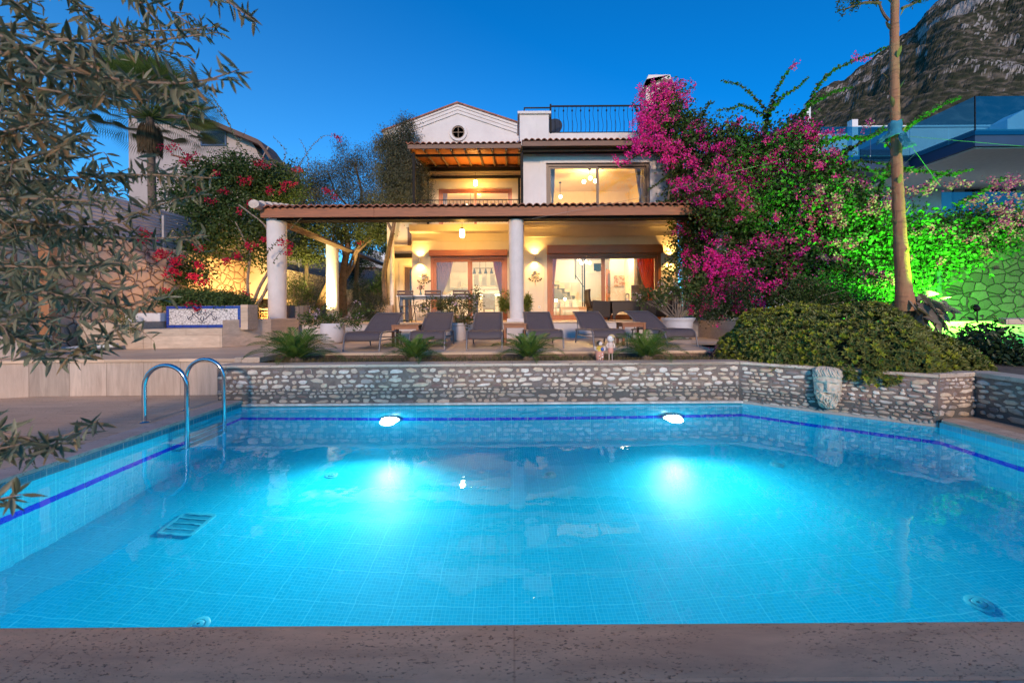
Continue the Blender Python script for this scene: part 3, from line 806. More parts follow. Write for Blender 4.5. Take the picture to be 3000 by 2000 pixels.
joinery('window', W2, YF+.03, [X(1752,YF,540)], DARKW, DARKW, .10, .07)
joinery('window', W1, YB+.02, [X(1392,YB,560)], DOOR_W, DOOR_X, .09, .07)
for (a, b_, z0, z1), y, u0, u1, v0, v1 in ((D1, YF, 1259, 1488, 733, 750), (D2, YF-.12, 1604, 1941, 718, 742)):
    m = MB(); m.bb(X(u0,y), X(u1,y), y-.10, y+.055, Z(v1,y,(u0+u1)/2)+.001, Z(v0,y,(u0+u1)/2)); build('shutter_box', m, DOOR_X, villa, world=True, bevel=.006)
# wing door, dark wood with a tall pane
a, b_, z0, z1 = WD
m = MB(); m.bb(a, a+.09, YB+.02, YB+.12, z0, z1); m.bb(a+.09, b_, YB+.021, YB+.119, z1-.09, z1); m.bb(a+.09, a+.2, YB+.05, YB+.1, z0, z1-.09); m.bb(a+.2, b_, YB+.05, YB+.1, z0, z0+.5)
dr = build('door', m, DARKW, villa, world=True)
m = MB(); m.quad((a+.2,YB+.07,z0+.5),(b_,YB+.07,z0+.5),(b_,YB+.07,z1-.09),(a+.2,YB+.07,z1-.09)); build('pane', m, GLASS, dr, world=True)
m = MB(); m.quad((a+.22,YB+.2,z0),(b_,YB+.2,z0),(b_,YB+.2,z1),(a+.22,YB+.2,z1)); build('door_curtain', m, pm('lace', (.7,.6,.5), .8), dr, world=True)

# rooms -------------------------------------------------------------
def room(x0, x1, y0, y1, z0, z1, wm, fm, cm, name='room'):
    m = MB(); e = .01
    m.quad((x0,y1,z0),(x1,y1,z0),(x1,y1,z1),(x0,y1,z1)); m.quad((x0,y0,z0),(x0,y1,z0),(x0,y1,z1),(x0,y0,z1)); m.quad((x1,y1,z0),(x1,y0,z0),(x1,y0,z1),(x1,y1,z1))
    build('interior_wall', m, wm, villa, world=True, recalc=False, solid=.02)
    m = MB(); m.quad((x0,y0,z0),(x1,y0,z0),(x1,y1,z0),(x0,y1,z0)); build('interior_floor', m, fm, villa, world=True, recalc=False)
    m = MB(); m.quad((x0,y0,z1),(x0,y1,z1),(x1,y1,z1),(x1,y0,z1)); build('interior_ceiling', m, cm, villa, world=True, recalc=False)
FLOORM = travmat('room_floor', (.55,.45,.33), (.6,.6,0), 'x', False, 8, .3)
room(-3.3, .30, YF+.31, 19.0, ZH+.004, 3.95, ROOM_W, FLOORM, ROOM_W)
room(.42, 5.62, YF+.31, 20.0, ZH+.004, 3.95, ROOM_W, FLOORM, ROOM_W)
room(.65, 5.62, YF+.26, 19.0, 4.47, 7.1, ROOM_M, FLOORM, ROOM_M)
room(-4.7, .33, YB+.26, 20.5, 4.47, 6.95, ROOM_M, FLOORM, ROOM_M)

# ================================================================ PERGOLA
YP = 11.55
perg = thing('pergola', 'long tiled veranda roof with wooden fascia on round white columns in front of the villa', 'pergola', (-.5,YP,ZH))
def column(u, v_top, Y, r, base=True, z0=ZH, vv=None, r2=None):
    x = X(u, Y, 800); zt = Z(v_top, Y, u)
    n = 28; prof = []
    for i in range(13):
        k = i/12; prof.append((( r2 or r)*(k)+(r)*(1-k)+.004*math.sin(i*2.1), z0+(.10 if base else 0)+(zt-z0-.10)*k))
    c = build('column', MB().lathe(prof, (x,Y,0), n), COLUMN_M, perg, world=True, smooth=True)
    if base:
        m = MB(); m.bb(x-r-.08, x+r+.08, Y-r-.08, Y+r+.08, z0+.001, z0+.10); build('base', m, COLUMN_M, c, world=True, bevel=.012)
    return c
column(812, 645, YP+.15, .235, r2=.265)
column(1513, 636, YP+.15, .205, r2=.215)
column(2118, 632, YP+.15, .215)
column(974, 716, 16.2, .235, True, ZH)
yb = 11.35
zf0, zf1 = Z(634,yb,1400), Z(607,yb,1400)
xf0, xf1 = X(766,yb,620), 7.0
build('fascia', MB().bb(xf0, -3.9, yb-.05, yb, zf0, zf1), FASCIA, perg, world=True)
build('fascia', MB().bb(-3.892, 1.6, yb-.052, yb-.001, zf0, zf1), FASCIA, perg, world=True)
build('fascia', MB().bb(1.608, xf1, yb-.05, yb, zf0, zf1), FASCIA, perg, world=True)
build('edge_beam', MB().bb(xf0+.3, xf1, YP-.08, YP+.32, Z(645,YP,1400)+.02, zf0+.06), BEAM_D, perg, world=True)
rt = tile_roof('roof_tiles', xf0-.1, xf1, yb-.14, zf1-.01, YF-.1, 4.93, perg)
m = MB(); m.add([(xf0,yb,zf1-.05),(xf1,yb,zf1-.05),(xf1,YF-.08,4.72),(xf0,YF-.08,4.72)], [(0,1,2,3)]); build('ceiling', m, pm('ceiling_board', (.75,.66,.5), .7), perg, world=True, solid=.03)
# hip ridge tiles at the left end
m = MB()
for i in range(9):
    k = i/8; p = Vector((xf0-.02, yb-.12+i*.32, zf1+.05+(4.93-zf1)*i*.32/2.8))
    m.lathe([(.12,-.20),(.15,-.19),(.135,.2),(.10,.21)], (0,0,0), 12)
    o_ = len(m.v)-48
    for q in range(o_, len(m.v)):
        x_, y_, z_ = m.v[q]; m.v[q] = (p.x+x_, p.y+z_, p.z+y_*.8)
build('ridge_tiles', m, RIDGE_M, perg, world=True, smooth=True)
# side beam running back on the left, braces
xa = X(830,YP+.3,652); za = Z(655,YP+.3,830)
m = MB(); m.tube([(xa,YP+.3,za),(X(1146,23.0,783),23.0,Z(784,23.0,1146))], .11, 4); build('side_beam', m, RAFT, perg, world=True)
# ================================================================ POOL FITTINGS
def FL(u, v, d):
    """point on the pool floor seen through the refracting water"""
    du, dv = u-HU, v-HV; a, b = du-ROLL*dv, dv+ROLL*du
    h = math.hypot(a, FPX); E = EYE-ZW; t = E/(b/FPX); hx, hy = a/FPX*t, t
    th = math.asin(math.sin(math.atan2(h, b))/1.333); r = math.tan(th)*d
    return hx+a/h*r, hy+FPX/h*r
STEEL = pm('stainless_steel', (.62,.62,.62), .13, .05, metal=1.0)
ld = thing('pool_ladder', 'stainless steel pool ladder with two arched handrails on the left pool edge', 'ladder', (-4.3,5.36,0))
for y in (5.04, 5.69):
    pts = [(-4.66,y,0)] + [(-4.66,y,.45)] + [(-4.39-.27*math.cos(a),y,.45+.27*math.sin(a)) for a in [PI*k/14 for k in range(1,14)]] + [(-4.12,y,.45),(-4.12,y,.0),(-4.12,y,-.95)] + [(-4.12-.10*math.sin(a),y,-.95-.10*(1-math.cos(a))) for a in (.5,1.0,1.5)] + [(-4.25,y,-1.05)]
    r_ = build('handrail', MB().tube(pts, .026, 14), STEEL, ld, world=True, smooth=True)
    build('base_flange', MB().lathe([(.001,.016),(.035,.016),(.055,.008),(.06,0.004)][::-1], (-4.66,y,.0), 24), STEEL, r_, world=True, smooth=True)
for z in (-.42,-.66,-.90):
    m = MB(); m.bb(-4.18,-4.06,5.06,5.67,z-.014,z+.014); build('step', m, STEEL, ld, world=True, bevel=.005)

PL_M = pm('white_plastic', (.7,.75,.75), .3, .05)
PLCOL = (.85,.95,1.0)
for i, (x, e) in enumerate(((X(1145,6.26,1227), 1.0), (X(1965,6.3,1217), .9))):
    z = -.86
    r_ = thing('pool_light', ('glowing round underwater lamp in the far pool wall, the one nearer the ladder' if i == 0 else 'glowing round underwater lamp in the far pool wall, the one nearer the stone mask'), 'pool light', (x,6.25,z), group='underwater lamps of the pool')
    ring = build('rim', MB().lathe([(.137,0),(.137,.02),(.15,.025),(.165,.01),(.165,0)], n=28), PL_M, r_, smooth=True); ring.rotation_euler = (R(90),0,0)
    ln = build('lens', MB().lathe([(.001,.05),(.08,.042),(.135,.012)][::-1], n=28), emat('pool_lamp_lens_%d' % i, (.8,.95,1), 60.0), r_, smooth=True); ln.rotation_euler = (R(90),0,0)
    lamp('pool_lamp', 'SPOT', (x,6.12,z), 430*e, PLCOL, .10, r_, rot=(0,-1,.12), spot=R(150), blend=1.0)
    lamp('pool_lamp_beam', 'SPOT', (x,6.12,z), (260 if i == 0 else 190)*e, PLCOL, .12, r_, rot=(.10 if i == 0 else -.30,-1,-.20), spot=R(120), blend=1.0)
    lamp('pool_lamp_glow', 'POINT', (x,6.08,z), 6*e, PLCOL, .05, r_)
INLET = pm('inlet_plastic', (.05,.55,.66), .35, .1)
for i, (u, v) in enumerate(((582,1832),(972,1392),(1613,1391),(2275,1361),(2868,1768))):
    x, y = FL(u, v, PZ*-1-.1)
    r_ = thing('floor_inlet', ['round floor inlet nearest the camera on the left, cut by the near coping','round floor inlet in the bright pool of light on the left','round floor inlet in the middle of the pool, below the centre column','round floor inlet near the far right corner of the pool','round floor inlet nearest the camera on the right'][i], 'pool inlet', (x,y,PZ), group='round inlets on the pool floor')
    build('flange', MB().lathe([(.078,.002),(.078,.010),(.072,.014),(.048,.016),(.045,.01)], n=28), INLET, r_, smooth=True)
    build('cap', MB().lathe([(.038,.009),(.038,.024),(.033,.028),(.012,.028),(.009,.012),(.001,.012)], n=24), INLET, r_, smooth=True)
p = [FL(u, v, 1.75) for u, v in ((555,1506),(625,1510),(553,1566),(458,1562))]
x0 = sum(q[0] for q in p)/4; y0 = sum(q[1] for q in p)/4
dx = (p[1][0]+p[2][0]-p[0][0]-p[3][0])/4; dy = abs(p[0][1]+p[1][1]-p[2][1]-p[3][1])/4; dx = max(.16, abs(dx)); dy = max(.16, dy)
r_ = thing('drain_grate', 'pale rectangular drain grate on the pool floor at the left', 'drain grate', (x0,y0,PZ))
m = MB()
for s in (-1,1): m.bb(s*dx-.015, s*dx+.015, -dy, dy, .001, .02); m.bb(-dx, dx, s*dy-.015, s*dy+.015, .001, .021)
for k in (1,2,3): m.bb(-dx, dx, -dy+2*dy*k/4-.008, -dy+2*dy*k/4+.008, .001, .019)
build('frame', m, INLET, r_)
m = MB()
for k in range(34): m.bb(-dx+2*dx*k/34, -dx+2*dx*k/34+.010, -dy, dy, .002, .014)
build('grating', m, pm('grate_teal', (.01,.36,.50), .4), r_)

# ================================================================ LAMPS
WARM = (1.0, .52, .10); WARM2 = (1.0, .57, .15)
BULB = emat('bulb_glow', (1, .80, .50), 40.0)
BRASS = pm('sconce_metal', (.42,.34,.28), .4, .1, metal=.6)
def sconce(u, v, Y, label, e=18, side=0):
    p = W(u, v, Y)
    r_ = thing('wall_lamp', label, 'wall lamp', p, group='up and down wall lamps on the ground floor facade')
    m = MB(); m.lathe([(.04,-.055),(.045,-.055),(.045,.055),(.04,.055)], (0,-.10,0), 16); m.bb(-.015,.015,-.06,-.002,-.02,.02); build('body', m, BRASS, r_)
    m = MB(); m.lathe([(.001,.05),(.036,.05)], (0,-.10,0), 12); m.lathe([(.001,-.05),(.036,-.05)], (0,-.10,0), 12); build('bulb', m, BULB, r_)
    for s in (1,-1):
        lamp('sconce_beam', 'SPOT', (0,-.12,.06*s), e*2.7, WARM2, .03, r_, rot=(0,.10,s), spot=R(118), blend=.8, world=False)
sconce(1231, 762, YF+.06, 'up and down wall lamp to the left of the kitchen sliding door', 55)
sconce(1566, 756, YF-.06, 'up and down wall lamp between the centre column and the living room door', 55)
sconce(1961, 757, YF-.06, 'up and down wall lamp at the right end of the facade beside the bougainvillea', 55)
def lantern(u, v0, v1, Y, vtop, label, e, r=.085, name='hanging_lantern'):
    p = W(u, v1, Y); h = Z(v0, Y, u)-p.z; top = Z(vtop, Y, u)-p.z
    r_ = thing(name, label, 'lantern', p)
    build('cord', MB().tube([(0,0,h+.02),(0,0,top)], .006, 6), BEAM_D, r_)
    build('cap', MB().lathe([(r*.95,h*.80),(r*.7,h*.9),(r*.3,h*.98),(.01,h)], n=14), BEAM_D, r_, smooth=True)
    build('glass_shade', MB().lathe([(r*.6,0),(r*.95,h*.08),(r,h*.4),(r*.9,h*.78)], n=16), emat('lantern_glow_'+name, (1,.74,.36), 14.0), r_, smooth=True)
    m = MB()
    for k in range(6):
        a = PI*k/3; m.tube([(r*1.03*math.cos(a),r*1.03*math.sin(a),0),(r*1.03*math.cos(a),r*1.03*math.sin(a),h*.8)], .005, 4)
    build('cage', m, BEAM_D, r_)
    lamp('lantern_light', 'POINT', (0,-.16,h*.5), e, WARM, .08, r_, world=False)
    lamp('lantern_light', 'POINT', (0,.16,h*.5), e, WARM, .08, r_, world=False)
lantern(1354, 666, 696, 12.9, 641, 'glowing glass lantern hanging from the veranda ceiling in front of the kitchen', 72)
lantern(1393, 524, 545, 15.3, 505, 'glowing lantern hanging over the upper balcony', 45, .07, 'balcony_lantern')
def bulkhead(p, label, e, name='outdoor_lamp', rot=None, offs=(0,-.15,.1)):
    r_ = thing(name, label, 'outdoor lamp', p)
    build('housing', MB().lathe([(.05,0),(.06,.01),(.06,.035),(.05,.04)], n=14), BRASS, r_)
    build('bulb', MB().ball((0,0,.065), .035, 10, 6), BULB, r_, smooth=True)
    lamp('lamp_light', 'POINT', offs, e, WARM, .04, r_, world=False)
bulkhead(W(1551,341,YF-.1), 'small glowing lamp on the white parapet left of the roof railing', 6, offs=(0,-.1,.12))
bulkhead(W(1940,331,YF-.05), 'small glowing lamp on the parapet under the chimney among the bougainvillea', 40, offs=(0,-.2,.25))
pw = W(1203, 768, 15.0)
bulkhead(Vector((XL-.06, 15.3, pw.z)), 'small glowing lamp at the side entrance of the recessed wing', 60, offs=(-.2,-.05,.05))
pu = W(1378,600,18.0)

# inside lights
def chandelier(u, v, Y, zc, label, n, e, s=.14, glow=30, g='room chandeliers', rb=.045):
    p = W(u, v, Y)
    r_ = thing('chandelier', label, 'chandelier', p)
    build('rod', MB().tube([(0,0,.02),(0,0,zc-p.z-.001)], .012, 6), BEAM_D, r_)
    build('canopy', MB().lathe([(.06,zc-p.z-.03),(.06,zc-p.z-.002)], n=12), BEAM_D, r_)
    for k in range(n):
        a = 2*PI*k/n+.4; q = (s*math.cos(a), s*math.sin(a), -.02)
        sh = build('shade', MB().ball(q, rb, 10, 8), emat('globe_glow', (1,.78,.44), glow), r_, smooth=True)
        build('arm', MB().tube([(0,0,.03),q], .008, 5), BEAM_D, sh)
    lamp('room_light', 'POINT', (0,0,-.10), e, WARM2, .06, r_, world=False)
CW = (1.0, .66, .33)
chandelier(1728, 527, 16.0, 7.09, 'glass globe chandelier in the upper right bedroom window', 3, 210, .26, 30, rb=.075)
chandelier(1641, 575, 17.6, 7.09, 'small pendant lamp left of the chandelier in the upper bedroom', 1, 30, .02, 30, rb=.07)
chandelier(1378, 601, 18.0, 6.94, 'two armed chandelier behind the balcony window', 4, 190, .2, 30, rb=.05)
chandelier(1716, 768, 16.6, 3.94, 'glaring ceiling lamp cluster in the living room', 3, 200, .2, 50, rb=.06)
for nm, loc, e, c in (('kitchen_light',(-1.6,16.2,3.6),190,CW),('counter_light',(-1.3,18.55,2.05),38,CW),('stair_light',(3.2,18.9,3.5),45,(1,.9,.75)),('living_fill_light',(4.6,16.4,3.6),90,CW)):  # the living room fill is an added lamp that brightens the room
    p = Vector(loc); r_ = thing('ceiling_or_fill_spot', {'kitchen_light':'ceiling lamp of the kitchen','counter_light':'bright strip lamp under the kitchen cupboards','stair_light':'lamp over the stairs in the living room','living_fill_light':'added fill lamp near the living room picture'}[nm], 'ceiling lamp', p)
    if nm == 'counter_light':
        build('tube', MB().bb(-1.6,1.4,.0,.03,.12,.14), emat('strip_glow',(1,.85,.6),12), r_)
    else: build('disc', MB().lathe([(.001,.30),(.09,.30),(.09,.33)], n=14), emat('disc_glow',(1,.85,.6),12), r_)
    lamp(nm, 'AREA' if nm == 'counter_light' else 'POINT', (0,-.05,.08), e, c, .3, r_, world=False)
# yellow garden up-lighter by the left retaining wall, lamp at the foot of the carob tree, green spot in the shrubs
def garden_spot(p, aim, label, e, c, glow, spot=R(110), size=.04):
    r_ = thing('garden_spotlight', label, 'spotlight', p)
    aim = Vector(aim).normalized(); q = aim.to_track_quat('Z','Y').to_euler()
    h = build('head', MB().lathe([(.02,-.02),(.05,.0),(.06,.10),(.055,.10)], n=14), BEAM_D, r_, smooth=True); h.rotation_euler = q; h.location = (0,0,.14)
    l_ = build('lens', MB().lathe([(.001,.092),(.053,.092)], n=14), emat('spot_lens', glow, 30), h)
    build('stake', MB().tube([(0,0,-.1),(0,0,.12)], .012, 6), BEAM_D, r_)
    lamp('spot_light', 'SPOT', tuple(Vector((0,0,.14))+aim*.13), e, c, size, r_, rot=aim, spot=spot, blend=.6, world=False)
garden_spot((-7.9,12.6,1.62), (-.9,.5,.45), 'small garden spotlight lighting the left rubble wall yellow', 420, (1,.58,.18), (1,.7,.25), R(160))
lamp('spot_light', 'SPOT', (-7.3,10.6,1.75), 150, (1,.60,.36), .06, bpy.data.objects['garden_spotlight'], rot=(-.85,-.60,.25), spot=R(125), blend=1.0)  # added lamp without a fixture of its own, warms the left rubble wall
garden_spot((-7.5,14.9,1.1), (.05,.45,1), 'small garden spotlight at the foot of the old carob tree', 1700, (1,.78,.30), (1,.8,.4), R(120))
GREEN = (.02, 1.0, .06)
garden_spot((9.05,7.75,1.22), (.42,.78,.50), 'green garden spotlight beside the agave trunk', 4600, (.09,1.0,.03), (.1,1,.1), R(140), .06)
lamp('spot_light', 'SPOT', (8.95,7.65,1.55), 900, (.40,1.0,.03), .04, bpy.data.objects['garden_spotlight.002'], rot=(-.80,.45,1.25), spot=R(72), blend=.8)  # second lamp added to light the right side of the agave mast

# ================================================================ FURNITURE ON THE TERRACE
t = NT('sling_fabric'); v = t.coord((1,1,1)); w1 = t.n('TexChecker'); t.l(v, w1.inputs[0]); w1.inputs['Scale'].default_value = 260
f = t.noise(v, 5, 3)
col = t.mix(w1.outputs['Fac'], (.075,.060,.062), (.115,.095,.098)); col = t.mix(t.ramp(f, [(.4,0),(.7,.3)]), col, (.07,.056,.058))
t.princ(col, .7, 0, t.bump(w1.outputs['Fac'], .3, .001), .3); SLING = t.m
ALU = pm('lounger_frame', (.16,.155,.16), .4, .1, metal=.3)
TABW = wood('table_wood', (.33,.13,.05), (.22,.08,.035), 0, .45)
def prof_sheet(m, prof, wfun, sag=.015, nx=8, x0=0):
    rows = []
    for j, (y, z) in enumerate(prof):
        w = wfun(j/(len(prof)-1)); rows.append([(-w/2+w*i/nx, y, z-sag*math.sin(PI*i/nx)) for i in range(nx+1)])
    m.sheet(rows)
def make_lounger():
    r_ = thing('sun_lounger', 'x', 'sun lounger', (0,0,0), 0, 'sun loungers in a row facing the pool')
    sp = [(-.015,.20),(-.01,.25),(.01,.30),(.05,.335),(.11,.355),(.2,.362),(.35,.365),(.5,.365),(.65,.362),(.8,.358),(.95,.352)]
    m = MB(); prof_sheet(m, sp, lambda k: .66-.02*k, .008); build('seat_sling', m, SLING, r_, solid=.006, smooth=True)
    bp = [(.95,.352),(.99,.375),(1.08,.435),(1.2,.51),(1.35,.60),(1.5,.675),(1.62,.725),(1.70,.745)]
    m = MB(); prof_sheet(m, bp, lambda k: .62-.01*k, .012); build('back_sling', m, SLING, r_, solid=.006, smooth=True)
    for s in (-1,1):
        x = s*.345
        m = MB(); m.tube([(x,.02,.26),(x,.05,.32),(x,.11,.35),(x,.2,.358),(x,.9,.345),(x,1.25,.325),(x,1.32,.31)], .017, 8, flat=1.0)
        build('side_rail', m, ALU, r_, smooth=True)
        m = MB(); m.tube([(x,-.06,0),(x,-.035,.12),(x,.0,.22),(x,.02,.262)], .017, 8); build('leg', m, ALU, r_, smooth=True)
        m = MB(); m.tube([(x,1.36,0),(x,1.30,.15),(x,1.25,.32)], .016, 8); build('leg', m, ALU, r_, smooth=True)
        m = MB(); m.tube([(s*.325,.95,.35),(s*.322,1.08,.43),(s*.32,1.35,.60),(s*.315,1.55,.69),(s*.312,1.70,.745)], .014, 8); build('back_rail', m, ALU, r_, smooth=True)
        m = MB(); m.tube([(s*.33,.12,.20),(s*.33,1.2,.20)], .012, 6); m.tube([(s*.318,1.32,.58),(s*.33,1.15,.20)], .010, 6); build('brace', m, ALU, r_)
    m = MB(); m.tube([(-.33,1.28,.2),(.33,1.28,.2)], .013, 6); build('cross_bar', m, ALU, r_)
    m = MB(); m.tube([(-.312,1.70,.745),(.312,1.70,.745)], .012, 6); build('cross_bar', m, ALU, r_)
    return r_
LOUNGE = [(-2.93,7.72,-1,'leftmost grey sling sun lounger, left of the first wooden side table'),(-1.72,8.0,1,'second grey sling sun lounger from the left, behind the second cycad'),
          (-.56,7.98,0,'third grey sling sun lounger from the left, facing straight at the pool'),(.69,8.1,3,'fourth sun lounger from the left, just right of the centre column'),
          (2.03,8.22,6,'fifth sun lounger from the left, behind the two clay figurines'),(3.50,8.20,13,'rightmost grey sling sun lounger, in front of the big white flowerpot')]
l0 = make_lounger()
for i, (x, y, a, lb) in enumerate(LOUNGE):
    o = l0 if i == 0 else copy_tree(l0)
    o.location = (x, y+.06, ZT); o.rotation_euler.z = R(a); o['label'] = lb; o.scale = (1.03,1.03,1.0)
def make_table():
    r_ = thing('side_table', 'x', 'side table', (0,0,0), 0, 'small wooden side tables between the loungers')
    m = MB(); m.bb(-.27,.27,-.23,.23,.475,.50); build('table_top', m, TABW, r_, bevel=.004)
    m = MB(); m.bb(-.235,.235,-.21,-.19,.40,.474); m.bb(-.235,.235,.19,.21,.40,.474); m.bb(-.235,-.215,-.19,.19,.40,.474); m.bb(.215,.235,-.19,.19,.40,.474); build('apron', m, TABW, r_)
    for sx in (-1,1):
        for sy in (-1,1): build('leg', MB().box((sx*.235,sy*.2,.237),(.05,.05,.474)), TABW, r_, bevel=.003)
    return r_
t0 = make_table()
for i, (x, y, a, s, lb) in enumerate(((-2.37,9.0,4,(1.12,1.1,.96),'wooden side table between the first and second lounger'),(.07,9.1,-2,(.97,1,.98),'wooden side table in front of the centre column'),(2.68,9.0,3,(1,1,1.0),'wooden side table between the fifth and the last lounger'))):
    o = t0 if i == 0 else copy_tree(t0); o.location = (x,y,ZT); o.rotation_euler.z = R(a); o.scale = s; o['label'] = lb

# dining table and folding chairs on the veranda
GREYW = pm('pale_table_top', (.80,.76,.70), .5, .12)
GREYL = pm('grey_legs', (.20,.20,.21), .5, .1)
yt = 12.25; xa, xb = X(1172,yt), X(1407,yt)
dt = thing('dining_table', 'long pale topped dining table with grey legs on the veranda', 'table', ((xa+xb)/2,yt,ZH))
hw = (xb-xa)/2
build('table_top', MB().bb(-hw,hw,-.42,.42,.77,.81), GREYW, dt, bevel=.005)
for sx in (-1,1):
    for sy in (-1,1): build('leg', MB().box((sx*(hw-.14),sy*.33,.383),(.09,.09,.766)), GREYL, dt, bevel=.004)
build('apron', MB().bb(-hw+.19,hw-.19,-.35,-.32,.68,.768), GREYL, dt)
CHW = wood('chair_slat_wood', (.13,.055,.03), (.085,.035,.02), 0, .5)
def make_chair():
    r_ = thing('folding_chair', 'x', 'folding chair', (0,0,0), 0, 'wooden folding chairs along the near side of the dining table')
    for z in (.855, .775): build('back_slat', MB().box((0,-.20-(.855-z)*.2,z),(.46,.018,.058)), CHW, r_, bevel=.004)
    m = MB()
    for k in range(6): m.box((0,-.10+k*.065,.455),(.42,.05,.018))
    build('seat', m, CHW, r_)
    for s in (-1,1):
        build('back_leg', MB().tube([(s*.205,.22,0),(s*.205,-.02,.42),(s*.205,-.20,.88)], .010, 6), BEAM_D, r_)
        build('front_leg', MB().tube([(s*.185,-.25,0),(s*.185,.22,.45)], .010, 6), BEAM_D, r_)
    build('stretcher', MB().tube([(-.2,.2,.05),(.2,.2,.05)], .008, 5).tube([(-.185,-.21,.05),(.185,-.21,.05)], .008, 5), BEAM_D, r_)
    return r_
c0 = make_chair()
for i, (u, lb) in enumerate(((1192,'dark slatted folding chair at the left end of the dining table'),(1272,'dark slatted folding chair in the middle of the dining table'),(1353,'dark slatted folding chair at the right, behind the rose bush'))):
    o = c0 if i == 0 else copy_tree(c0); o.location = (X(u,11.75),11.78,ZH); o.scale = (1.04,1,1.06); o['label'] = lb
# vase with flower on the table
vs_ = thing('vase', 'slim vase with pink flowers on the dining table', 'vase', (X(1235,yt),yt-.1,ZH+.811))
build('bottle', MB().lathe([(.03,0),(.04,.05),(.02,.12),(.018,.18)], n=14), glassmat('vase_glass', (.5,.6,.5), .1), vs_, smooth=True)
np_obj('flowers', [leaves_mesh(rng.normal(size=(60,3))*[.05,.05,.05]+[0,0,.24], rdirs(60,.5), .06, .035, 'heart')], leafmat('pink_petal', [(.55,.15,.25),(.10,.18,.05),(.6,.3,.35)]), vs_, world=False)
for u, c_ in ((1202,(.6,.12,.08)),(1271,(.6,.12,.08)),(1299,(.7,.6,.5))):
    b_ = thing('bowl', {1202:'small red dish at the left end of the dining table',1271:'small red dish in the middle of the dining table',1299:'small pale candle cup on the dining table'}[u], 'bowl', (X(u,yt),yt+.05,ZH+.811))
    build('cup', MB().lathe([(.03,0),(.06,.015),(.085,.04),(.08,.04),(.05,.018),(.001,.012)], n=16), pm('dish_glaze', c_, .3), b_, smooth=True); 
# wicker armchairs and table
t = NT('wicker'); v = t.coord((1,1,1)); w1 = t.n('TexBrick'); t.l(t.coord(rot=(R(90),0,0)), w1.inputs[0]); w1.inputs['Scale'].default_value = 1; w1.inputs['Brick Width'].default_value = .03; w1.inputs['Row Height'].default_value = .014; w1.inputs['Mortar Size'].default_value = .002
col = t.mix(w1.outputs['Fac'], (.045,.028,.021), (.012,.008,.007)); t.princ(col, .5, 0, t.bump(w1.outputs['Fac'], -.7, .006), .4); WICK = t.m
def make_armchair():
    r_ = thing('wicker_armchair', 'x', 'armchair', (0,0,0), 0, 'dark wicker armchairs round the low table')
    build('seat', MB().bb(-.27,.27,-.27,.27,.14,.43), WICK, r_, bevel=.03)
    m = MB(); rows = [[(x, -.27-.09*k-.05*math.sin(PI*k)+.03*math.cos(x*5), .40+.62*k) for x in [-.27+.54*i/6 for i in range(7)]] for k in [j/6 for j in range(7)]]
    m.sheet(rows); build('backrest', m, WICK, r_, solid=.05, smooth=True)
    for s in (-1,1):
        m = MB(); m.prism([(-.30,.10),(.30,.10),(.31,.62),(-.28,.66)], s*.27-.001 if s > 0 else -.345, .345 if s > 0 else -.271, 'x'); build('armrest', m, WICK, r_, bevel=.02)
        for y in (-.24,.24): build('leg', MB().tube([(s*.29,y,0),(s*.29,y,.15)], .02, 6), BEAM_D, r_)
    build('cushion', MB().bb(-.25,.25,-.24,.25,.432,.49), pm('brown_cushion', (.10,.06,.045), .9), r_, bevel=.02)
    return r_
a0 = make_armchair()
for i, (u, y, a, lb) in enumerate(((1752,13.2,-84,'dark wicker armchair at the left of the wicker table'),(1892,13.3,88,'dark wicker armchair at the right of the wicker table'),(1955,12.9,120,'dark wicker armchair behind the potted shrub'))):
    o = a0 if i == 0 else copy_tree(a0); o.location = (X(u,y),y,ZH); o.rotation_euler.z = R(a); o['label'] = lb
wt = thing('wicker_table', 'low dark wicker table with glass top in front of the living room door', 'table', (X(1824,13.2),13.2,ZH))
build('table_top', MB().bb(-.46,.46,-.38,.38,.60,.635), WICK, wt, bevel=.01)
for k in range(2):
    yy = -.34 if k == 0 else .34
    m = MB().prism([(-.40,0.02),(-.34,0.02),(-.33,.15),(-.22,.26),(.0,.30),(.22,.26),(.33,.15),(.34,.02),(.40,.02),(.42,.3),(.44,.598),(-.44,.598),(-.42,.3)], yy-.02, yy+.02, 'y')
    build('skirt', m, WICK, wt)
ln = thing('candle_lantern', 'small metal candle lantern standing on the wicker table', 'lantern', (X(1838,13.1),13.1,ZH+.636))
m = MB()
for sx in (-1,1):
    for sy in (-1,1): m.box((sx*.05,sy*.05,.10),(.012,.012,.2))
m.bb(-.06,.06,-.06,.06,0,.012); build('frame', m, GREYL, ln)
build('cap', MB().lathe([(.075,.2),(.06,.225),(.02,.25),(.001,.25)], n=4), GREYL, ln); build('candle', MB().lathe([(.025,.012),(.025,.09),(.001,.09)], n=10), pm('wax', (.8,.76,.66), .5), ln, smooth=True)
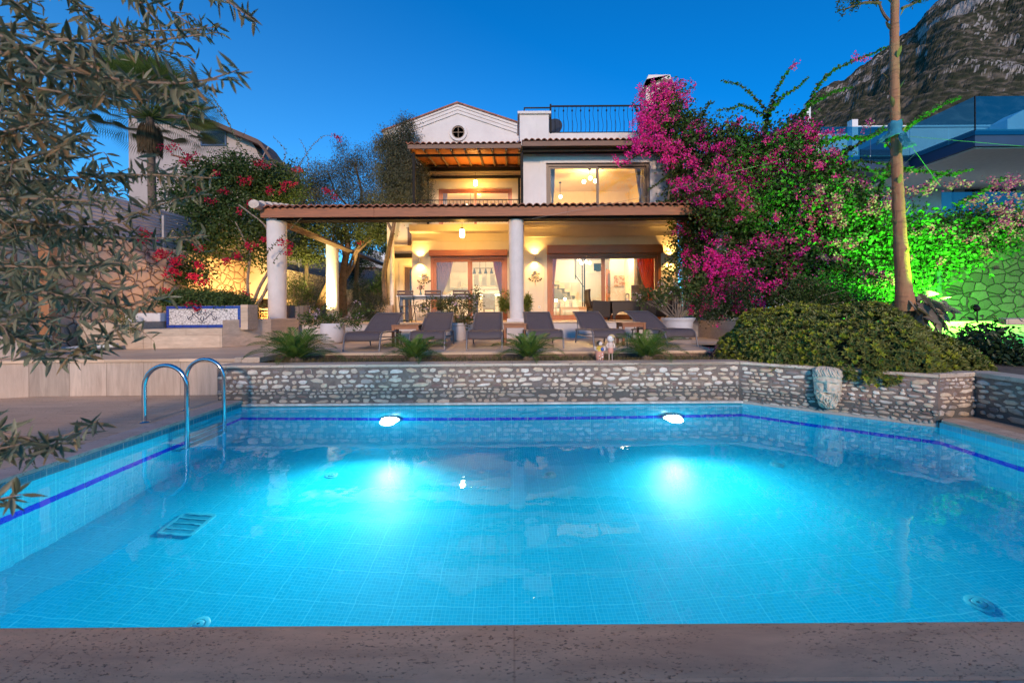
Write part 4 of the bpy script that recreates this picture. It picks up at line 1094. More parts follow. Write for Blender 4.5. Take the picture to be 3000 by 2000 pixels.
# metal flower ornaments on the wall
def wall_flower(u, v, Y, label):
    r_ = thing('wall_ornament', label, 'wall ornament', W(u,v,Y)+Vector((0,-.05,0)), group='metal flower ornaments under the wall lamps')
    n = 26; pos = np.zeros((n,3)); d = np.zeros((n,3))
    for k in range(n):
        a = rng.random()*2*PI; rr_ = rng.random()*.10; pos[k] = (rr_*math.cos(a), -.02-rng.random()*.03, rr_*math.sin(a)*.8); d[k] = (math.cos(a), -.3, math.sin(a))
    np_obj('petals', [leaves_mesh(pos, d, .10, .07, 'heart')], pm('ornament_metal', (.45,.40,.33), .4, .3, metal=.5), r_, world=False)
    m = MB()
    for k in range(7):
        a = PI+.2+k*.45; m.tube([(0,0,-.05),(.16*math.cos(a)*.6,-.02,-.1+.05*math.sin(a)),(.22*math.cos(a),-.01,-.10+.12*math.sin(a))], .006, 5)
        m.ball((.22*math.cos(a),-.01,-.10+.12*math.sin(a)), .028, 6, 4, sy=.4)
    build('stems', m, BEAM_D, r_)
    np_obj('tassel', [leaves_mesh(np.array([[0,-.02,-.12-.05*k] for k in range(5)], float), np.array([[.2*(-1)**k,0,-1] for k in range(5)], float), .08, .04, 'kite')], pm('ornament_tassel', (.6,.5,.36), .4), r_, world=False)
wall_flower(1243, 812, YF+.05, 'metal flower ornament on the wall left of the kitchen door')
wall_flower(1568, 806, YF-.07, 'metal flower ornament on the wall right of the centre column')
# wall sockets
build_s = thing('wall_socket', 'small white outdoor socket low on the wall right of the centre column', 'socket', W(1580,899,YF-.065))
build('plate', MB().bb(-.04,.04,-.012,0,-.04,.04), PL_M, build_s, bevel=.004); build('cover', MB().bb(-.025,.025,-.02,-.013,-.025,.025), pm('socket_grey', (.4,.4,.38), .5), build_s, bevel=.003)

# ================================================================ INSIDE THE ROOMS
CAB = pm('cupboard_white', (.76,.72,.62), .5, .05); CABG = pm('frosted_glass', (.38,.38,.36), .2, .1); HND = pm('handle_metal', (.25,.25,.25), .3, metal=.8)
yk = 18.6
def kcab(u0, u1, v0, v1, Y, lb, nd, glassy):
    x0, x1, z0, z1 = X(u0,Y,840), X(u1,Y,840), Z(v1,Y), Z(v0,Y)
    r_ = thing('kitchen_cupboard', lb, 'cupboard', ((x0+x1)/2,Y,z0), group='white kitchen cupboards')
    h = (x1-x0)/2; H = z1-z0
    build('carcass', MB().bb(-h,h,.0,.35,0,H), CAB, r_, bevel=.004)
    for k in range(nd):
        a, b_ = -h+2*h*k/nd+.01, -h+2*h*(k+1)/nd-.01
        dd = build('door', MB().bb(a,b_,-.025,-.002,.01,H-.01), CAB, r_, bevel=.006)
        build('panel', MB().bb(a+.07,b_-.07,-.029,-.026,.09,H-.09), CABG if glassy else CAB, dd, bevel=.002)
        build('handle', MB().bb(*( (b_-.05,b_-.035) if k % 2 == 0 else (a+.035,a+.05) ),-.05,-.03,.06,.30), HND, dd)
kcab(1318, 1373, 798, 843, yk, 'white kitchen cupboards with plain doors left of the door mullion', 2, False)
kcab(1384, 1455, 798, 842, yk, 'white kitchen cupboards with glass doors behind the pendant lamps', 3, True)
r_ = thing('kitchen_counter', 'white kitchen counter below the wall cupboards', 'counter', (-1.5,18.4,ZH))
build('carcass', MB().bb(-1.7,1.7,0,.55,0,.86), CAB, r_); build('worktop', MB().bb(-1.72,1.72,-.03,.56,.862,.90), pm('worktop', (.7,.66,.6), .3), r_); build('splashback', MB().bb(-1.7,1.7,.545,.56,.902,1.35), CAB, r_)
r_ = thing('kitchen_tap', 'curved kitchen tap above the counter', 'tap', (X(1428,18.4),18.5,ZH+.905))
build('spout', MB().tube([(0,0,0),(0,0,.25),(-.05,0,.32),(-.2,0,.32),(-.22,0,.27)], .012, 6), HND, r_)
# pendant bar
yp_ = 15.9; p0, p1 = W(1385,786,yp_), W(1444,786,yp_)
r_ = thing('pendant_bar', 'black bar with four grey cone shades hanging in the kitchen', 'pendant lamp', ((p0.x+p1.x)/2,yp_,p0.z))
hw2 = (p1.x-p0.x)/2
build('bar', MB().tube([(-hw2,0,0),(hw2,0,0)], .012, 6), BEAM_D, r_); build('cord', MB().tube([(-hw2*.3,0,0),(-hw2*.3,0,3.94-p0.z)], .006, 5).tube([(hw2*.3,0,0),(hw2*.3,0,3.94-p0.z)], .006, 5), BEAM_D, r_)
for k in range(4): build('shade', MB().lathe([(.075,-.22),(.03,-.06),(.02,-.02),(.001,0)], (-hw2*.86+hw2*1.72*k/3,0,0), 14), pm('grey_shade', (.12,.15,.19), .5), r_, smooth=True)
# dining chair inside
r_ = thing('upholstered_chair', 'pale grey upholstered chair inside the kitchen door', 'chair', (X(1433,15.6),15.6,ZH+.005))
build('backrest', MB().bb(-.24,.24,-.26,-.18,.40,1.02), pm('chair_fabric', (.42,.43,.36), .9, .1), r_, bevel=.03); build('seat', MB().bb(-.24,.24,-.2,.25,.40,.5), pm('chair_fabric2', (.42,.43,.36), .9, .1), r_, bevel=.03)
for sx in (-1,1):
    for sy in (-1,1): build('leg', MB().tube([(sx*.2,sy*.2,0),(sx*.2,sy*.2,.4)], .016, 6), HND, r_)
# curtains
def curtain(name, lab, rows, Y, mat, waves=7, amp=.035):
    """rows: (v, u_left, u_right) from top to bottom"""
    r_ = MB(); out = []
    n = waves*6
    vs_ = [r[0] for r in rows]
    steps = 18
    for j in range(steps+1):
        v = vs_[0]+(vs_[-1]-vs_[0])*j/steps
        ul = float(np.interp(v, vs_, [r[1] for r in rows])); ur = float(np.interp(v, vs_, [r[2] for r in rows]))
        row = []
        for i in range(n+1):
            k = i/n; p = W(ul+(ur-ul)*k, v, Y); p.y += amp*math.sin(waves*2*PI*k+.3*math.sin(j*.4)) + .012*math.sin(j*.7+k*9)
            row.append(tuple(p))
        out.append(row)
    r_.sheet(out); o = build(name, r_, mat, smooth=True, solid=.004)
    tag(o, lab, 'curtain'); return o
SHEER = leafmat('sheer_curtain', [(.68,.52,.54),(.6,.46,.5)], .9, .55, (1,1,1)); ORANGE = leafmat('orange_curtain', [(.75,.24,.09),(.7,.2,.08)], .85, .5, (1,.9,.8)); PINKC = leafmat('pink_curtain', [(.66,.28,.20),(.6,.25,.18)], .85, .5, (1,.9,.8)); GREYC = pm('grey_curtain', (.22,.24,.30), .9, .15); WHITEC = pm('white_curtain', (.72,.68,.6), .9, .1)
curtain('curtain', 'pale lilac curtain gathered at the left of the kitchen door', [(765,1278,1328),(800,1278,1320),(840,1278,1306),(860,1278,1296),(935,1278,1290)], 14.55, SHEER)
curtain('curtain', 'dusty red curtain swept aside at the right of the kitchen door', [(765,1444,1474),(800,1450,1474),(850,1462,1474),(880,1468,1475),(935,1462,1474)], 14.55, PINKC, 6)
curtain('curtain', 'orange curtain drawn to the right of the living room door', [(755,1866,1916),(790,1872,1916),(830,1884,1916),(852,1896,1916),(870,1900,1916),(935,1892,1916)], 14.5, ORANGE)
curtain('curtain', 'narrow pink curtain at the left edge of the living room door', [(755,1617,1631),(830,1617,1624),(935,1617,1622)], 14.5, PINKC, 3, .02)
curtain('curtain', 'grey blue curtain at the left of the upper bedroom window', [(486,1609,1626),(540,1612,1625),(585,1616,1621),(612,1612,1622)], 14.65, GREYC, 3, .03)
curtain('curtain', 'grey blue curtain hanging right in the upper bedroom window', [(486,1860,1876),(530,1865,1876),(575,1873,1878),(612,1870,1878)], 14.65, GREYC, 3, .03)
curtain('curtain', 'white net curtain at the right of the upper bedroom window', [(486,1877,1894),(612,1878,1894)], 14.7, WHITEC, 4, .02)
curtain('curtain', 'white curtain at the left of the balcony window', [(560,1296,1312),(610,1296,1308)], 16.4, WHITEC, 4, .02)
# living room
WARDW = pm('wardrobe_cream', (.66,.58,.44), .5, .06)
x0, x1 = X(1620,19.5,850), X(1700,19.5,850)
r_ = thing('wardrobe', 'cream wardrobe with panelled doors behind the sofa', 'wardrobe', ((x0+x1)/2,19.5,ZH+.005)); h = (x1-x0)/2; H = Z(828,19.5,1660)-ZH
build('carcass', MB().bb(-h,h,0,.4,0,H), WARDW, r_)
for k in range(3):
    a, b_ = -h+2*h*k/3+.01, -h+2*h*(k+1)/3-.01; dd = build('door', MB().bb(a,b_,-.025,-.002,.05,H-.04), WARDW, r_, bevel=.005); build('panel', MB().bb(a+.08,b_-.08,-.032,-.026,.15,H-.14), WARDW, dd, bevel=.003)
SOFA = pm('sofa_fabric', (.48,.46,.47), .95, .12, 12)
r_ = thing('sofa', 'pale grey sofa with cushions in the living room', 'sofa', (X(1655,17.6),17.6,ZH+.005))
build('base', MB().bb(-1.0,1.0,-.4,.4,.05,.42), SOFA, r_, bevel=.04)
build('backrest', MB().bb(-1.0,1.0,.3,.5,.42,.85), SOFA, r_, bevel=.05)
for s in (-1,1): build('armrest', MB().bb(s*1.0-.0 if s>0 else -1.18, 1.18 if s>0 else -1.0,-.4,.5,.05,.62), SOFA, r_, bevel=.05)
for k in range(3): build('cushion', MB().box((-.55+k*.55,.16,.60),(.42,.14,.36),rx=-.2), pm('cushion_fabric', (.55,.50,.46), .95, .2, 14), r_, bevel=.05)
LW = wood('light_wood', (.62,.38,.18), (.5,.29,.13), 0, .4)
r_ = thing('coffee_table', 'light wooden coffee table in front of the sofa', 'coffee table', (X(1690,16.2),16.2,ZH+.005))
build('table_top', MB().bb(-.72,.72,-.35,.35,.44,.48), LW, r_, bevel=.005); build('apron', MB().bb(-.66,.66,-.31,-.29,.36,.438), LW, r_)
for sx in (-1,1):
    for sy in (-1,1): build('leg', MB().box((sx*.65,sy*.29,.22),(.06,.06,.438)), LW, r_)
for (u, v, lb) in ((1629,880,'small glowing table lamp by the living room door'),(1655,876,'small glowing lamp beside the sofa cushions')):
    q = W(u, v, 15.6 if u < 1640 else 16.9); r_ = thing('table_lamp', lb, 'table lamp', q)
    build('shade', MB().ball((0,0,0), .055, 12, 8), emat('table_lamp_glow', (1,.7,.36), 40), r_, smooth=True); build('foot', MB().tube([(0,0,-.06),(0,0,ZH+.01-q.z)], .012, 6), HND, r_)
    lamp('table_light', 'POINT', (0,-.1,.02), 6, WARM, .06, r_, world=False)
# staircase with railing
st = build('staircase', MB(), ROOM_W, villa)
m = MB(); ys = 18.2
for k in range(12):
    xx = X(1778,ys)-.24*k; m.bb(xx-.24, xx, ys, ys+.95, ZH+.17*k, ZH+.17*(k+1)+.0)
bpy.data.objects.remove(st)
st = build('staircase', m, pm('stair_marble', (.60,.56,.46), .4, .1), villa, world=True)
m = MB(); zt0 = Z(762,ys-.1,1700)
for u_ in (1709,1712): pass
for u_, w_ in ((1707,.03),(1713,.05)): m.bb(X(u_,17.9)-w_/2, X(u_,17.9)+w_/2, 17.88, 17.94, ZH, 3.9)
m.bb(X(1686,18.0)-.02, X(1686,18.0)+.02, 17.98, 18.02, Z(818,18,1686), 3.9)
for k in range(3): m.bb(X(1691+k*6,18.0)-.008, X(1691+k*6,18.0)+.008, 17.99, 18.01, Z(806+k*7,18,1690), 3.9)
m.tube([(X(1686,18),18,Z(805,18,1686)),(X(1710,18),18,Z(840,18,1710))], .02, 6)
build('stair_railing', m, BEAM_D, st, world=True)
# inner door, picture, tv
r_ = thing('inner_door', 'dark brown panelled door standing ajar inside the living room', 'door', (X(1777,17.0),17.0,ZH+.005), R(60))
build('leaf', MB().bb(0,.85,-.02,.02,0,2.1), DOOR_W, r_, bevel=.004)
for z0_, z1_ in ((.15,.9),(1.05,1.95)): build('panel', MB().bb(.14,.71,-.035,-.021,z0_,z1_), DARKW, r_, bevel=.01)
build('handle', MB().tube([(.78,-.02,1.0),(.78,-.07,1.0),(.68,-.07,1.0)], .01, 6), HND, r_)
m = MB(); xp0 = X(1788,17.4); m.bb(xp0, 5.6, 17.4, 17.5, ZH+.005, 3.94); build('interior_wall', m, ROOM_W, villa, world=True)
m = MB(); xp1 = X(1852,16.3); m.bb(xp1, xp1+.12, 16.0, 17.39, ZH+.005, 3.94); build('interior_wall', m, ROOM_W, villa, world=True)
t = NT('picture_print'); v = t.coord((1,1,1)); vo = t.n('TexVoronoi'); t.l(v, vo.inputs[0]); vo.inputs['Scale'].default_value = 9
col = t.ramp(t.math('ADD', t.math('MULTIPLY', vo.outputs['Distance'], .9), t.noise(v, 5, 4)), [(.35,(.05,.02,.01)),(.6,(.22,.09,.03)),(.85,(.40,.22,.10)),(1.0,(.6,.45,.3))]); t.princ(col, .5); PICM = t.m
pc = W(1817, 823, 17.38)
r_ = thing('picture', 'square brown canvas picture on the living room wall', 'picture', pc)
pp0, pp1 = W(1800,807,17.38), W(1836,839,17.38); hw_, hh_ = (pp1.x-pp0.x)/2, (pp0.z-pp1.z)/2
build('canvas', MB().bb(-hw_,hw_,-.03,-.002,-hh_,hh_), PICM, r_); build('stretcher_frame', MB().bb(-hw_-.004,hw_+.004,-.002,.0,-hh_-.004,hh_+.004), DARKW, r_)
r_ = thing('television', 'flat television seen edge on behind the wicker chairs', 'television', (X(1878,15.6),15.6,Z(880,15.6,1878)))
build('screen', MB().bb(-.38,.34,-.02,.02,0,.60), pm('tv_back', (.13,.12,.11), .5), r_, bevel=.008); build('foot', MB().bb(-.2,.2,-.1,.1,-.06,-.002), BEAM_D, r_)
r_ = thing('wall_shelf', 'small shelf with a dark screen above the stairs', 'shelf', W(1750,796,19.0))
build('board', MB().bb(-.5,.2,-.1,.1,-.03,0), ROOM_W, r_)
r2 = thing('small_screen', 'small dark screen standing on the shelf above the stairs', 'screen', W(1752,795,18.95)); build('panel', MB().box((0,0,.2),(.42,.04,.36),rz=.2), pm('small_screen', (.03,.05,.09), .2), r2, bevel=.005); build('foot', MB().bb(-.08,.08,-.05,.05,.0,.02), BEAM_D, r2)
# ================================================================ SURROUNDINGS
RUB_L = rubblemat('rubble_masonry', (.66,.49,.36), (.50,.37,.27), (.12,.075,.05), 3.6)
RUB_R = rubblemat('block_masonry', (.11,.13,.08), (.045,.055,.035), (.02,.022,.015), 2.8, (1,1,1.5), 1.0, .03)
r_ = thing('rubble_wall', 'tall rubble stone retaining wall running back along the left side of the garden', 'wall', (-9.6,14,ZT))
m = MB(); m.prism([(6.0,.55),(26,.55),(26,3.25),(8,3.15),(6.0,3.0)], -9.62, -9.35, 'x'); build('wall', m, RUB_L, r_, world=True)
m = MB(); m.prism([(-9.62,.55),(-15,.55),(-15,2.7),(-9.62,3.0)], 5.9, 6.15, 'y'); build('return_wall', m, RUB_L, r_, world=True)
# corrugated sheet fence on the wall
t = NT('corrugated_sheet'); f = t.noise(t.geo_coord((1,1,1)), 2.5, 4); col = t.mix(f, (.33,.30,.32), (.44,.40,.42)); t.princ(col, .5, .2); CORR = t.m
r_ = thing('corrugated_fence', 'lilac grey corrugated sheet fence standing on top of the left rubble wall', 'fence', (-9.7,14,3.2))
m = MB(); rows = []
for k in range(73):
    z = 3.15+k*.011*1.3; off = .016*math.sin(k*2*PI/6); rows.append([(-9.72+off-.0*z, y, z+(.10 if y > 7 else 0)) for y in (5.5,12,18,26)])
m.sheet(rows); build('sheet', m, CORR, r_, world=True, solid=.004, smooth=True)
for y in (7.5, 11, 14.5, 18, 21.5): build('post', MB().bb(-9.66,-9.60,y,y+.06,3.1,4.1), pm('galvanised', (.4,.4,.42), .5, metal=.4), r_, world=True)
o = build('timber_post', MB().box((X(141,7.9,850),7.9,1.72),(.21,.16,2.05)), wood('post_wood', (.42,.20,.10), (.30,.14,.07), 2, .6), bevel=.01); tag(o, 'reddish timber post standing in front of the left rubble wall', 'post')
# bench with mosaic back
r_ = thing('garden_bench', 'travertine garden bench with a white crazed mosaic back panel framed in blue tiles', 'bench', (-7.6,9.0,ZT))
yA, yB = 8.45, 8.87
def band(m, P, z0, z1, th): strip_wall(m, P, z0, z1, th)
m = MB(); band(m, [(-9.15,8.38),(-7.95,8.58)], ZT, 1.20, .95); build('end_block', m, TRAV_BENCH, r_, world=True, bevel=.012)
m = MB(); band(m, [(-7.949,8.58),(-6.45,8.87)], ZT, 1.05, .75); build('seat', m, TRAV_BENCH, r_, world=True, bevel=.012)
m = MB(); m.prism([(-6.449,8.872),(-6.05,10.0),(-6.05,11.3),(-6.5,11.3),(-6.5,10.0),(-6.449,9.4)], ZT, 1.235); build('end_block', m, TRAV_SIDE, r_, world=True, bevel=.012)
y_ = 9.25; x0, x1 = X(488,y_,920), X(706,y_,920); z0, z1 = 1.052, 1.56
m = MB(); m.bb(x0, x1, y_, y_+.35, z0, z1); build('back_wall', m, TRAV_BENCH, r_, world=True, bevel=.008)
m = MB(); m.bb(x1+.001, x1+.17, y_-.02, y_+.35, 1.0, z1+.02); build('pier', m, TRAV_BENCH, r_, world=True, bevel=.008)
t = NT('mosaic_white'); v = t.coord((1,1,1)); vd = t.n('TexVoronoi'); vd.feature = 'DISTANCE_TO_EDGE'; t.l(v, vd.inputs['Vector']); vd.inputs['Scale'].default_value = 17
col = t.mix(t.ramp(vd.outputs['Distance'], [(.03,1),(.07,0)]), (.66,.62,.60), (.22,.20,.20)); t.princ(col, .35, 0, t.bump(t.ramp(vd.outputs['Distance'],[(.0,0),(.1,1)]), .3, .002)); MOS = t.m
BLUET = pm('blue_border_tile', (.03,.06,.30), .2, .15)
pn = build('mosaic_panel', MB().bb(x0+.07, x1-.07, y_-.012, y_-.001, z0+.07, z1-.07), MOS, r_, world=True)
m = MB(); n = 9
for k in range(n):
    a, b_ = x0+(x1-x0)*k/n+.004, x0+(x1-x0)*(k+1)/n-.004
    m.bb(a, b_, y_-.014, y_-.001, z0+.004, z0+.066); m.bb(a, b_, y_-.014, y_-.001, z1-.066, z1-.004)
for k in range(2):
    for xx in (x0+.004, x1-.066): m.bb(xx, xx+.062, y_-.014, y_-.001, z0+.07+(z1-z0-.14)*k/2+.002, z0+.07+(z1-z0-.14)*(k+1)/2-.002)
build('blue_border', m, BLUET, r_, world=True)
INK = pm('ink_blue', (.02,.03,.08), .4)
m = MB(); cx_, cz_ = X(594,y_,925), Z(926,y_,594)
def scroll(pts, r=.011):
    for s in (-1,1): m.tube([(cx_+s*a*.37, y_-.016, cz_+b*.40) for a, b in pts], r, 5, flat=.5)
scroll([(.04,.10),(.12,.22),(.22,.24),(.28,.14),(.22,.05),(.13,.08),(.14,.16)][::-1])
scroll([(.28,.14),(.40,.20),(.55,.12),(.62,.02),(.60,.22),(.70,.28)]); scroll([(.62,.02),(.78,-.08),(.86,-.20),(.74,-.24),(.64,-.10)], .014); scroll([(.86,-.20),(.92,-.02)])
scroll([(.55,.12),(.36,-.02),(.22,-.16),(.10,-.20)], .014); scroll([(.05,-.02),(.10,-.14),(.04,-.28),(0,-.34)], .014); scroll([(.0,-.42),(.12,-.38),(.22,-.30),(.28,-.34)], .011)
build('tulip_motif', m, INK, pn, world=True)
r_ = build('planter_trough', MB().prism([(X(395,9.2),8.95),(X(480,9.2),9.1),(X(480,9.2),9.35),(X(395,9.2),9.2)], 1.202, 1.40), pm('white_planter', (.6,.58,.58), .5, .12), bevel=.015); tag(r_, 'small white plant trough standing on the left end of the bench', 'planter')
r_ = build('planter_box', MB().bb(X(-120,7.0),X(88,7.0),6.85,7.35,ZT+.001,1.0), pm('ribbed_planter', (.42,.35,.30), .7, .15), bevel=.02); tag(r_, 'beige box planter on the left terrace at the edge of the picture', 'planter')
r_ = thing('drain_pipe', 'white plastic pipe lying at the foot of the left rubble wall', 'pipe', (X(200,8.1),8.1,ZT+.05))
build('pipe', MB().tube([(-.9,0,.0),(.0,.05,.0),(.75,.25,.06)], .045, 12), PL_M, r_, smooth=True); build('socket', MB().tube([(.02,.052,.0),(.12,.08,.005)], .056, 12), PL_M, r_, smooth=True)
# barbecue with chimney and log store
r_ = thing('barbecue', 'white stone barbecue with chimney and log store behind the first column', 'barbecue', (X(770,14.0),14.0,ZH))
xc = X(770,14.0)
LIME = stuccomat('limewash', (.62,.52,.40), 2, .5)
m = MB(); m.bb(xc-.75, xc-.45, 13.9, 14.6, ZH, 1.9); m.bb(xc+.45, xc+1.5, 13.9, 14.6, ZH+.0, 1.5); m.bb(xc-.75, xc+.75, 14.55, 14.8, ZH, 1.9); build('body', m, LIME, r_, world=True)
m = MB(); m.prism([(xc-.75,1.9),(xc+.75,1.9),(xc+.35,2.7),(xc+.2,4.0),(xc-.3,4.0),(xc-.45,2.7)], 13.95, 14.7, 'y'); build('hood', m, LIME, r_, world=True)
m = MB(); m.bb(xc-.45, xc+.45, 13.88, 14.5, 1.50, 1.56); build('hearth_slab', m, CAP_M, r_, world=True); build('firebox', MB().bb(xc-.44,xc+.44,14.5,14.54,1.57,1.9), pm('soot', (.012,.01,.01), .95), r_, world=True)
m = MB(); m.bb(xc-.44, xc+1.6, 13.80, 13.87, ZH, 1.18); m.bb(xc+.52, xc+1.62, 13.78, 13.88, 1.16, 1.22); build('timber_front', m, wood('orange_timber', (.5,.20,.06), (.4,.14,.04), 0, .5), r_, world=True)
LOGC = pm('log_end', (.62,.42,.20), .8, .25, 12); random.seed(3)
for k in range(26):
    a = xc-.34+(k % 9)*.095+random.uniform(-.02,.02); z = 1.22+(k//9)*.095
    l_ = build('log', MB().tube([(a,13.88,z),(a+random.uniform(-.02,.02),14.4,z)], random.uniform(.035,.05), random.choice([3,5,6])), LOGC); tag(l_, 'split log in the log store of the barbecue', 'log', 'split logs stacked under the barbecue')
lamp('barbecue_light', 'POINT', (xc+.1,13.7,1.72), 5, WARM, .05, r_)
r_ = thing('wooden_tub', 'weathered grey wooden plant tub to the right of the first column', 'planter', (X(868,12.6),12.6,ZH))
m = MB(); n = 18
for k in range(n):
    a = 2*PI*k/n; m.box((.36*math.cos(a),.36*math.sin(a),.26),(.05,.118,.50+.03*(k%3)), rz=a)
build('staves', m, wood('grey_wood', (.24,.20,.17), (.13,.11,.10), 2, .8, .7), r_); build('soil', MB().lathe([(.33,.42),(.001,.44)], n=18), SOIL, r_)

# small garden buildings behind
r_ = thing('garden_shed', 'small lilac garden shed with flat roof in the gap left of the villa', 'shed', (X(1077,24),24,1.9))
x0, x1 = X(1053,24,800), X(1098,24,800); build('wall', MB().bb(x0,x1,24,25.5,1.9,Z(788,24,1077)), stuccomat('lilac', (.50,.40,.42), 1), r_, world=True); build('roof', MB().bb(x0-.1,x1+.15,23.85,25.6,Z(788,24,1077)+.001,Z(783,24,1077)), TILE_R, r_, world=True)
r_ = build('rubble_wall', MB().bb(X(1098,23),X(1160,23),23,23.3,1.0,Z(785,23,1120)), rubblemat('grey_rubble', (.36,.34,.36), (.28,.27,.29), (.06,.06,.07), 2.2)); tag(r_, 'grey rubble wall between the shed and the villa', 'wall')
r_ = build('garden_wall', MB().bb(X(985,19),X(1150,19),19,19.3,1.0,Z(848,19,1050)), rubblemat('rough_render', (.30,.25,.25), (.36,.28,.26), (.18,.15,.15), 7)); tag(r_, 'rough plastered low garden wall in front of the shed', 'wall')
r_ = build('low_wall', MB().bb(X(1095,15.3),X(1150,15.3),15.3,15.5,ZH+.001,Z(893,15.3,1120)), TRAV_BENCH); tag(r_, 'low pinkish wall beside the corner of the villa', 'wall')
BLUEH = stuccomat('blue_grey_house', (.34,.38,.42), 1)  # even blue-grey render of the distant house
r_ = thing('distant_house', 'pale house with satellite dish seen in the gap left of the villa', 'house', (X(1090,36),36,2))
build('wall', MB().bb(X(1045,36),X(1160,36),36,40,1.5,Z(748,36,1100)), BLUEH, r_, world=True); build('gable', MB().prism([(X(1075,36),Z(748,36,1100)),(X(1120,36),Z(748,36,1100)),(X(1118,36),Z(738,36,1100)),(X(1096,36),Z(731,36,1100)),(X(1077,36),Z(738,36,1100))], 36.1, 39, 'y'), BLUEH, r_, world=True)
dd = build('dish', MB().lathe([(.001,0),(.3,.05),(.5,.16),(.48,.17),(.001,.03)], n=20), PL_M, r_, smooth=True); dd.location = (X(1134,35.5)-r_.location.x, -.5, Z(752,35.5,1134)-2); dd.rotation_euler = (R(70),0,R(20))
# satellite dish behind the roof railing
r_ = thing('satellite_dish', 'dark satellite dish behind the white parapet block on the roof', 'satellite dish', W(1620,392,15.4))
dd = build('dish', MB().lathe([(.001,0),(.3,.06),(.42,.14),(.40,.15),(.001,.02)], n=22), pm('dish_dark', (.03,.035,.045), .5), r_, smooth=True); dd.rotation_euler = (R(75),0,R(-25)); dd.location = (0,0,.12); build('mast', MB().tube([(0,0,-.3),(0,0,.12)], .03, 8), BEAM_D, r_)

# left neighbour house
WALLN = stuccomat('neighbour_wall', (.42,.37,.36), .8)
YN = 25.0
r_ = thing('neighbour_house', 'white house with brown tiled roofs rising behind the left garden', 'house', (X(640,YN),YN,3))
m = MB(); m.prism([(X(380,YN),2.5),(X(775,YN),2.5),(X(775,YN),Z(480,YN,775)),(X(740,YN),Z(412,YN,740)),(X(622,YN),Z(372,YN,622)),(X(500,YN),Z(345,YN,500)),(X(380,YN),Z(345,YN,380))], YN, YN+5, 'y'); build('wall', m, WALLN, r_, world=True)
m = MB()
pts = [(370,318),(470,325),(625,353),(755,408),(765,418),(815,490)]
for (u0,v0),(u1,v1) in zip(pts[:-1], pts[1:]):
    a, b_ = W(u0,v0,YN-.7), W(u1,v1,YN-.7); k = .28
    m.add([tuple(a),tuple(b_),(b_.x,b_.y+1.6,b_.z),(a.x,a.y+1.6,a.z),(a.x,a.y,a.z-k),(b_.x,b_.y,b_.z-k),(b_.x,b_.y+1.6,b_.z-k),(a.x,a.y+1.6,a.z-k)], [(0,1,2,3),(7,6,5,4),(0,4,5,1),(1,5,6,2),(2,6,7,3),(3,7,4,0)])
build('roof', m, wood('old_roof', (.16,.09,.07), (.09,.06,.05), 0, .8), r_, world=True)
m = MB(); a = W(500,455,YN-2.4); b_ = W(735,512,YN-2.4)
rows = []
n = 60
for j in range(4):
    rows.append([(a.x+(b_.x-a.x)*i/n, YN-2.4+.8*j, a.z+(b_.z-a.z)*i/n+.16*j+.05*abs(math.sin(PI*i/2))) for i in range(n+1)])
m.sheet(rows); build('porch_roof', m, TILE_R, r_, world=True, solid=.05)
wf = build('window', MB().bb(X(593,YN),X(668,YN),YN-.06,YN-.001,Z(428,YN,630),Z(385,YN,630)), pm('blue_frame', (.05,.10,.20), .5), r_, world=True); build('pane', MB().bb(X(598,YN),X(663,YN),YN-.08,YN-.062,Z(423,YN,630),Z(390,YN,630)), pm('black_pane', (.01,.012,.02), .1), wf, world=True)
for k in range(3): build('bracket', MB().tube([W(745-k*4+20,470-k*2,YN-.1),W(767+20,430,YN-.6)], .05, 5), WALLN, r_, world=True) if k == 0 else None
build('band', MB().bb(X(560,YN),X(745,YN),YN-.05,YN-.001,Z(462,YN,650),Z(458,YN,650)), WALLN, r_, world=True)
# modern house on the right
NAVY = pm('navy_panel', (.018,.05,.11), .5, .12, .6); NWH = stuccomat('neighbour_white', (.80,.81,.84), .5, .1); SOFM = pm('soffit_grey', (.62,.74,.72), .7, .06)
GL2 = glassmat('balustrade_glass', (.10,.32,.44), .10)
r_ = thing('modern_house', 'modern white and navy house with glass balustrades on the right', 'house', (X(2650,24),24,3))
yA_, yB_ = 22.0, 18.9; xs_ = X(2665,yA_,458); zt_ = Z(459,yA_,2665)
zbm = Z(497,yA_,2665)
m = MB()
m.bb(X(2392,yA_,460), xs_, yA_, yA_+4, zbm, zt_); m.bb(xs_+.001, 60, yB_, yA_+4, zbm, zt_); build('balcony_slab', m, NAVY, r_, world=True)
m = MB(); m.bb(xs_+.15, 60, yB_+.15, yA_+3.9, zbm-.05, zbm-.003); build('soffit', m, SOFM, r_, world=True)
m = MB(); m.bb(X(2392,yA_), xs_, yA_-.03, yA_-.002, zt_, zt_+.07); m.bb(xs_-.03, xs_-.0, yB_-.03, yA_-.03, zt_, zt_+.07); m.bb(xs_, 60, yB_-.03, yB_-.002, zt_, zt_+.07); build('slab_edge', m, PL_M, r_, world=True)
def pane(p0, p1, z0, z1, nm='glass_balustrade'):
    m = MB(); m.quad((p0[0],p0[1],z0),(p1[0],p1[1],z0),(p1[0],p1[1],z1),(p0[0],p0[1],z1)); o = build(nm, m, GL2, r_, world=True, recalc=False)
zg = Z(372,yA_,2600)
pane((X(2405,yA_),yA_-.05), (X(2550,yA_),yA_-.05), zt_-.25, zg); pane((X(2552,yA_),yA_-.05), (xs_-.02,yA_-.05), zt_-.25, zg)
pane((xs_-.05,yA_-.05), (xs_-.05,yB_-.05), zt_-.2, Z(284,yB_,2857)); pane((xs_-.05,yB_-.05), (xs_+4.0,yB_-.05), zt_-.2, Z(284,yB_,2857)); pane((xs_+4.02,yB_-.05), (xs_+8,yB_-.05), zt_-.2, Z(284,yB_,2857))
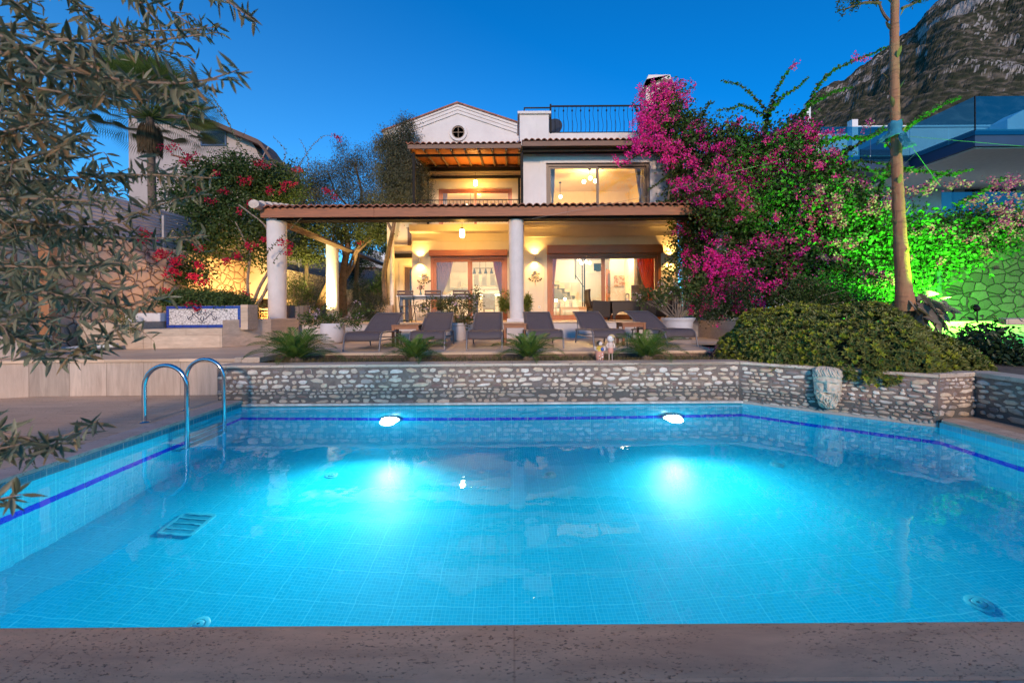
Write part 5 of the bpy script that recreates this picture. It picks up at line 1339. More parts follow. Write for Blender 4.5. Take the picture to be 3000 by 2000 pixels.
m = MB(); m.bb(xs_-.07, xs_-.03, yB_-.07, yB_-.03, zt_, Z(283,yB_,2857)); build('balustrade_post', m, BEAM_D, r_, world=True)
yW = 25.5
m = MB()
m.bb(X(2280,yA_), X(2388,yA_), yA_+.3, yA_+5, 1.5, Z(440,yA_,2340)); m.prism([(X(2280,yA_),Z(440,yA_,2280)),(X(2388,yA_),Z(440,yA_,2340)),(X(2388,yA_),Z(380,yA_,2388)),(X(2280,yA_),Z(432,yA_,2280))], yA_+.3, yA_+5, 'y')
m.bb(X(2388,yW), X(2790,yW), yW, yW+.3, 1.5, zbm-.05); m.bb(X(2980,yW), 60, yW, yW+.3, 1.5, zbm-.05); m.bb(X(2790,yW), X(2980,yW), yW, yW+.3, 1.5, Z(650,yW,2900)); m.bb(X(2790,yW), X(2980,yW), yW, yW+.3, Z(493,yW,2900), zbm-.05)
build('wall', m, NWH, r_, world=True)
m = MB(); yU = 27.5; m.bb(X(2395,yU), X(2492,yU), yU, yU+.3, zt_, Z(392,yU,2440)); m.bb(X(2492,yU)-.15, X(2492,yU)+.25, yU-.4, yU, zt_-.1, Z(358,yU,2495)); m.bb(X(2630,yU), 60, yU, yU+4, zt_, Z(372,yU,2700)); build('upper_parapet', m, NWH, r_, world=True)
build('upper_wall', MB().bb(X(2492,yU)+.3, X(2628,yU), yU+.1, yU+4, zt_, Z(400,yU,2560)), NAVY, r_, world=True)
build('coping', MB().bb(X(2500,yU), 60, yU-.1, yU-.01, Z(374,yU,2700), Z(369,yU,2700)), PL_M, r_, world=True)
m = MB(); m.prism([(X(2955,26),zt_),(X(3100,26),zt_),(X(3100,26),Z(300,26,3000)),(X(3000,26),Z(323,26,3000)),(X(2955,26),Z(350,26,2955))], 26, 27, 'y'); build('stair_housing', m, NWH, r_, world=True)
wf = build('window', MB().bb(X(2790,yW), X(2980,yW), yW+.05, yW+.12, Z(650,yW,2900), Z(493,yW,2900)), BEAM_D, r_, world=True)
t = NT('dark_window'); t.princ((.03,.045,.06), .08, 0, None, .8); DWIN = t.m
for k in range(3):
    a, b_ = X(2790+190*k/3+5,yW), X(2790+190*(k+1)/3-5,yW); build('pane', MB().bb(a, b_, yW+.0, yW+.045, Z(645,yW,2900), Z(500,yW,2900)), DWIN, wf, world=True)
build('window_curtain', MB().bb(X(2797,yW), X(2828,yW), yW-.012, yW-.003, Z(645,yW,2810), Z(500,yW,2810)), pm('window_curtain', (.35,.36,.38), .8), wf, world=True)
m = MB(); zlow = Z(665,20.5,2900); m.bb(X(2740,20.5), 60, 20.5, 24, zlow-.5, zlow); build('lower_slab', m, NAVY, r_, world=True); pane((X(2760,20.4),20.4), (X(2995,20.4),20.4), zlow, Z(562,20.4,2950), 'glass_balustrade')
r2 = thing('roof_mast', 'white square mast standing on the neighbouring white house', 'mast', (X(2384,yA_),yA_+.4,Z(385,yA_,2384)))
build('mast', MB().bb(-.12,.12,-.12,.12,-.1,Z(292,yA_,2384)-Z(385,yA_,2384)), PL_M, r2); build('foot', MB().bb(-.2,.2,-.2,.2,-.12,.02), PL_M, r2)
# right block wall lit green
r_ = thing('block_wall', 'wall of large rough stone blocks lit green behind the agave', 'wall', (11,10.9,1))
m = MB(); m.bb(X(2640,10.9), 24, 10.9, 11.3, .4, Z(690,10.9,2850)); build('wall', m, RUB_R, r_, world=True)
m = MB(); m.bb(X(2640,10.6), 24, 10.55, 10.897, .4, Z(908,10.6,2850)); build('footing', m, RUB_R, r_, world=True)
m = MB(); yq = 9.8; xq = X(2757,yq); m.bb(xq-.09, xq-.02, yq, yq+.04, 1.0, Z(795,yq,2757)); m.bb(xq, xq+.07, yq+.05, yq+.09, 1.0, Z(790,yq,2757)); m.bb(X(2700,yq), xq-.09, yq, yq+.03, Z(848,yq,2720), Z(842,yq,2720))
o = build('gate_post', m, pm('dark_green_steel', (.03,.05,.035), .5)); tag(o, 'dark steel gate post with rail to the right of the agave', 'post')
o = build('stone_slab', MB().prism([(X(2925,6.6),6.5),(12,6.2),(12,7.6),(X(2960,7.2),7.4)], 1.10, 1.20), CAP_M, bevel=.015); tag(o, 'flat pale stone slab at the right edge above the dark plants', 'slab')

# mountain -----------------------------------------------------------
SK = [(2000,700),(2150,520),(2250,432),(2330,368),(2391,297),(2440,268),(2483,246),(2520,215),(2559,193),(2600,158),(2636,130),(2690,95),(2720,60),(2750,35),(2797,0),(2860,-35),(2950,-60),(3050,-110),(3250,-150),(3500,-180),(4200,-160)]
na, nr_ = 340, 260
us = np.linspace(2000, 4200, na); vs_ = np.interp(us, [p[0] for p in SK], [p[1] for p in SK])
from mathutils import noise as mn
rows = []
for j in range(nr_+1):
    k = j/nr_; d = 95+310*k**1.15; row = []
    for i in range(na):
        rt_ = (us[i]-1500)/FPX; hz = (915-vs_[i])/FPX*405
        x, y = rt_*d, d
        s = k**.82
        z = 1.36 + hz*s*(.93+.07*k)
        p = Vector((x*.012, y*.012, 0)); nzv = mn.fractal(Vector((x*.03, y*.03, z*.02)), .8, 2.1, 6)
        rd = 1-abs(mn.noise(Vector((x*.018+z*.02, y*.018, 3.1))))
        z += (nzv*7 + rd*rd*9-6)*min(1, k*3)*(1.0 if k < .97 else .45) + mn.noise(Vector((x*.25,y*.25,z*.25)))*1.1
        row.append((x, y, max(z, -3) if j else -3))
    rows.append(row)
mb = MB(); mb.sheet(rows)
t = NT('mountain'); v = t.geo_coord((1,1,1))
g = t.n('NewGeometry'); sx = t.n('SeparateXYZ'); t.l(g.outputs['Position'], sx.inputs[0]); sn = t.n('SeparateXYZ'); t.l(g.outputs['Normal'], sn.inputs[0])
n1 = t.noise(t.geo_coord((.018,.018,.03)), 1.0, 5, .6); n2 = t.noise(t.geo_coord((.12,.12,.12)), 1.0, 6, .65)
steep = t.math('SUBTRACT', 1.0, sn.outputs[2])
mk = t.math('ADD', t.math('MULTIPLY', n1, .9), t.math('MULTIPLY', steep, .75)); mk = t.math('ADD', mk, t.math('MULTIPLY', n2, .35))
hi = t.math('MULTIPLY', sx.outputs[2], .00075); mk = t.math('ADD', mk, hi)
rock = t.ramp(mk, [(.0,0),(.90,0),(1.0,1)])
rock = t.ramp(t.math('SUBTRACT', mk, .25), [(.90,0),(.96,1)])
vo = t.n('TexVoronoi'); t.l(t.geo_coord((.30,.30,.30)), vo.inputs['Vector']); vo.inputs['Scale'].default_value = 1
shr = t.ramp(vo.outputs['Distance'], [(.25,(.026,.032,.018)),(.55,(.050,.048,.030)),(.8,(.12,.10,.075))])
rk = t.ramp(t.noise(t.geo_coord((.25,.25,.12)), 1, 7, .75), [(.3,(.08,.075,.075)),(.5,(.26,.245,.245)),(.65,(.36,.31,.28)),(.72,(.11,.10,.10))])
col = t.mix(rock, shr, rk)
t.princ(col, .95, 0, t.bump(t.math('ADD', n2, t.math('MULTIPLY', vo.outputs['Distance'], -.4)), 1.0, 3.0), .1)
struct('mountain', mb, t.m, smooth=False)

# ---------------------------------------------------------------- masks and small ornaments
# bearded stone mask: displaced half shell
r_ = thing('stone_mask', 'bearded old man stone mask spouting over the pool on the angled stone wall', 'mask', (4.44,5.615,-.02), math.atan2(-1.38,1.69))
MASKM = pm('mask_stone', (.50,.46,.37), .8, .3, 9, .6, 60, bd=.003)
def mask_surface(nx=90, nz=130):
    Vv, Ff = [], []
    w, h = .17, .295
    for j in range(nz+1):
        for i in range(nx+1):
            a = -1+2*i/nx; b = -1+2*j/nz
            hw = float(np.interp(b, [-1,-.9,-.7,-.4,-.1,.3,.55,.7,.85,.95,1.0], [.35,.52,.66,.84,.92,.93,.97,1.02,.95,.78,.5]))
            hw *= 1+.045*math.sin(b*23+(1 if a > 0 else 2))*(1 if (b > .5 or b < -.1) else .2)
            x = a*w*hw; z = b*h
            edge = max(0, 1-abs(a)**3.2)**.5
            y = .015+.13*edge*min(1, (1-abs(b)**6))**.5
            def G(cx, cz, sx_, sz_): return math.exp(-((a-cx)/sx_)**2-((b-cz)/sz_)**2)
            hair = max(0, min(1, (b-.50-.05*math.cos(a*3))/.06)); beard = max(0, min(1, (-.14-.28*max(0,1-abs(a)/.55)-b)/.06 + (1 if abs(a) > .78 and b < .05 else 0)))
            hair = max(hair, max(0, min(1, (abs(a)-.84)/.06))*(1 if b > .30 else 0)); org = max(min(1, hair), min(1, beard))
            f = .022*G(0,.36,.85,.05) + .018*(G(-.42,.31,.26,.035)+G(.42,.31,.26,.035))
            f += (.050*G(0,.10,.11,.24) + .030*G(0,-.06,.13,.06) + .014*(G(-.17,-.08,.07,.04)+G(.17,-.08,.07,.04)))
            f -= .040*(G(-.42,.20,.24,.055)+G(.42,.20,.24,.055)); f += .026*(G(-.42,.185,.16,.032)+G(.42,.185,.16,.032))
            f += .020*(G(-.50,.00,.22,.12)+G(.50,.00,.22,.12)); f -= .06*G(0,-.235,.20,.032); f += .022*(G(-.26,-.17,.24,.045)+G(.26,-.17,.24,.045)); f += .018*G(0,-.31,.16,.03)
            y += f*(1-org*.7)
            sw = math.sin(a*13+3.2*math.sin(b*8+a*2))*math.cos(b*12+2.2*math.sin(a*6)) ; fine = math.sin(a*38+b*9+4*math.sin(b*7+a*3))
            if b > .45: sw = .45*math.sin(a*13+3.5*math.sin(b*7)); fine = math.sin(a*34+3*math.sin(b*9))
            y += org*(.020*sw+.007*fine+.022)
            Vv.append((x, -y, z+.30))
    for j in range(nz):
        for i in range(nx): k = j*(nx+1)+i; Ff.append((k,k+1,k+nx+2,k+nx+1))
    return Vv, Ff
m = MB(); m.add(*mask_surface()); build('face', m, MASKM, r_, smooth=True, recalc=False)
build('spout', MB().tube([(0,-.08,.232),(0,-.118,.230)], .014, 10), pm('spout_dark', (.02,.02,.02), .6), r_)
# clay figurines
SK_M = pm('clay_skin', (.80,.66,.56), .6, .06); PINKT = pm('terracotta_pink', (.66,.34,.26), .7, .12); YEL = pm('yellow_glaze', (.62,.42,.06), .4, .2, 30); BLK = pm('black_glaze', (.02,.02,.025), .4); BLUEG = pm('blue_glaze', (.04,.12,.42), .2, .1); WHT = pm('white_glaze', (.8,.78,.74), .5)
yf = 6.78; s_ = W(1757,1056,yf)
r_ = thing('clay_figurine', 'squat clay figurine with a dark bun, yellow top and pink pot body', 'figurine', (s_.x,yf,ZB+.005))
build('pot', MB().lathe([(.04,0),(.055,.01),(.068,.08),(.074,.16),(.078,.185),(.07,.19)], n=24), PINKT, r_, smooth=True)
build('bodice', MB().lathe([(.072,.185),(.066,.215),(.05,.25),(.03,.27),(.018,.28)], n=20), YEL, r_, smooth=True)
hd = build('head', MB().ball((.012,-.012,.315), .037, 18, 12), SK_M, r_, smooth=True); build('hair', MB().ball((-.008,.006,.327), .040, 16, 10, sz=1.0), BLK, r_, smooth=True)
build('face', MB().ball((.026,-.047,.322), .004, 6, 4).ball((.004,-.05,.322), .004, 6, 4), BLK, hd)
for s in (-1,1): build('wing_arm', MB().tube([(s*.055,0,.24),(s*.085,-.01,.26),(s*.08,-.03,.21),(s*.04,-.055,.20)], [.014,.016,.014,.01], 8), SK_M if s > 0 else pm('wing_clay', (.55,.50,.42), .7), r_, smooth=True)
build('jug', MB().lathe([(.015,0),(.026,.01),(.028,.04),(.018,.055),(.020,.06)], (.03,-.065,.195), 14), BLUEG, r_, smooth=True)
m = MB()
for k in range(9): m.ball((.05*math.sin(-.5+k*.17), -.066, .05+.11*((k*5)%9)/9), .010, 8, 5, sy=.4)
build('flowers', m, WHT, r_); m = MB(); m.tube([(.0,-.070,.01),(.015,-.073,.07),(.0,-.075,.12)], .003, 5)
for k in range(4): m.ball((.02*(-1)**k, -.071, .03+k*.022), .013, 7, 4, sy=.2, sz=.6)
build('stem_leaves', m, BLK, r_)
s_ = W(1789,1056,yf)
r_ = thing('clay_figurine', 'tall thin legged clay figurine with a round white head and straw cap', 'figurine', (s_.x,yf,ZB+.005))
for s in (-1,1):
    lg = build('leg', MB().tube([(s*.026,0,.01),(s*.026,0,.16)], .007, 8), SK_M, r_, smooth=True); build('shoe', MB().ball((s*.026,-.012,.012), .018, 10, 6, sy=1.5, sz=.6), BLK, lg, smooth=True)
build('shorts', MB().lathe([(.03,.15),(.045,.155),(.050,.18),(.046,.24),(.04,.25)], n=18), PINKT, r_, smooth=True)
build('torso', MB().lathe([(.044,.24),(.048,.27),(.050,.31),(.035,.335),(.012,.345)], n=18), pm('clay_shirt', (.62,.48,.40), .7, .25, 30), r_, smooth=True)
for s in (-1,1): build('arm', MB().tube([(s*.045,0,.325),(s*.065,-.005,.29),(s*.062,-.03,.25),(s*.03,-.05,.255)], [.013,.012,.011,.010], 8), SK_M, r_, smooth=True)
hd = build('head', MB().ball((0,0,.395), .058, 22, 16), WHT, r_, smooth=True)
build('eye', MB().ball((-.012,-.056,.405), .006, 8, 6), BLK, hd); build('eye', MB().ball((.022,-.052,.405), .006, 8, 6), BLK, hd); build('nose', MB().ball((.006,-.060,.392), .006, 8, 6), PINKT, hd)
hair = build('hair', MB().ball((.016,.014,.408), .0585, 18, 12), pm('brown_hair', (.16,.08,.04), .7), r_, smooth=True)
build('cap', MB().lathe([(.001,.062),(.03,.055),(.052,.035),(.062,.01),(.074,.006),(.060,.0)], (.022,.016,.412), 20), pm('straw', (.60,.44,.20), .8, .2, 40), hair, smooth=True)
# ================================================================ PLANTS
OLIVE = leafmat('olive_leaf', [(.08,.085,.045),(.13,.12,.07),(.25,.235,.16),(.11,.12,.075),(.17,.17,.115),(.24,.14,.065)], .5, .25)
OLIVE_FAR = leafmat('olive_leaf_far', [(.055,.065,.042),(.09,.10,.065),(.13,.135,.09),(.07,.065,.04)], .6, .25)
BOUG = leafmat('bougainvillea_leaf', [(.035,.065,.018),(.06,.10,.025),(.09,.14,.035),(.045,.055,.02)], .45, .35)
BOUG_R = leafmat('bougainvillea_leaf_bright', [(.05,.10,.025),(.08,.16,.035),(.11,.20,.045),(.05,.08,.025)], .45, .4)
MAG = leafmat('magenta_bract', [(.72,.012,.30),(.88,.03,.42),(.80,.02,.26),(.92,.08,.46)], .6, .35, (1.0,.8,1.0))
MAGP = leafmat('pale_pink_bract', [(.55,.02,.26),(.58,.08,.30),(.60,.22,.32),(.56,.02,.28)], .6, .35, (1.0,.9,1.0))
REDB = leafmat('crimson_bract', [(.50,.01,.05),(.62,.02,.08),(.42,.01,.05)], .6, .35, (1,.7,.8))
BARK = pm('bark', (.14,.10,.075), .9, .4, 12, 1.0, 30, bd=.012)
BARK_L = pm('pale_bark', (.24,.19,.15), .9, .35, 14, 1.0, 30, bd=.012)
PITT = leafmat('shrub_leaf', [(.11,.15,.04),(.16,.19,.045),(.23,.24,.05),(.13,.14,.05),(.20,.19,.055)], .42, .2)
PITT_Y = leafmat('shrub_new_leaf', [(.34,.36,.04),(.42,.42,.045),(.24,.30,.04)], .42, .3)

def poly3(pts, Y, wob=.0):
    n = len(pts); Ys = np.linspace(Y[0], Y[1], n) if hasattr(Y, '__len__') else [Y]*n
    return [W(u, v, y) for (u, v), y in zip(pts, Ys)]
def resample(P, step):
    P = np.array([tuple(p) for p in P]); d = np.concatenate([[0], np.cumsum(np.linalg.norm(np.diff(P, axis=0), axis=1))])
    n = max(3, int(d[-1]/step)); s = np.linspace(0, d[-1], n)
    Q = np.stack([np.interp(s, d, P[:,k]) for k in range(3)], 1)
    for _ in range(2): Q[1:-1] = (Q[:-2]+2*Q[1:-1]+Q[2:])/4
    return Q
def spray(P, step, L, Wd, shape='heart', droop=.5, spread=1.0, jit=.3, start=.0):
    """leaves set alternately along a shoot"""
    Q = resample(P, step); n = len(Q); i0 = int(n*start)
    T = np.gradient(Q, axis=0); T /= np.linalg.norm(T, axis=1, keepdims=True)
    side = np.cross(T, [0,0,1.0]); side /= np.maximum(np.linalg.norm(side, axis=1, keepdims=True), 1e-6)
    up = np.cross(side, T)
    a = np.arange(n)*2.4+rng.random()*6
    d = T*.45 + spread*(side*np.cos(a)[:,None] + up*np.sin(a)[:,None]) + np.array([0,0,-droop]) + rng.normal(size=(n,3))*jit
    tap = np.linspace(1.05, .55, n)
    return leaves_mesh(Q[i0:], d[i0:], (L*tap*(.8+.4*rng.random(n)))[i0:], (Wd*tap*(.8+.4*rng.random(n)))[i0:], shape)
def bracts(centres, radius, n_each, size):
    """clusters of papery bracts"""
    P = []
    for (c, r, n) in zip(centres, radius, n_each):
        k = max(3, n//14); sub = rng.normal(size=(k,3)); sub /= np.maximum(np.linalg.norm(sub, axis=1, keepdims=True), 1e-6); sub = np.array(c)+sub*np.array(r)*(rng.random((k,1))**.5)
        idx = rng.integers(0, k, n); P.append(sub[idx]+rng.normal(size=(n,3))*.045)
    P = np.concatenate(P)
    return leaves_mesh(P, rdirs(len(P)), size*(.75+.5*rng.random(len(P))), size*.85, 'heart', nrm=rng.normal(size=(len(P),3))+[0,-.6,.2])
def px_blob(u, v, ru, rv, Y, ry=None, w=1.0):
    c = W(u, v, Y); s = Y/FPX; return (tuple(c), (ru*s, ry or min(ru, rv)*s*.9, rv*s), w)
def limb(m, pts, r0, r1, n=7):
    Q = resample(pts, .12 if len(pts) < 30 else .3); m.tube([tuple(p) for p in Q], list(np.linspace(r0, r1, len(Q))), n)

# --- foreground olive: shoots entering from the left, trunk outside the frame
ol = thing('olive_tree', 'out of focus olive tree whose leafy branches hang in from the left edge', 'tree', (-5.3,.3,0))
main = [
 ([(-500,-260),(-120,-120),(30,-5),(110,75),(165,118),(230,165),(306,232),(360,246),(421,253),(500,285),(590,322)], (1.9,1.15), .011),
 ([(-500,-200),(100,-60),(200,-20),(262,55),(330,100),(383,92),(470,90),(560,90),(640,80)], (1.9,1.5), .007),
 ([(165,118),(238,128),(330,132),(450,135),(540,118),(640,95)], (1.45,1.5), .005),
 ([(330,100),(400,128),(470,160),(520,168),(575,176)], (1.5,1.6), .004),
 ([(500,-120),(640,-20),(690,22),(720,40),(750,66)], (1.3,1.25), .004),
 ([(250,-150),(400,-30),(440,10),(500,30),(560,70),(600,100)], (1.6,1.7), .005),
 ([(300,-100),(410,-10),(450,45),(480,80)], (1.2,1.2), .004),
 ([(-300,120),(0,150),(100,175),(190,195),(260,225),(330,240),(480,240),(560,262),(640,236),(700,205)], (1.5,1.0), .007),
 ([(-400,250),(0,230),(90,260),(200,275),(280,285),(360,290),(430,292)], (1.5,1.25), .006),
 ([(-400,330),(-20,310),(60,330),(130,380),(170,444),(190,470)], (1.6,1.3), .006),
 ([(-400,520),(-30,490),(61,469),(168,444),(215,410),(235,380)], (1.5,1.15), .006),
 ([(-400,560),(0,545),(90,530),(191,521),(280,520),(360,510),(450,508),(540,520),(620,522)], (1.6,1.3), .006),
 ([(-400,660),(0,640),(110,655),(214,665),(345,660),(400,625),(460,595),(520,580),(585,570)], (1.7,1.4), .006),
 ([(-300,720),(60,690),(180,700),(325,690),(400,700),(470,702),(540,700),(602,688)], (1.7,1.5), .005),
 ([(-400,800),(0,770),(80,790),(200,780),(300,775),(400,765)], (1.6,1.35), .006),
 ([(-400,880),(0,850),(100,850),(203,867),(280,890),(345,902),(420,893),(498,868)], (1.5,1.2), .006),
 ([(-300,900),(-20,930),(40,990),(96,1036),(172,1051),(268,1035),(310,1000),(350,955)], (1.4,1.15), .005),
 ([(-300,1180),(-40,1240),(20,1280),(85,1306),(140,1305),(183,1298),(230,1275),(285,1232)], (1.3,1.1), .004),
 ([(-300,1330),(-60,1345),(0,1330),(30,1318),(60,1300)], (1.2,1.05), .004),
 ([(-200,1500),(-60,1475),(10,1462),(60,1448)], (1.0,.95), .003),
 ([(-300,60),(-40,60),(30,100),(80,180),(130,220)], (1.3,1.05), .006),
 ([(-300,420),(-40,400),(40,400),(110,350),(180,330),(260,345)], (1.4,1.2), .005),
 ([(-300,600),(-60,590),(60,570),(160,580),(240,600),(310,590)], (1.4,1.25), .005),
 ([(-300,980),(-60,960),(20,930),(90,930),(150,950)], (1.3,1.2), .004),
]
chunks = []; m = MB()
for pts, Yr, r0 in main:
    P = poly3(pts, Yr); vis = [p for p in P]
    limb(m, vis, r0*1.25, .0016, 6)
    k0 = .25 if pts[0][0] < -100 else .0
    chunks.append(spray(P, .015, .084, .0185, 'lance', .12, 1.1, .35, start=k0)); chunks.append(spray(P, .019, .074, .017, 'lance', .3, 1.0, .45, start=k0))
    Q = resample(P, .02); n = len(Q)
    dens = 1.0
    for q in range(int(n*.30), n-6, 9 if pts[0][0] < -100 else 11):
        if W(0,0,1) is None: break
        b0 = Vector(Q[q]); tt = Vector(Q[min(q+3,n-1)]-Q[q]).normalized()
        u_px = b0.x/b0.y*FPX+1500
        if u_px > 330 and random.random() < .55: continue
        L_ = random.uniform(.08,.20)*(1.0 if u_px < 330 else .6)
        dr = (tt + Vector((random.uniform(-.2,.8), random.uniform(-.7,.7), random.uniform(-1.1,.8)))).normalized()
        e = b0+dr*L_; mid = b0+dr*L_*.5+Vector((0,0,.01)); sp = [b0,mid,e+Vector((0,0,-.012))]
        m.tube([tuple(p) for p in sp], [.0022,.0016,.001], 5)
        chunks.append(spray(sp, .018, .072, .0175, 'lance', .15, 1.1, .4))
# dense inner foliage at the left edge
for _ in range(260):
    u = -120+rng.random()**1.5*520; v = 110+rng.random()*860
    if u > 60 and v < 190: continue
    if v > 640 and u > 90 and rng.random() < .75: continue
    if u > 260 and (v < 420 or rng.random() < .45): continue
    b0 = W(u, v, 1.4+rng.random()*1.3); dr = Vector((random.uniform(-.3,1), random.uniform(-.6,.6), random.uniform(-.9,.5))).normalized(); L_ = random.uniform(.10,.24)
    sp = [b0, b0+dr*L_*.5, b0+dr*L_+Vector((0,0,-.02))]; m.tube([tuple(p) for p in sp], [.0025,.002,.001], 4); chunks.append(spray(sp, .018, .078, .018, 'lance', .2, 1.1, .4))
build('twigs', m, pm('olive_twig', (.26,.17,.11), .8, .25, 20), ol, world=True, smooth=True)
np_obj('leaves', chunks, OLIVE, ol)
m = MB(); limb(m, [(-5.3,.3,-.01),(-5.2,.4,.6),(-5.3,.5,1.3),(-5.0,.8,2.0),(-4.6,1.0,2.8)], .17, .08, 10)
for pts, Yr, r0 in main:
    e = W(*pts[0], Yr[0]); 
    if pts[0][0] < -100: limb(m, [(-5.15,.6,min(2.4,max(.5,e.z-.1))), tuple(e)], .022, r0*1.25, 6)
build('trunk', m, BARK, ol, world=True, smooth=True)

# --- right: magenta bougainvillea over the corner of the villa
bg = thing('bougainvillea', 'huge magenta flowering bougainvillea climbing over the right corner of the villa', 'bougainvillea', (X(2200,11.6),11.6,1.05))
blobs = [px_blob(*a) for a in ((1955,300,55,50,13.6),(1985,380,80,60,13.4),(2060,440,110,75,13.2),(2170,440,110,70,12.6),(2160,530,140,110,12.6),(2290,480,110,90,12.2),(2060,560,70,80,13.0),
    (2100,680,110,120,12.2),(2250,640,150,140,12.0),(2370,560,120,110,11.8),(2390,690,120,130,11.7),(2130,820,110,110,11.6),(2260,800,150,120,11.4),(2380,820,110,100,11.2),(2080,890,60,50,11.3),(2400,500,50,40,12.0),(2320,400,55,50,12.4),(2015,640,45,110,13.2),(2010,500,40,70,13.6),(1925,350,45,35,13.6),(2030,760,45,80,12.6),(2150,650,70,80,11.6),(2000,560,40,50,13.4),(2110,615,70,45,10.9),(2080,560,60,40,11.0))]
P = blob_points(blobs, 430, .9, .20, .25); n = len(P)
chunks = [leaves_mesh(P, rdirs(n, -.25), .092*(.6+.7*rng.random(n)), .070*(.6+.7*rng.random(n)), 'heart')]
sprays = [([(2240,400),(2250,330),(2228,300),(2172,248),(2115,235)],12.2),([(2248,340),(2175,305),(2140,318),(2103,322)],12.2),([(2250,340),(2275,260),(2300,220),(2328,185)],12.1),([(2250,330),(2300,275),(2340,255),(2368,226)],12.0),
 ([(2330,380),(2365,310),(2400,245),(2440,205),(2500,178),(2560,155),(2598,136)],11.8),([(2365,310),(2440,268),(2496,254)],11.8),([(1995,410),(1930,420),(1870,450),(1808,490)],12.9),([(2060,400),(2040,350),(2060,320)],12.9),
 ([(2000,470),(1950,520),(1900,555)],12.8),([(2200,420),(2150,380),(2105,385),(2080,350)],12.4),([(1990,560),(1960,590),(1925,590)],12.6),([(2040,660),(2000,670),(1975,665)],12.2),([(2430,470),(2480,440),(2540,405),(2590,370)],11.6),([(2390,520),(2450,500),(2520,470),(2600,480)],11.6),([(1900,340),(1870,330),(1855,300)],13.4),([(2050,350),(2075,300),(2090,300)],13.0)]
m = MB()
for pts, y in sprays:
    P3 = poly3(pts, y); limb(m, P3, .014, .004, 5)
    for k in range(4): chunks.append(spray(P3, .045, .115, .085, 'heart', .6, .9, .35))
np_obj('leaves', chunks, BOUG, bg)
x0 = X(2150,12.0)
for pts in ([(x0,11.7,.9),(x0+.1,11.9,2.0),(x0-.4,12.4,3.2),(x0-1.6,13.0,4.8),(X(1980,13.4),13.4,6.6),(X(1960,13.6),13.6,7.6)],[(x0+.2,11.7,.9),(x0+.5,11.9,2.3),(x0+.9,12.0,4.0),(X(2250,12.2),12.2,6.4),(X(2250,12.2),12.2,7.4)],[(x0+.3,11.6,.9),(x0+1.2,11.7,2.6),(x0+2.2,11.8,4.2),(X(2390,11.8),11.8,6.0)],[(x0,11.7,.9),(x0-.3,11.5,2.2),(x0-.6,11.8,3.6)]): limb(m, pts, .07, .015, 8)
build('stems', m, BARK, bg, world=True, smooth=True)
fl = [(1895,300,45,28,13.2),(1935,280,40,30,13.2),(1990,265,45,30,13.2),(1880,350,30,40,13.1),(1870,430,55,28,12.9),(1930,420,60,30,12.8),(1830,465,30,16,12.9),(1980,440,40,25,12.8),(1890,400,35,50,13.0),(1920,330,50,30,12.9),(1900,270,35,25,13.2),(1950,250,30,20,13.2),(1915,380,45,30,13.0),(2010,480,35,20,12.6),(1960,470,30,20,12.7),
 (1990,540,30,25,12.4),(2060,530,50,30,12.3),(2100,500,45,28,12.2),(2150,520,45,25,12.0),(2060,590,45,30,12.1),(2120,560,50,30,11.9),(2020,610,25,20,12.2),(2170,490,40,25,12.0),(2200,545,45,25,11.9),(2080,640,30,22,11.9),(2060,690,25,20,11.8),(2130,620,35,25,11.8),
 (2050,770,45,25,11.2),(2095,745,45,35,11.1),(2140,770,50,35,11.0),(2115,810,45,30,11.0),(2170,800,30,35,11.0),(2190,745,35,22,11.0),(2240,715,45,25,11.1),(2280,705,45,25,11.1),(2150,840,40,20,10.9),(2090,850,35,20,10.9),(2225,825,30,22,10.9),(2265,835,30,18,10.9),(2310,790,35,25,10.9),(2330,750,22,18,10.9),(2090,880,25,22,10.8),(2165,890,30,22,10.8),(2200,880,20,16,10.8),(2230,905,25,14,10.7),(2350,640,35,25,11.2),(2370,700,25,30,11.1),(2420,620,30,25,11.1),(2330,560,25,18,11.6),(2300,500,35,18,11.8),(2370,470,30,18,11.8),(2350,380,45,18,12.0),(2300,395,45,20,12.1),(2410,400,35,15,12.0),(2330,195,10,12,12.1),(2500,178,22,10,11.8),(2240,470,35,18,12.0),(2070,410,30,15,12.8),(2130,430,30,18,12.6),(2110,950,8,6,10.6)]
cs, rs, ns = [], [], []
for (u, v, ru, rv, y) in fl:
    s = y/FPX; cs.append(tuple(W(u, v, y-.25))); rs.append((ru*s*1.2, .28, rv*s*1.25)); ns.append(int(ru*rv*.24)+12)
for _ in range(300):
    b = blobs[rng.integers(0, len(blobs))]; d = rdirs(1)[0]; d[1] = -abs(d[1]); cs.append(tuple(np.array(b[0])+d*np.array(b[1])*1.05)); rs.append((.19,.12,.13)); ns.append(int(rng.integers(24,80)))
np_obj('flowers', [bracts(cs, rs, ns, .052)], MAG, bg)

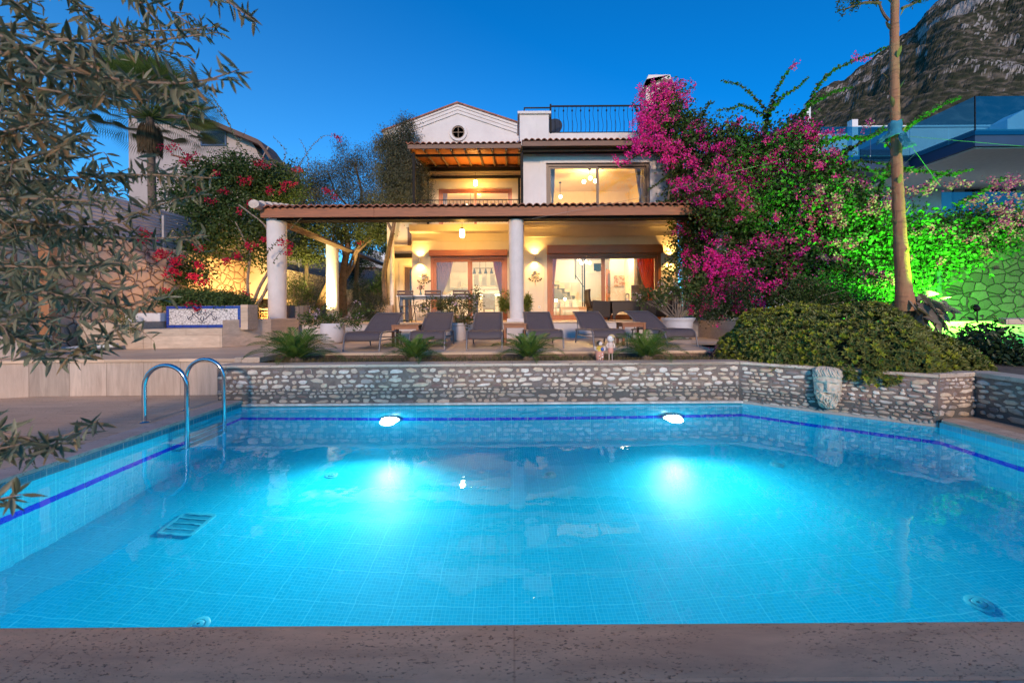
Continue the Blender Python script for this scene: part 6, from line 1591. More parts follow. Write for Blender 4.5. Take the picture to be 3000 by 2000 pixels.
# --- right: bougainvillea lit green
bg2 = thing('bougainvillea', 'wide spreading bougainvillea lit bright green behind the agave trunk', 'bougainvillea', (X(2600,10.6),10.6,1.0))
blobs = [px_blob(*a) for a in ((2500,620,90,60,11.2),(2500,690,110,90,11.0),(2560,770,140,90,10.8),(2470,800,110,90,10.6),(2620,690,120,80,10.6),(2700,690,110,50,10.8),(2770,700,100,50,10.7),(2850,660,100,40,10.8),(2880,690,110,45,10.6),(2690,750,100,80,10.3),(2780,740,80,45,10.3),(2590,840,110,60,9.9),(2980,660,60,50,10.6),(2430,870,80,50,10.0),(2400,620,60,70,11.2))]
P = blob_points(blobs, 400, .9, .20, .25); n = len(P)
chunks = [leaves_mesh(P, rdirs(n, -.25), .092*(.6+.7*rng.random(n)), .070*(.6+.7*rng.random(n)), 'heart')]
m = MB()
for pts, y in (([(2600,420),(2660,370),(2710,335),(2760,305),(2812,285)],10.4),([(2560,520),(2650,495),(2720,500),(2780,512),(2848,494)],10.6),([(2400,420),(2470,400),(2540,405),(2600,375),(2640,350)],11.2),([(2420,500),(2480,480),(2560,500),(2620,490)],11.2),([(2700,560),(2740,520),(2780,500)],10.6),([(2800,600),(2880,560),(2940,520),(2960,520)],10.6),([(2560,600),(2590,520),(2610,470)],11),([(2840,720),(2900,700),(2960,690)],10.2),([(2850,640),(2930,650),(3010,680)],10.2)):
    P3 = poly3(pts, y); limb(m, P3, .014, .004, 5)
    for k in range(4): chunks.append(spray(P3, .045, .12, .09, 'heart', .6, .9, .35))
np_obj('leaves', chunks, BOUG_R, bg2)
x0 = X(2600,10.8)
for pts in ([(x0,10.8,.9),(x0-.3,10.9,2.0),(x0-.8,11.2,3.6),(x0-.6,11.4,5.2)],[(x0+.1,10.7,.9),(x0+.8,10.7,2.2),(x0+1.8,10.8,3.4),(x0+2.6,10.8,4.2)],[(x0,10.7,.9),(x0+.2,10.6,2.4),(x0+.2,10.6,4.2)]): limb(m, pts, .06, .012, 7)
build('stems', m, BARK, bg2, world=True, smooth=True)
fl = [(2430,590,45,25,10.8),(2400,560,45,25,10.9),(2470,640,40,28,10.7),(2520,540,45,20,10.9),(2600,590,45,30,10.3),(2560,620,30,20,10.4),(2690,560,40,18,10.4),(2740,545,30,15,10.4),(2790,540,20,12,10.4),(2640,560,15,12,10.4),(2830,545,20,12,10.3),(2860,580,35,16,10.3),(2920,545,40,22,10.3),(2960,530,30,18,10.3),(2940,600,50,28,10.2),(2970,640,35,25,10.2),(2930,660,40,20,10.1),(2990,690,30,20,10.1),(2480,720,40,20,10.5),(2530,700,30,15,10.5),(2560,810,35,25,9.8),(2600,830,30,15,9.7),(2440,760,30,20,10.3),(2790,680,30,15,10.0),(2850,700,40,16,10.0),(2890,740,20,12,10.0),(2700,680,30,16,10.1),(2450,390,40,12,11.6),(2560,370,30,10,11.4),(2640,520,12,8,10.4),(2430,450,40,15,11.4),(2760,770,15,10,9.9),(2640,760,20,14,10.0)]
cs, rs, ns = [], [], []
for (u, v, ru, rv, y) in fl:
    s = y/FPX; cs.append(tuple(W(u, v, y-.2))); rs.append((ru*s*1.15, .25, rv*s*1.15)); ns.append(int(ru*rv*.17)+8)
np_obj('flowers', [bracts(cs, rs, ns, .055)], MAGP, bg2)

# --- agave mast
am = thing('agave', 'tall bare brown agave mast with a turquoise cloth tied round it', 'agave', (X(2690,8.2),8.2,1.0))
m = MB(); ax = [W(2654,910,8.2),W(2648,850,8.2),W(2640,750,8.2),W(2632,600,8.2),W(2626,450,8.2),W(2621,300,8.2),W(2620,100,8.2),W(2622,0,8.2),W(2622,-260,8.2)]
Q = resample(ax, .12); n = len(Q)
hw0 = np.interp([q[2] for q in Q], [1.3, 2.0, 3.4, 5.0, 7.5, 10], [.17,.125,.098,.082,.068,.055])
hw0 = hw0*(1+.035*np.sin(np.arange(n)*1.9)+.03*rng.normal(size=n))
hw0 = hw0 + .006*np.array([1 if k % 9 == 0 else 0 for k in range(n)])
m.tube([tuple(q) for q in Q], list(hw0), 18)
t = NT('agave_mast'); v = t.geo_coord((12,12,1.2)); f = t.noise(v, 1.2, 6, .6); f2 = t.noise(t.geo_coord((2,2,2)), 1.2, 4)
col = t.mix(t.ramp(f, [(.3,0),(.7,1)]), (.30,.13,.06), (.42,.22,.11)); col = t.mix(t.ramp(f2, [(.45,0),(.7,.5)]), col, (.30,.26,.10)); f3 = t.noise(t.geo_coord((3,3,16)), 1.0, 4, .7); col = t.mix(t.ramp(f3, [(.55,0),(.68,.75)]), col, (.11,.06,.035)); t.princ(col, .75, 0, t.bump(t.math('ADD', f, f3), .8, .02)); 
build('mast', m, t.m, am, world=True, smooth=True)
pos, dr, ln_ = [], [], []
for k in range(24):
    q = Q[int(n*(.06+.9*k/24))]; a = k*2.4; r0 = .09; pos.append(q+np.array([math.cos(a)*r0*.9, math.sin(a)*r0*.9, 0])); dr.append((math.cos(a)*.5, math.sin(a)*.5, 1.0)); ln_.append(.22)
np_obj('leaves', [leaves_mesh(pos, dr, np.array(ln_), .08, 'lance', nrm=[( -d[0], -d[1], .3) for d in dr])], leafmat('agave_bract', [(.25,.22,.10),(.20,.26,.06)], .6, .2), am)
pos, dr, L_ = [], [], []
b0 = W(2675,905,8.3)
for k in range(80):
    a = random.uniform(0, 2*PI); pos.append(np.array(b0)+[random.uniform(-.25,.40), random.uniform(-.3,.2), random.uniform(-.2,.35)]); dr.append((math.cos(a)*1.0+.35, math.sin(a)*.8-.3, random.uniform(-1.1,.1))); L_.append(random.uniform(.3,.6))
np_obj('dry_leaves', [leaves_mesh(pos, dr, np.array(L_), .13, 'lance', curl=.25)], leafmat('dry_agave_leaf', [(.20,.17,.13),(.34,.30,.24),(.13,.10,.08)], .7, .25), am)
m = MB(); 
for pts in ([(2605,62),(2590,50),(2578,30),(2580,5),(2570,-10),(2555,-20)],[(2580,10),(2555,8),(2530,2),(2500,20),(2470,30)],[(2642,25),(2665,18),(2690,5),(2710,-5)]): limb(m, poly3(pts, 8.2), .03, .014, 6)
build('branch', m, BARK, am, world=True, smooth=True)
P = blob_points([px_blob(2490,12,40,18,8.2),px_blob(2545,-5,30,14,8.2),px_blob(2465,32,16,10,8.2),px_blob(2695,12,28,12,8.2),px_blob(2600,-40,80,20,8.2)], 500, .5, .08); nn = len(P); np_obj('leaves', [leaves_mesh(P, rdirs(nn,.2), .07, .022, 'lance')], BOUG, am)
cl_m = leafmat('turquoise_cloth', [(.05,.30,.42),(.07,.36,.50)], .7, .3, (1,1,1))
m = MB(); q0 = W(2622,372,8.2); rows = []
for j in range(9):
    k = j/8; z = W(2622,358+46*k,8.2).z; rr_ = .10+.03*math.sin(k*9)*.4+(.05*k*k)
    rows.append([(q0.x+rr_*math.cos(2*PI*i/28)*(1+.05*math.sin(i*1.7+j)), 8.2+rr_*math.sin(2*PI*i/28), z+.015*math.sin(i*.9+j*.5)) for i in range(29)])
m.sheet(rows)
cl = build('tied_cloth', m, cl_m, am, world=True, smooth=True, solid=.005)
m = MB()
for sgn, (u0,v0,u1,v1,wd) in ((1,(2640,392,2664,432,.17)),(-1,(2610,388,2570,418,.10))):
    a, b_ = W(u0,v0,8.0), W(u1,v1,7.95); rows = []
    for j in range(7):
        k = j/6; c = a.lerp(b_, k); rows.append([(c.x+(i/8-.5)*wd*(.5+k)*(.2 if sgn < 0 else 1), c.y+.04*math.sin(i*2.3+j), c.z+(i/8-.5)*wd*(.9 if sgn < 0 else .3)+.02*math.sin(i*1.9+j*1.3)) for i in range(9)])
    m.sheet(rows)
build('cloth_tail', m, cl_m, cl, world=True, smooth=True, solid=.004)
for pts, lb in (([(2658,412),(2755,545)],'thin guy rope running down to the right from the cloth on the agave'),([(2664,400),(3060,434)],'thin guy rope running right from the cloth on the agave'),([(2640,490),(2692,440)],'short guy rope on the right of the agave mast')):
    o = build('guy_rope', MB().tube([W(*pts[0],8.1), W(*pts[1],9.5 if pts[1][0] < 3000 else 8.8)], .004, 5), pm('green_rope', (.06,.12,.10), .7)); tag(o, lb, 'rope')
o = build('cable', MB().tube([W(1558,641,11.3), W(1900,575,11.0), W(2160,500,11.0), W(2420,440,12.0)], .0035, 5), pm('pale_cable', (.30,.28,.25), .6)); tag(o, 'thin pale cable strung from the pergola to the bougainvillea', 'cable')

# --- big clipped mound on the stone wall
bs = thing('mound_shrub', 'big rounded clipped mound shrub spilling over the angled stone wall', 'shrub', (4.9,6.4,.5))
ang = math.atan2(-.62,.78); ca, sa = math.cos(ang), math.sin(ang)
C0 = np.array([5.16,6.36,.42]); RX, RY, RZ = 1.62, 1.06, .98
def mound(n, lo=-.38):
    P, N = [], []
    while len(P) < n:
        d = rng.normal(size=3); d /= np.linalg.norm(d)
        if d[2] < lo: continue
        sq = 1+.06*math.sin(d[0]*6)+.04*math.sin(d[0]*13+d[2]*5)
        hgt = 1.0+.16*math.exp(-((d[0]+.45)/.35)**2)-.20*max(0,d[0]-.1)
        l = np.array([d[0]*RX*abs(d[0])**-.12 if abs(d[0])>1e-3 else 0, d[1]*RY, d[2]*RZ*hgt])*sq
        if l[2] < .10-.14*(math.sin(d[0]*9)*.5+.5)*(d[1] < 0) and not (rng.random() < .03 and l[2] > -.12): continue
        nn = np.array([d[0]/RX, d[1]/RY, d[2]/RZ]); nn /= np.linalg.norm(nn)
        P.append(C0+np.array([l[0]*ca-l[1]*sa, l[0]*sa+l[1]*ca, l[2]])); N.append((nn[0]*ca-nn[1]*sa, nn[0]*sa+nn[1]*ca, nn[2]))
    return np.array(P), np.array(N)
def rosettes(P, N, k, L, Wd, depth=.05, flat=.75):
    n = len(P); P = P-N*(rng.random((n,1))**1.5*depth)
    t1 = np.cross(N, [0.13,.2,1.0]); t1 /= np.linalg.norm(t1, axis=1, keepdims=True); t2 = np.cross(N, t1)
    ph = rng.random(n)*6.28; tilt = rng.normal(size=(n,3))*.35
    out = []
    for j in range(k):
        a = ph+2*PI*j/k+rng.normal(size=n)*.2; f = flat*(.6+.7*rng.random(n))
        d = (t1*np.cos(a)[:,None]+t2*np.sin(a)[:,None])*f[:,None] + N*(1-.45*f[:,None]) + tilt*.4
        out.append(leaves_mesh(P, d, L*(.7+.5*rng.random(n)), Wd, 'heart', nrm=N+rng.normal(size=(n,3))*.2))
    return out
P, N = mound(5200); np_obj('leaves', rosettes(P, N, 8, .075, .024, .10), PITT, bs)
P, N = mound(900)
keep = rng.random(len(P)) < np.clip(.75-.45*(P[:,0]-4.6), .12, 1); np_obj('new_shoots', rosettes(P[keep]+N[keep]*.02, N[keep], 9, .062, .022, .02, .6), PITT_Y, bs)
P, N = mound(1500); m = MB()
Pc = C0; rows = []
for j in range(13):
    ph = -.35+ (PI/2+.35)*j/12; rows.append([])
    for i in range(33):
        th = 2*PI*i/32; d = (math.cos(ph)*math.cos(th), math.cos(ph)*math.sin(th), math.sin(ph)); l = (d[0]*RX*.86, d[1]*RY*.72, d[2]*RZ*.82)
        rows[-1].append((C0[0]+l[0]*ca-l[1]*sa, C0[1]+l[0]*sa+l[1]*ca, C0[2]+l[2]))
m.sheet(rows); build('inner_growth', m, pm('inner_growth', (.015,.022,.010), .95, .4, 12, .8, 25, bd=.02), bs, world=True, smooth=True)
# skirt hanging over the wall
# --- dark plants right of the mound
def bushy(name, label, cat, blobs, dens, L, Wd, mat, shape='heart', loc=None, stems=None, clump=.8, cs_=.14, group=None, flowers=None):
    c = blobs[0][0]; lz = loc if loc else (c[0], c[1], c[2]-blobs[0][1][2])
    r_ = thing(name, label, cat, lz, group=group)
    P = blob_points(blobs, dens, clump, cs_, .2); n = len(P)
    np_obj('leaves', [leaves_mesh(P, rdirs(n,.15), L*(.7+.6*rng.random(n)), Wd*(.7+.6*rng.random(n)), shape)], mat, r_)
    if stems:
        m = MB()
        for k in range(stems):
            b = blobs[k % len(blobs)]; e = np.array(b[0])+rng.normal(size=3)*np.array(b[1])*.5; s = np.array(lz)+[rng.normal()*.05, rng.normal()*.05, 0]
            mid = (s+e)/2+rng.normal(size=3)*.06; m.tube([tuple(s), tuple(mid), tuple(e)], [.012,.008,.003], 5)
        build('stems', m, BARK_L, r_, world=True)
    if flowers:
        fm, fn, fs = flowers; P = blob_points(blobs, fn, 1.0, .05, .8); P[:,1] -= .03; n = len(P)
        k = 5; Pk = np.repeat(P, k, axis=0)+rng.normal(size=(n*k,3))*.008; np_obj('flowers', [leaves_mesh(Pk, rdirs(n*k), fs, fs*.8, 'heart')], fm, r_)
    return r_
DARKL = leafmat('dark_leaf', [(.015,.03,.012),(.025,.05,.018),(.04,.07,.02)], .4, .2)
bushy('garden_shrub', 'dark leafy shrub right of the mound, half lit green', 'shrub', [px_blob(2900,1030,70,60,6.2),px_blob(2980,1060,60,50,6.0),px_blob(2870,1000,60,40,7.0)], 420, .09, .045, DARKL, stems=8)
bushy('garden_shrub', 'low shrub growing between the block wall and the mound', 'shrub', [px_blob(2815,985,55,14,7.3),px_blob(2885,975,50,18,7.3)], 420, .08, .04, BOUG, stems=6)
bushy('garden_shrub', 'glossy shrub under the bougainvillea, lit green, behind the mound', 'shrub', [px_blob(2340,860,90,50,9.6),px_blob(2450,880,90,45,9.4),px_blob(2560,890,80,40,9.2)], 380, .07, .035, BOUG, stems=6)
bushy('hedge', 'dark clipped ivy bank hanging over the planter wall right of the flowerpot', 'hedge', [px_blob(2110,870,55,75,10.6),px_blob(2070,900,40,40,10.2),px_blob(2170,860,50,60,10.2)], 520, .045, .03, DARKL, stems=4)

# --- cycads
CYC = leafmat('cycad_leaf', [(.06,.12,.025),(.09,.17,.03),(.13,.21,.04)], .4, .2)
def cycad(base, R0, n, label, seed, H=.9):
    rs_ = np.random.default_rng(seed)
    r_ = thing('cycad', label, 'cycad', base, group='cycads in the bed above the stone wall')
    ch = []; m = MB()
    for k in range(n):
        a = k*2.399+rs_.random()*.4; el = .42+1.02*(k/n)**.9
        L = R0*(.85+.25*rs_.random())*(1.0 if el < 1.1 else .85)
        pts = []
        for j in range(13):
            s = j/12; e = el - .50*s*s*(1.3-el*.5); 
            rr_ = L*s*math.cos(max(-.3,e*.85)); zz = L*s*math.sin(max(-.3,e))*H
            pts.append((rr_*math.cos(a), rr_*math.sin(a), zz+.05))
        m.tube(pts, list(np.linspace(.008,.003,13)), 4)
        Q = resample([Vector(p) for p in pts], .016); nq = len(Q)
        T = np.gradient(Q, axis=0); T /= np.linalg.norm(T, axis=1, keepdims=True)
        sd_ = np.cross(T, [0,0,1.0]); sd_ /= np.maximum(np.linalg.norm(sd_, axis=1, keepdims=True), 1e-6); up = np.cross(sd_, T)
        s = np.linspace(0,1,nq); ll = R0*.22*np.sin(np.pi*np.clip(s*.95+.08,0,1))**.6*(s>.12)+.005
        for sg in (-1,1):
            d = T*.85+sd_*sg*.9+up*.55+rs_.normal(size=(nq,3))*.05
            ch.append(leaves_mesh(Q, d, ll, .012, 'kite', nrm=up))
    np_obj('fronds', ch, CYC, r_, world=False)
    build('midribs', m, CYC, r_)
    build('trunk', MB().lathe([(.10,-.03),(.11,.03),(.08,.09),(.03,.12),(.001,.13)], n=12), pm('cycad_trunk', (.16,.11,.07), .95, .4, 30, 1, 60, bd=.01), r_, smooth=True)
for u, v, y, r0, n, lb, sd_ in ((868,1052,6.95,.80,30,'largest cycad, at the left end of the bed above the stone wall',1),(1215,1050,6.9,.64,25,'second cycad from the left, in front of the first two loungers',2),(1548,1048,6.9,.66,26,'third cycad, in front of the centre column side table',3),(1896,1046,6.9,.68,27,'rightmost cycad, beside the two clay figurines',4)):
    cycad((X(u,y,v), y, ZB), r0, n, lb, sd_)
# --- dry grass in the bed
n = 5200; x = rng.uniform(-4.3,3.85,n); y = rng.uniform(6.62,7.5,n); P = np.stack([x,y,np.full(n,ZB-.01)],1)
hh = .06+.09*rng.random(n)*(.6+.4*np.sin(x*3)**2)
g_ = np_obj('bed_grass', [leaves_mesh(P, np.stack([rng.normal(size=n)*.5, rng.normal(size=n)*.4, np.ones(n)],1), hh, .006, 'kite')], leafmat('dry_grass', [(.20,.15,.08),(.10,.11,.04),(.30,.23,.13),(.07,.09,.03)], .8, .3)); g_['kind'] = 'stuff'; g_['label'] = 'dry grass and ground cover in the cycad bed'
n = 3000; P = np.stack([rng.uniform(-4.3,3.85,n), rng.uniform(6.6,7.5,n), ZB+.03*rng.random(n)],1)
g_ = np_obj('ground_cover', [leaves_mesh(P, rdirs(n,.3), .03, .02, 'heart')], leafmat('cover_leaf', [(.05,.07,.025),(.09,.09,.04),(.14,.10,.06)], .7, .3)); g_['kind'] = 'stuff'
bushy('purple_plant', 'small purple leaved plant at the right end of the cycad bed', 'plant', [px_blob(2108,1030,22,22,7.0)], 420, .07, .022, leafmat('purple_leaf', [(.06,.02,.05),(.10,.04,.08)], .5, .2), 'lance', stems=5, cs_=.05)

# --- potted shrub right
pt_ = thing('flowerpot', 'big white ribbed flowerpot on the terrace right of the loungers', 'flowerpot', (X(1986,10.6),10.6,ZT))
pr = [(.20,0),(.27,.03),(.31,.15)]
for k in range(10): pr += [(.315+.012*k*.6+(.006 if k % 2 else -.002), .18+k*.032)]
pr += [(.40,.50),(.43,.53),(.43,.57),(.38,.57),(.36,.50),(.001,.49)]
build('pot', MB().lathe(pr, n=36), pm('glazed_white', (.55,.56,.60), .35, .1), pt_, smooth=True); build('saucer', MB().lathe([(.26,-.0),(.33,.0),(.34,.03),(.28,.03)], n=28), pm('saucer', (.12,.11,.10), .7), pt_, smooth=True)
p = pt_.location
bushy('potted_shrub', 'loose leafy shrub with bare lower stems in the big white flowerpot', 'shrub', [px_blob(1990,850,60,35,10.5,.35),px_blob(1920,875,50,25,10.5,.3),px_blob(1960,810,28,40,10.5,.2),px_blob(2030,840,35,40,10.6,.3),px_blob(1888,862,30,14,10.4,.2),px_blob(2000,790,20,26,10.6,.15)], 190, .085, .05, BOUG, loc=(p.x,10.6,ZT+.5), stems=34, cs_=.10, flowers=(leafmat('white_bloom', [(.7,.62,.7),(.6,.5,.65)], .7, .3), 6, .028))
m = MB()
# --- periwinkle left and rose bush centre with pots
PLP = stuccomat('white_pot', (.55,.52,.52), 3, .3)
q = W(975,1003,9.9); r_ = thing('flowerpot', 'tall round white flowerpot standing left of the first lounger', 'flowerpot', (q.x,9.9,ZT)); build('pot', MB().lathe([(.20,0),(.26,.06),(.29,.25),(.28,.48),(.26,.50),(.24,.48),(.001,.46)], n=28), PLP, r_, smooth=True); build('soil', MB().lathe([(.235,.468),(.001,.475)], n=20), SOIL, r_)
FLW = leafmat('periwinkle_bloom', [(.55,.28,.55),(.72,.55,.70),(.80,.72,.75)], .7, .3)
bushy('flowering_shrub', 'periwinkle bush with pale pink flowers spreading over the pot left of the loungers', 'shrub', [px_blob(940,930,60,35,10.0,.3),px_blob(1010,935,50,35,9.9,.3),px_blob(1050,905,25,25,9.9,.2),px_blob(895,930,30,30,10.1,.25),px_blob(1045,945,25,18,9.8,.2)], 260, .065, .034, BOUG, loc=(q.x,9.9,ZT+.46), stems=22, cs_=.08, flowers=(FLW, 13, .024))
q = W(1342,993,10.6); r_ = thing('flowerpot', 'white flowerpot behind the second and third loungers', 'flowerpot', (q.x,10.6,ZT)); build('pot', MB().lathe([(.18,0),(.22,.05),(.22,.40),(.25,.42),(.25,.47),(.21,.47),(.001,.44)], n=28), PLP, r_, smooth=True); build('soil', MB().lathe([(.205,.446),(.001,.45)], n=20), SOIL, r_)
bushy('flowering_shrub', 'leggy flowering bush with pinkish blooms in front of the dining table', 'shrub', [px_blob(1290,905,55,32,10.7,.25),px_blob(1350,895,55,38,10.6,.25),px_blob(1390,885,32,34,10.7,.25),px_blob(1345,940,50,28,10.6,.25),px_blob(1240,900,28,22,10.7,.2)], 420, .055, .034, leafmat('rose_leaf', [(.06,.09,.025),(.10,.11,.035),(.14,.10,.04)], .5, .3), loc=(q.x,10.6,ZT+.43), stems=26, cs_=.07, flowers=(FLW, 12, .026))
bushy('potted_fern', 'fern like house plant hanging beside the centre column', 'plant', [px_blob(1480,885,16,30,13.3,.2),px_blob(1545,890,10,30,13.2,.2)], 900, .16, .018, leafmat('fern_leaf', [(.10,.14,.025),(.16,.20,.04)], .5, .3), 'lance', cs_=.04, stems=6)

# --- left planting: hedge on the bench planter, red bougainvillea, trees
bushy('hedge', 'low green hedge growing along the top of the mosaic bench', 'hedge', [px_blob(520,880,50,26,9.5,.3),px_blob(590,878,60,27,9.5,.3),px_blob(660,882,55,26,9.5,.3),px_blob(715,900,25,30,9.7,.25),px_blob(740,915,16,25,9.7,.2)], 3200, .05, .024, leafmat('hedge_leaf', [(.04,.075,.02),(.07,.11,.028),(.10,.15,.035)], .5, .2), 'lance', stems=10, cs_=.08)
bushy('trailing_plant', 'small trailing plant spilling over the left end of the bench', 'plant', [px_blob(370,940,22,22,8.5,.15),px_blob(385,960,14,24,8.4,.12),px_blob(350,930,20,14,8.6,.15)], 600, .05, .02, PITT, stems=5, cs_=.06)
rb = thing('bougainvillea', 'crimson flowering bougainvillea sprawling over the left garden wall', 'bougainvillea', (X(770,12.6),12.6,1.0))
blobs = [px_blob(*a) for a in ((600,520,80,45,13.5),(690,520,90,55,14.0),(760,560,80,60,14.2),(620,600,90,60,13.0),(720,640,90,60,13.0),(560,640,60,40,12.4),(540,570,60,50,13.4),(820,540,70,60,14.6),(640,690,80,40,12.4),(470,780,55,45,11.2),(540,800,60,40,11.2),(430,820,40,50,11.0),(600,720,60,40,11.8),(760,720,40,70,12.6),(700,480,60,25,14.2))]
P = blob_points(blobs, 430, .9, .20, .2); n = len(P); chunks = [leaves_mesh(P, rdirs(n,-.2), .085*(.7+.6*rng.random(n)), .062*(.7+.6*rng.random(n)), 'heart')]
m = MB()
for pts, y in (([(860,520),(885,470),(915,425),(948,396),(985,398)],13.6),([(905,500),(900,450),(885,418),(878,408)],13.7),([(830,480),(840,440),(800,400)],13.8),([(530,190),(575,235),(620,280),(655,330),(690,400),(730,470)],12.0),([(620,300),(670,360),(700,430)],12.2),([(830,480),(800,470),(770,480)],13.8),([(780,740),(820,700),(860,660),(880,640)],11.2),([(470,640),(430,650),(390,680)],11),([(420,760),(395,740),(390,700)],10.8),([(640,520),(700,420),(720,380)],14)):
    P3 = poly3(pts, y); limb(m, P3, .010, .003, 5); chunks += [spray(P3, .06, .075, .05, 'heart', .5, .9, .3) for _ in range(2)]
for pts in ([(735,905),(760,840),(790,790),(800,740),(780,660),(700,600)],[(745,905),(775,860),(795,810),(815,760),(830,680)],[(730,900),(725,820),(735,740),(690,650)]): limb(m, poly3(pts, 12.4), .055, .02, 7)
np_obj('leaves', chunks, BOUG, rb); build('stems', m, BARK_L, rb, world=True, smooth=True)
fl = [(985,398,18,10,13.6),(768,480,24,14,13.6),(420,700,22,20,10.6),(425,680,16,20,10.6),(475,745,35,12,10.6),(510,765,20,16,10.6),(500,800,24,16,10.6),(560,810,30,12,10.6),(585,780,14,14,10.6),(490,855,16,10,10.6),(600,825,16,8,11),(730,720,20,14,11.2),(660,765,25,8,11.4),(590,725,22,10,11.4),(700,755,16,10,11),(720,870,18,12,11),(545,470,30,10,13),(500,430,30,12,13),(560,455,20,10,13),(640,510,14,8,13),(580,555,18,8,13),(700,620,14,8,12.4),(775,700,10,8,12.2),(800,655,14,8,11.8),(840,710,14,12,11),(850,730,10,16,11),(785,560,24,14,13.4),(720,530,24,14,13.4),(850,535,20,10,13.6),(830,555,16,14,13.6),(960,560,14,14,13.8),(975,580,12,8,13.8),(1000,610,12,6,13.8),(870,500,14,8,13.8),(740,600,20,10,12.8),(620,590,18,8,12.6),(660,560,16,8,12.8),(1050,710,6,5,13),(570,900,14,8,9.4),(560,890,10,8,9.4)]
cs, rs, ns = [], [], []
for (u, v, ru, rv, y) in fl:
    s = y/FPX; cs.append(tuple(W(u, v, y-.2))); rs.append((ru*s, .15, rv*s)); ns.append(int(ru*rv*.24)+12)
np_obj('flowers', [bracts(cs, rs, ns, .055)], REDB, rb)
# vine tendril over the first column
vn = build('vine_shoot', (lambda mm: (limb(mm, poly3([(800,770),(815,745),(840,720),(865,690),(880,665)], 11.3), .008, .003, 5), mm)[1])(MB()), BARK, world=False); tag(vn, 'thin leafy vine shoot crossing in front of the first column', 'vine')
np_obj('leaves', [spray(poly3([(800,770),(815,745),(840,720),(865,690),(880,665)], 11.28), .05, .07, .045, 'heart', .5)], BOUG, vn)

# carob with twisted trunks behind the second column
cb = thing('carob_tree', 'old carob tree with twisted trunks behind the second column, lit from below', 'tree', (X(1000,17.2),17.2,1.0))
m = MB()
for pts, r0, r1 in (([(1005,935),(1003,850),(1008,780),(1020,720),(1010,660)],.20,.10),([(925,905),(950,850),(975,800),(985,760),(960,700),(930,660)],.10,.04),([(935,905),(975,850),(1000,815),(1010,770),(1000,700)],.09,.04),([(930,900),(960,860),(1010,820),(1030,760),(1045,730),(1080,690)],.09,.04),([(1000,830),(1040,770),(1050,730),(1060,700)],.07,.03),([(1000,900),(1010,820),(1035,780),(1045,740),(1110,680),(1170,640)],.08,.03),([(985,760),(975,700),(985,640)],.06,.03),([(1050,720),(1110,670),(1150,650)],.05,.02)):
    limb(m, poly3(pts, (17.2,17.0)), r0, r1, 9)
build('trunk', m, pm('carob_bark', (.20,.12,.07), .9, .4, 8, 1, 25, bd=.02), cb, world=True, smooth=True)
P = blob_points([px_blob(*a) for a in ((880,690,80,40,17.0),(960,690,80,50,16.9),(1050,680,80,45,17.0),(1130,670,50,50,16.7),(930,745,55,30,16.7),(870,740,50,25,16.6),(1010,640,120,25,17.2),(1170,700,30,35,16.6),(900,640,90,25,17.2),(1150,640,60,30,16.7))], 520, .8, .18, .2); n = len(P)
np_obj('crown', [leaves_mesh(P, rdirs(n,-.1), .075*(.7+.6*rng.random(n)), .05*(.7+.6*rng.random(n)), 'heart')], leafmat('carob_leaf', [(.05,.075,.02),(.08,.10,.03),(.11,.13,.035)], .45, .35), cb)
# olives above the pergola
def far_olive(label, base, trunk, blobs, dens=300, mat=OLIVE_FAR, L=.075):
    r_ = thing('olive_tree', label, 'tree', base); m = MB()
    for pts, r0 in trunk: limb(m, pts, r0, r0*.35, 7)
    build('trunk', m, BARK, r_, world=True, smooth=True)
    P = blob_points(blobs, dens, .8, .17, .15); n = len(P)
    D = rdirs(n, .45); np_obj('crown', [leaves_mesh(P, D, L*(.7+.6*rng.random(n)), .026, 'kite')], mat, r_)
bl = [px_blob(*a) for a in ((1190,365,26,24,15.2),(1175,405,48,40,15.3),(1160,450,65,45,15.4),(1170,500,80,50,15.4),(1190,550,75,45,15.2),(1150,590,80,40,15.4),(1225,585,35,40,14.9),(1210,520,45,40,15.0),(1130,420,25,30,15.5),(1140,520,40,40,15.5))]
far_olive('dense grey olive tree covering the left corner of the villa', (X(1160,15.6),15.6,1.08), [([W(1130,930,15.7),W(1125,800,15.7),W(1150,680,15.6),W(1170,560,15.4),W(1180,440,15.3)],.12),([W(1150,680,15.6),W(1110,600,15.6),W(1140,480,15.5)],.06)], bl, 1000)
bl = [px_blob(*a) for a in ((1060,470,60,35,18.5),(1000,490,50,35,18.5),(1080,520,80,45,18.3),(980,540,80,45,18.3),(1050,580,110,40,18.0),(920,560,60,40,18.0),(1100,600,90,40,18),(1000,430,20,20,18.5),(1110,440,30,25,18.5))]
far_olive('ragged dark olive tree behind the pergola roof, left of the villa', (X(1040,18.4),18.4,1.3), [([W(1040,900,18.4),W(1050,700,18.4),W(1060,560,18.4),W(1040,480,18.4)],.12),([W(1050,640,18.4),W(980,560,18.4),W(960,500,18.4)],.06),([W(1050,640,18.4),W(1100,560,18.4)],.05)], bl, 560)
bl = [px_blob(*a) for a in ((890,545,60,40,17.5),(850,590,70,35,17.2),(930,590,60,35,17.2),(940,500,30,30,17.5),(880,500,25,25,17.5),(790,600,60,30,17.2))]
far_olive('smaller olive tree between the red bougainvillea and the ragged olive', (X(890,17.4),17.4,1.3), [([W(900,850,17.4),W(895,700,17.4),W(890,560,17.4)],.10),([W(895,680,17.4),W(850,600,17.4)],.05),([W(895,680,17.4),W(935,560,17.4)],.05)], bl, 560)
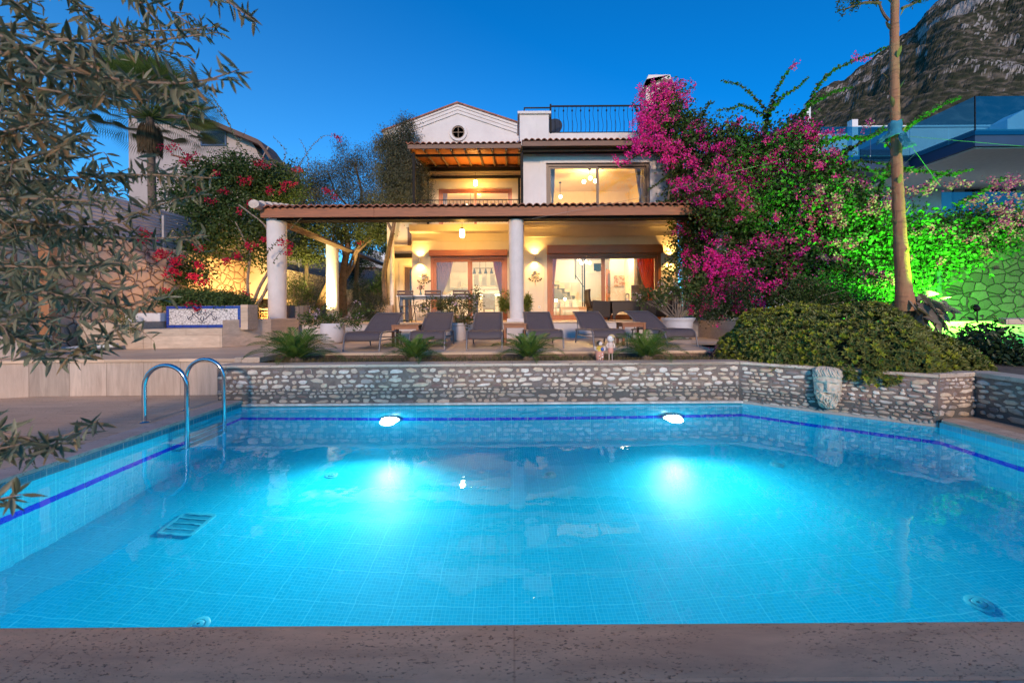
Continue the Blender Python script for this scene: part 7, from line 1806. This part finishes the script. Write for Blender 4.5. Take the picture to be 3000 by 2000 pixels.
# conifer and shrubs in the gap
CON = leafmat('conifer_leaf', [(.012,.025,.012),(.02,.035,.018)], .6, .1)
bushy('dark_conifer', 'dark low conifer between the periwinkle and the corner of the villa', 'conifer', [px_blob(1065,900,40,40,13.6,.5),px_blob(1095,925,35,20,13.6,.4),px_blob(1050,850,28,30,13.8,.4),px_blob(1110,890,25,25,13.8,.3)], 800, .11, .012, CON, 'kite', stems=8, cs_=.1)
bushy('garden_shrub', 'light green shrub by the left rubble wall behind the first column', 'shrub', [px_blob(870,850,40,40,14.2),px_blob(910,870,30,30,14.0),px_blob(850,890,25,25,13.6)], 420, .09, .02, leafmat('light_shrub', [(.07,.10,.03),(.10,.14,.04)], .5, .3), 'lance', stems=8)
bushy('garden_shrub', 'dark shrub in front of the grey rubble wall, right of the conifer', 'shrub', [px_blob(1125,830,28,40,18),px_blob(1080,840,30,20,18),px_blob(1070,760,40,30,22),px_blob(1040,800,30,30,22)], 400, .09, .04, DARKL, stems=6)
bushy('garden_shrub', 'green bush between the trees above the distant house', 'shrub', [px_blob(1090,700,40,35,27),px_blob(1140,715,40,40,27),px_blob(1060,730,30,20,27)], 200, .14, .07, leafmat('mid_green', [(.03,.07,.03),(.04,.09,.035)], .5, .2), stems=4)
n = 2500; P = np.stack([rng.uniform(X(990,13),X(1190,13),n), rng.uniform(12.6,15.2,n), np.full(n,ZH)],1); g_ = np_obj('lawn_grass', [leaves_mesh(P, np.stack([rng.normal(size=n)*.3, rng.normal(size=n)*.3, np.ones(n)],1), .05, .008, 'kite')], leafmat('lawn', [(.04,.10,.02),(.08,.14,.03)], .7, .3)); g_['kind'] = 'stuff'

# --- fan palm
FAN = leafmat('palm_leaf', [(.05,.10,.03),(.09,.15,.04),(.14,.19,.05)], .45, .2)
pc = W(440,345,16.5)
pl = thing('fan_palm', 'fan palm with hanging dry skirt behind the olive branches', 'palm tree', (pc.x,16.5,1.3))
ch = []; m = MB()
for k in range(70):
    a = k*2.399; el = -0.25+1.5*(k/70); c_ = math.cos(el); d = np.array([math.cos(a)*c_, math.sin(a)*c_, math.sin(el)]); L = 1.45+.4*rng.random()
    base = np.array(pc); tip = base+d*L; m.tube([tuple(base), tuple(base+d*L*.5+[0,0,.06]), tuple(tip)], [.02,.015,.01], 4)
    s1 = np.cross(d, [0,0,1.0]); s1 /= max(1e-6, np.linalg.norm(s1)); u1 = np.cross(s1, d)
    nb = 44; th = np.linspace(-1.7, 1.7, nb); dd = d*np.cos(th)[:,None]+s1*np.sin(th)[:,None]+u1*.12; ll = 1.3*(.6+.4*np.cos(th*.6))
    mid = tip+dd*(ll*.55)[:,None]
    ch.append(leaves_mesh(np.repeat(tip[None], nb, 0), dd, ll*.62, .042, 'kite', nrm=np.repeat(u1[None], nb, 0)))
    ch.append(leaves_mesh(mid, dd+np.array([0,0,-.8]), ll*.55, .022, 'kite', nrm=np.repeat(u1[None], nb, 0)))
np_obj('fronds', ch, FAN, pl); build('leaf_stalks', m, FAN, pl, world=True)
n = 1500; a = rng.random(n)*6.28; zz = rng.random(n); P = np.stack([pc.x+.24*np.cos(a)*(1-.3*zz), 16.5+.24*np.sin(a), pc.z-.2-.8*zz],1); np_obj('dry_skirt', [leaves_mesh(P, np.stack([np.cos(a)*.3, np.sin(a)*.3, -np.ones(n)],1), .7, .03, 'kite')], leafmat('dry_palm', [(.12,.085,.05),(.17,.12,.07)], .8, .2), pl)
m = MB(); limb(m, [(pc.x,16.5,1.2),(pc.x+.1,16.5,4),(pc.x,16.5,pc.z)], .17, .13, 12); build('trunk', m, BARK, pl, world=True, smooth=True)
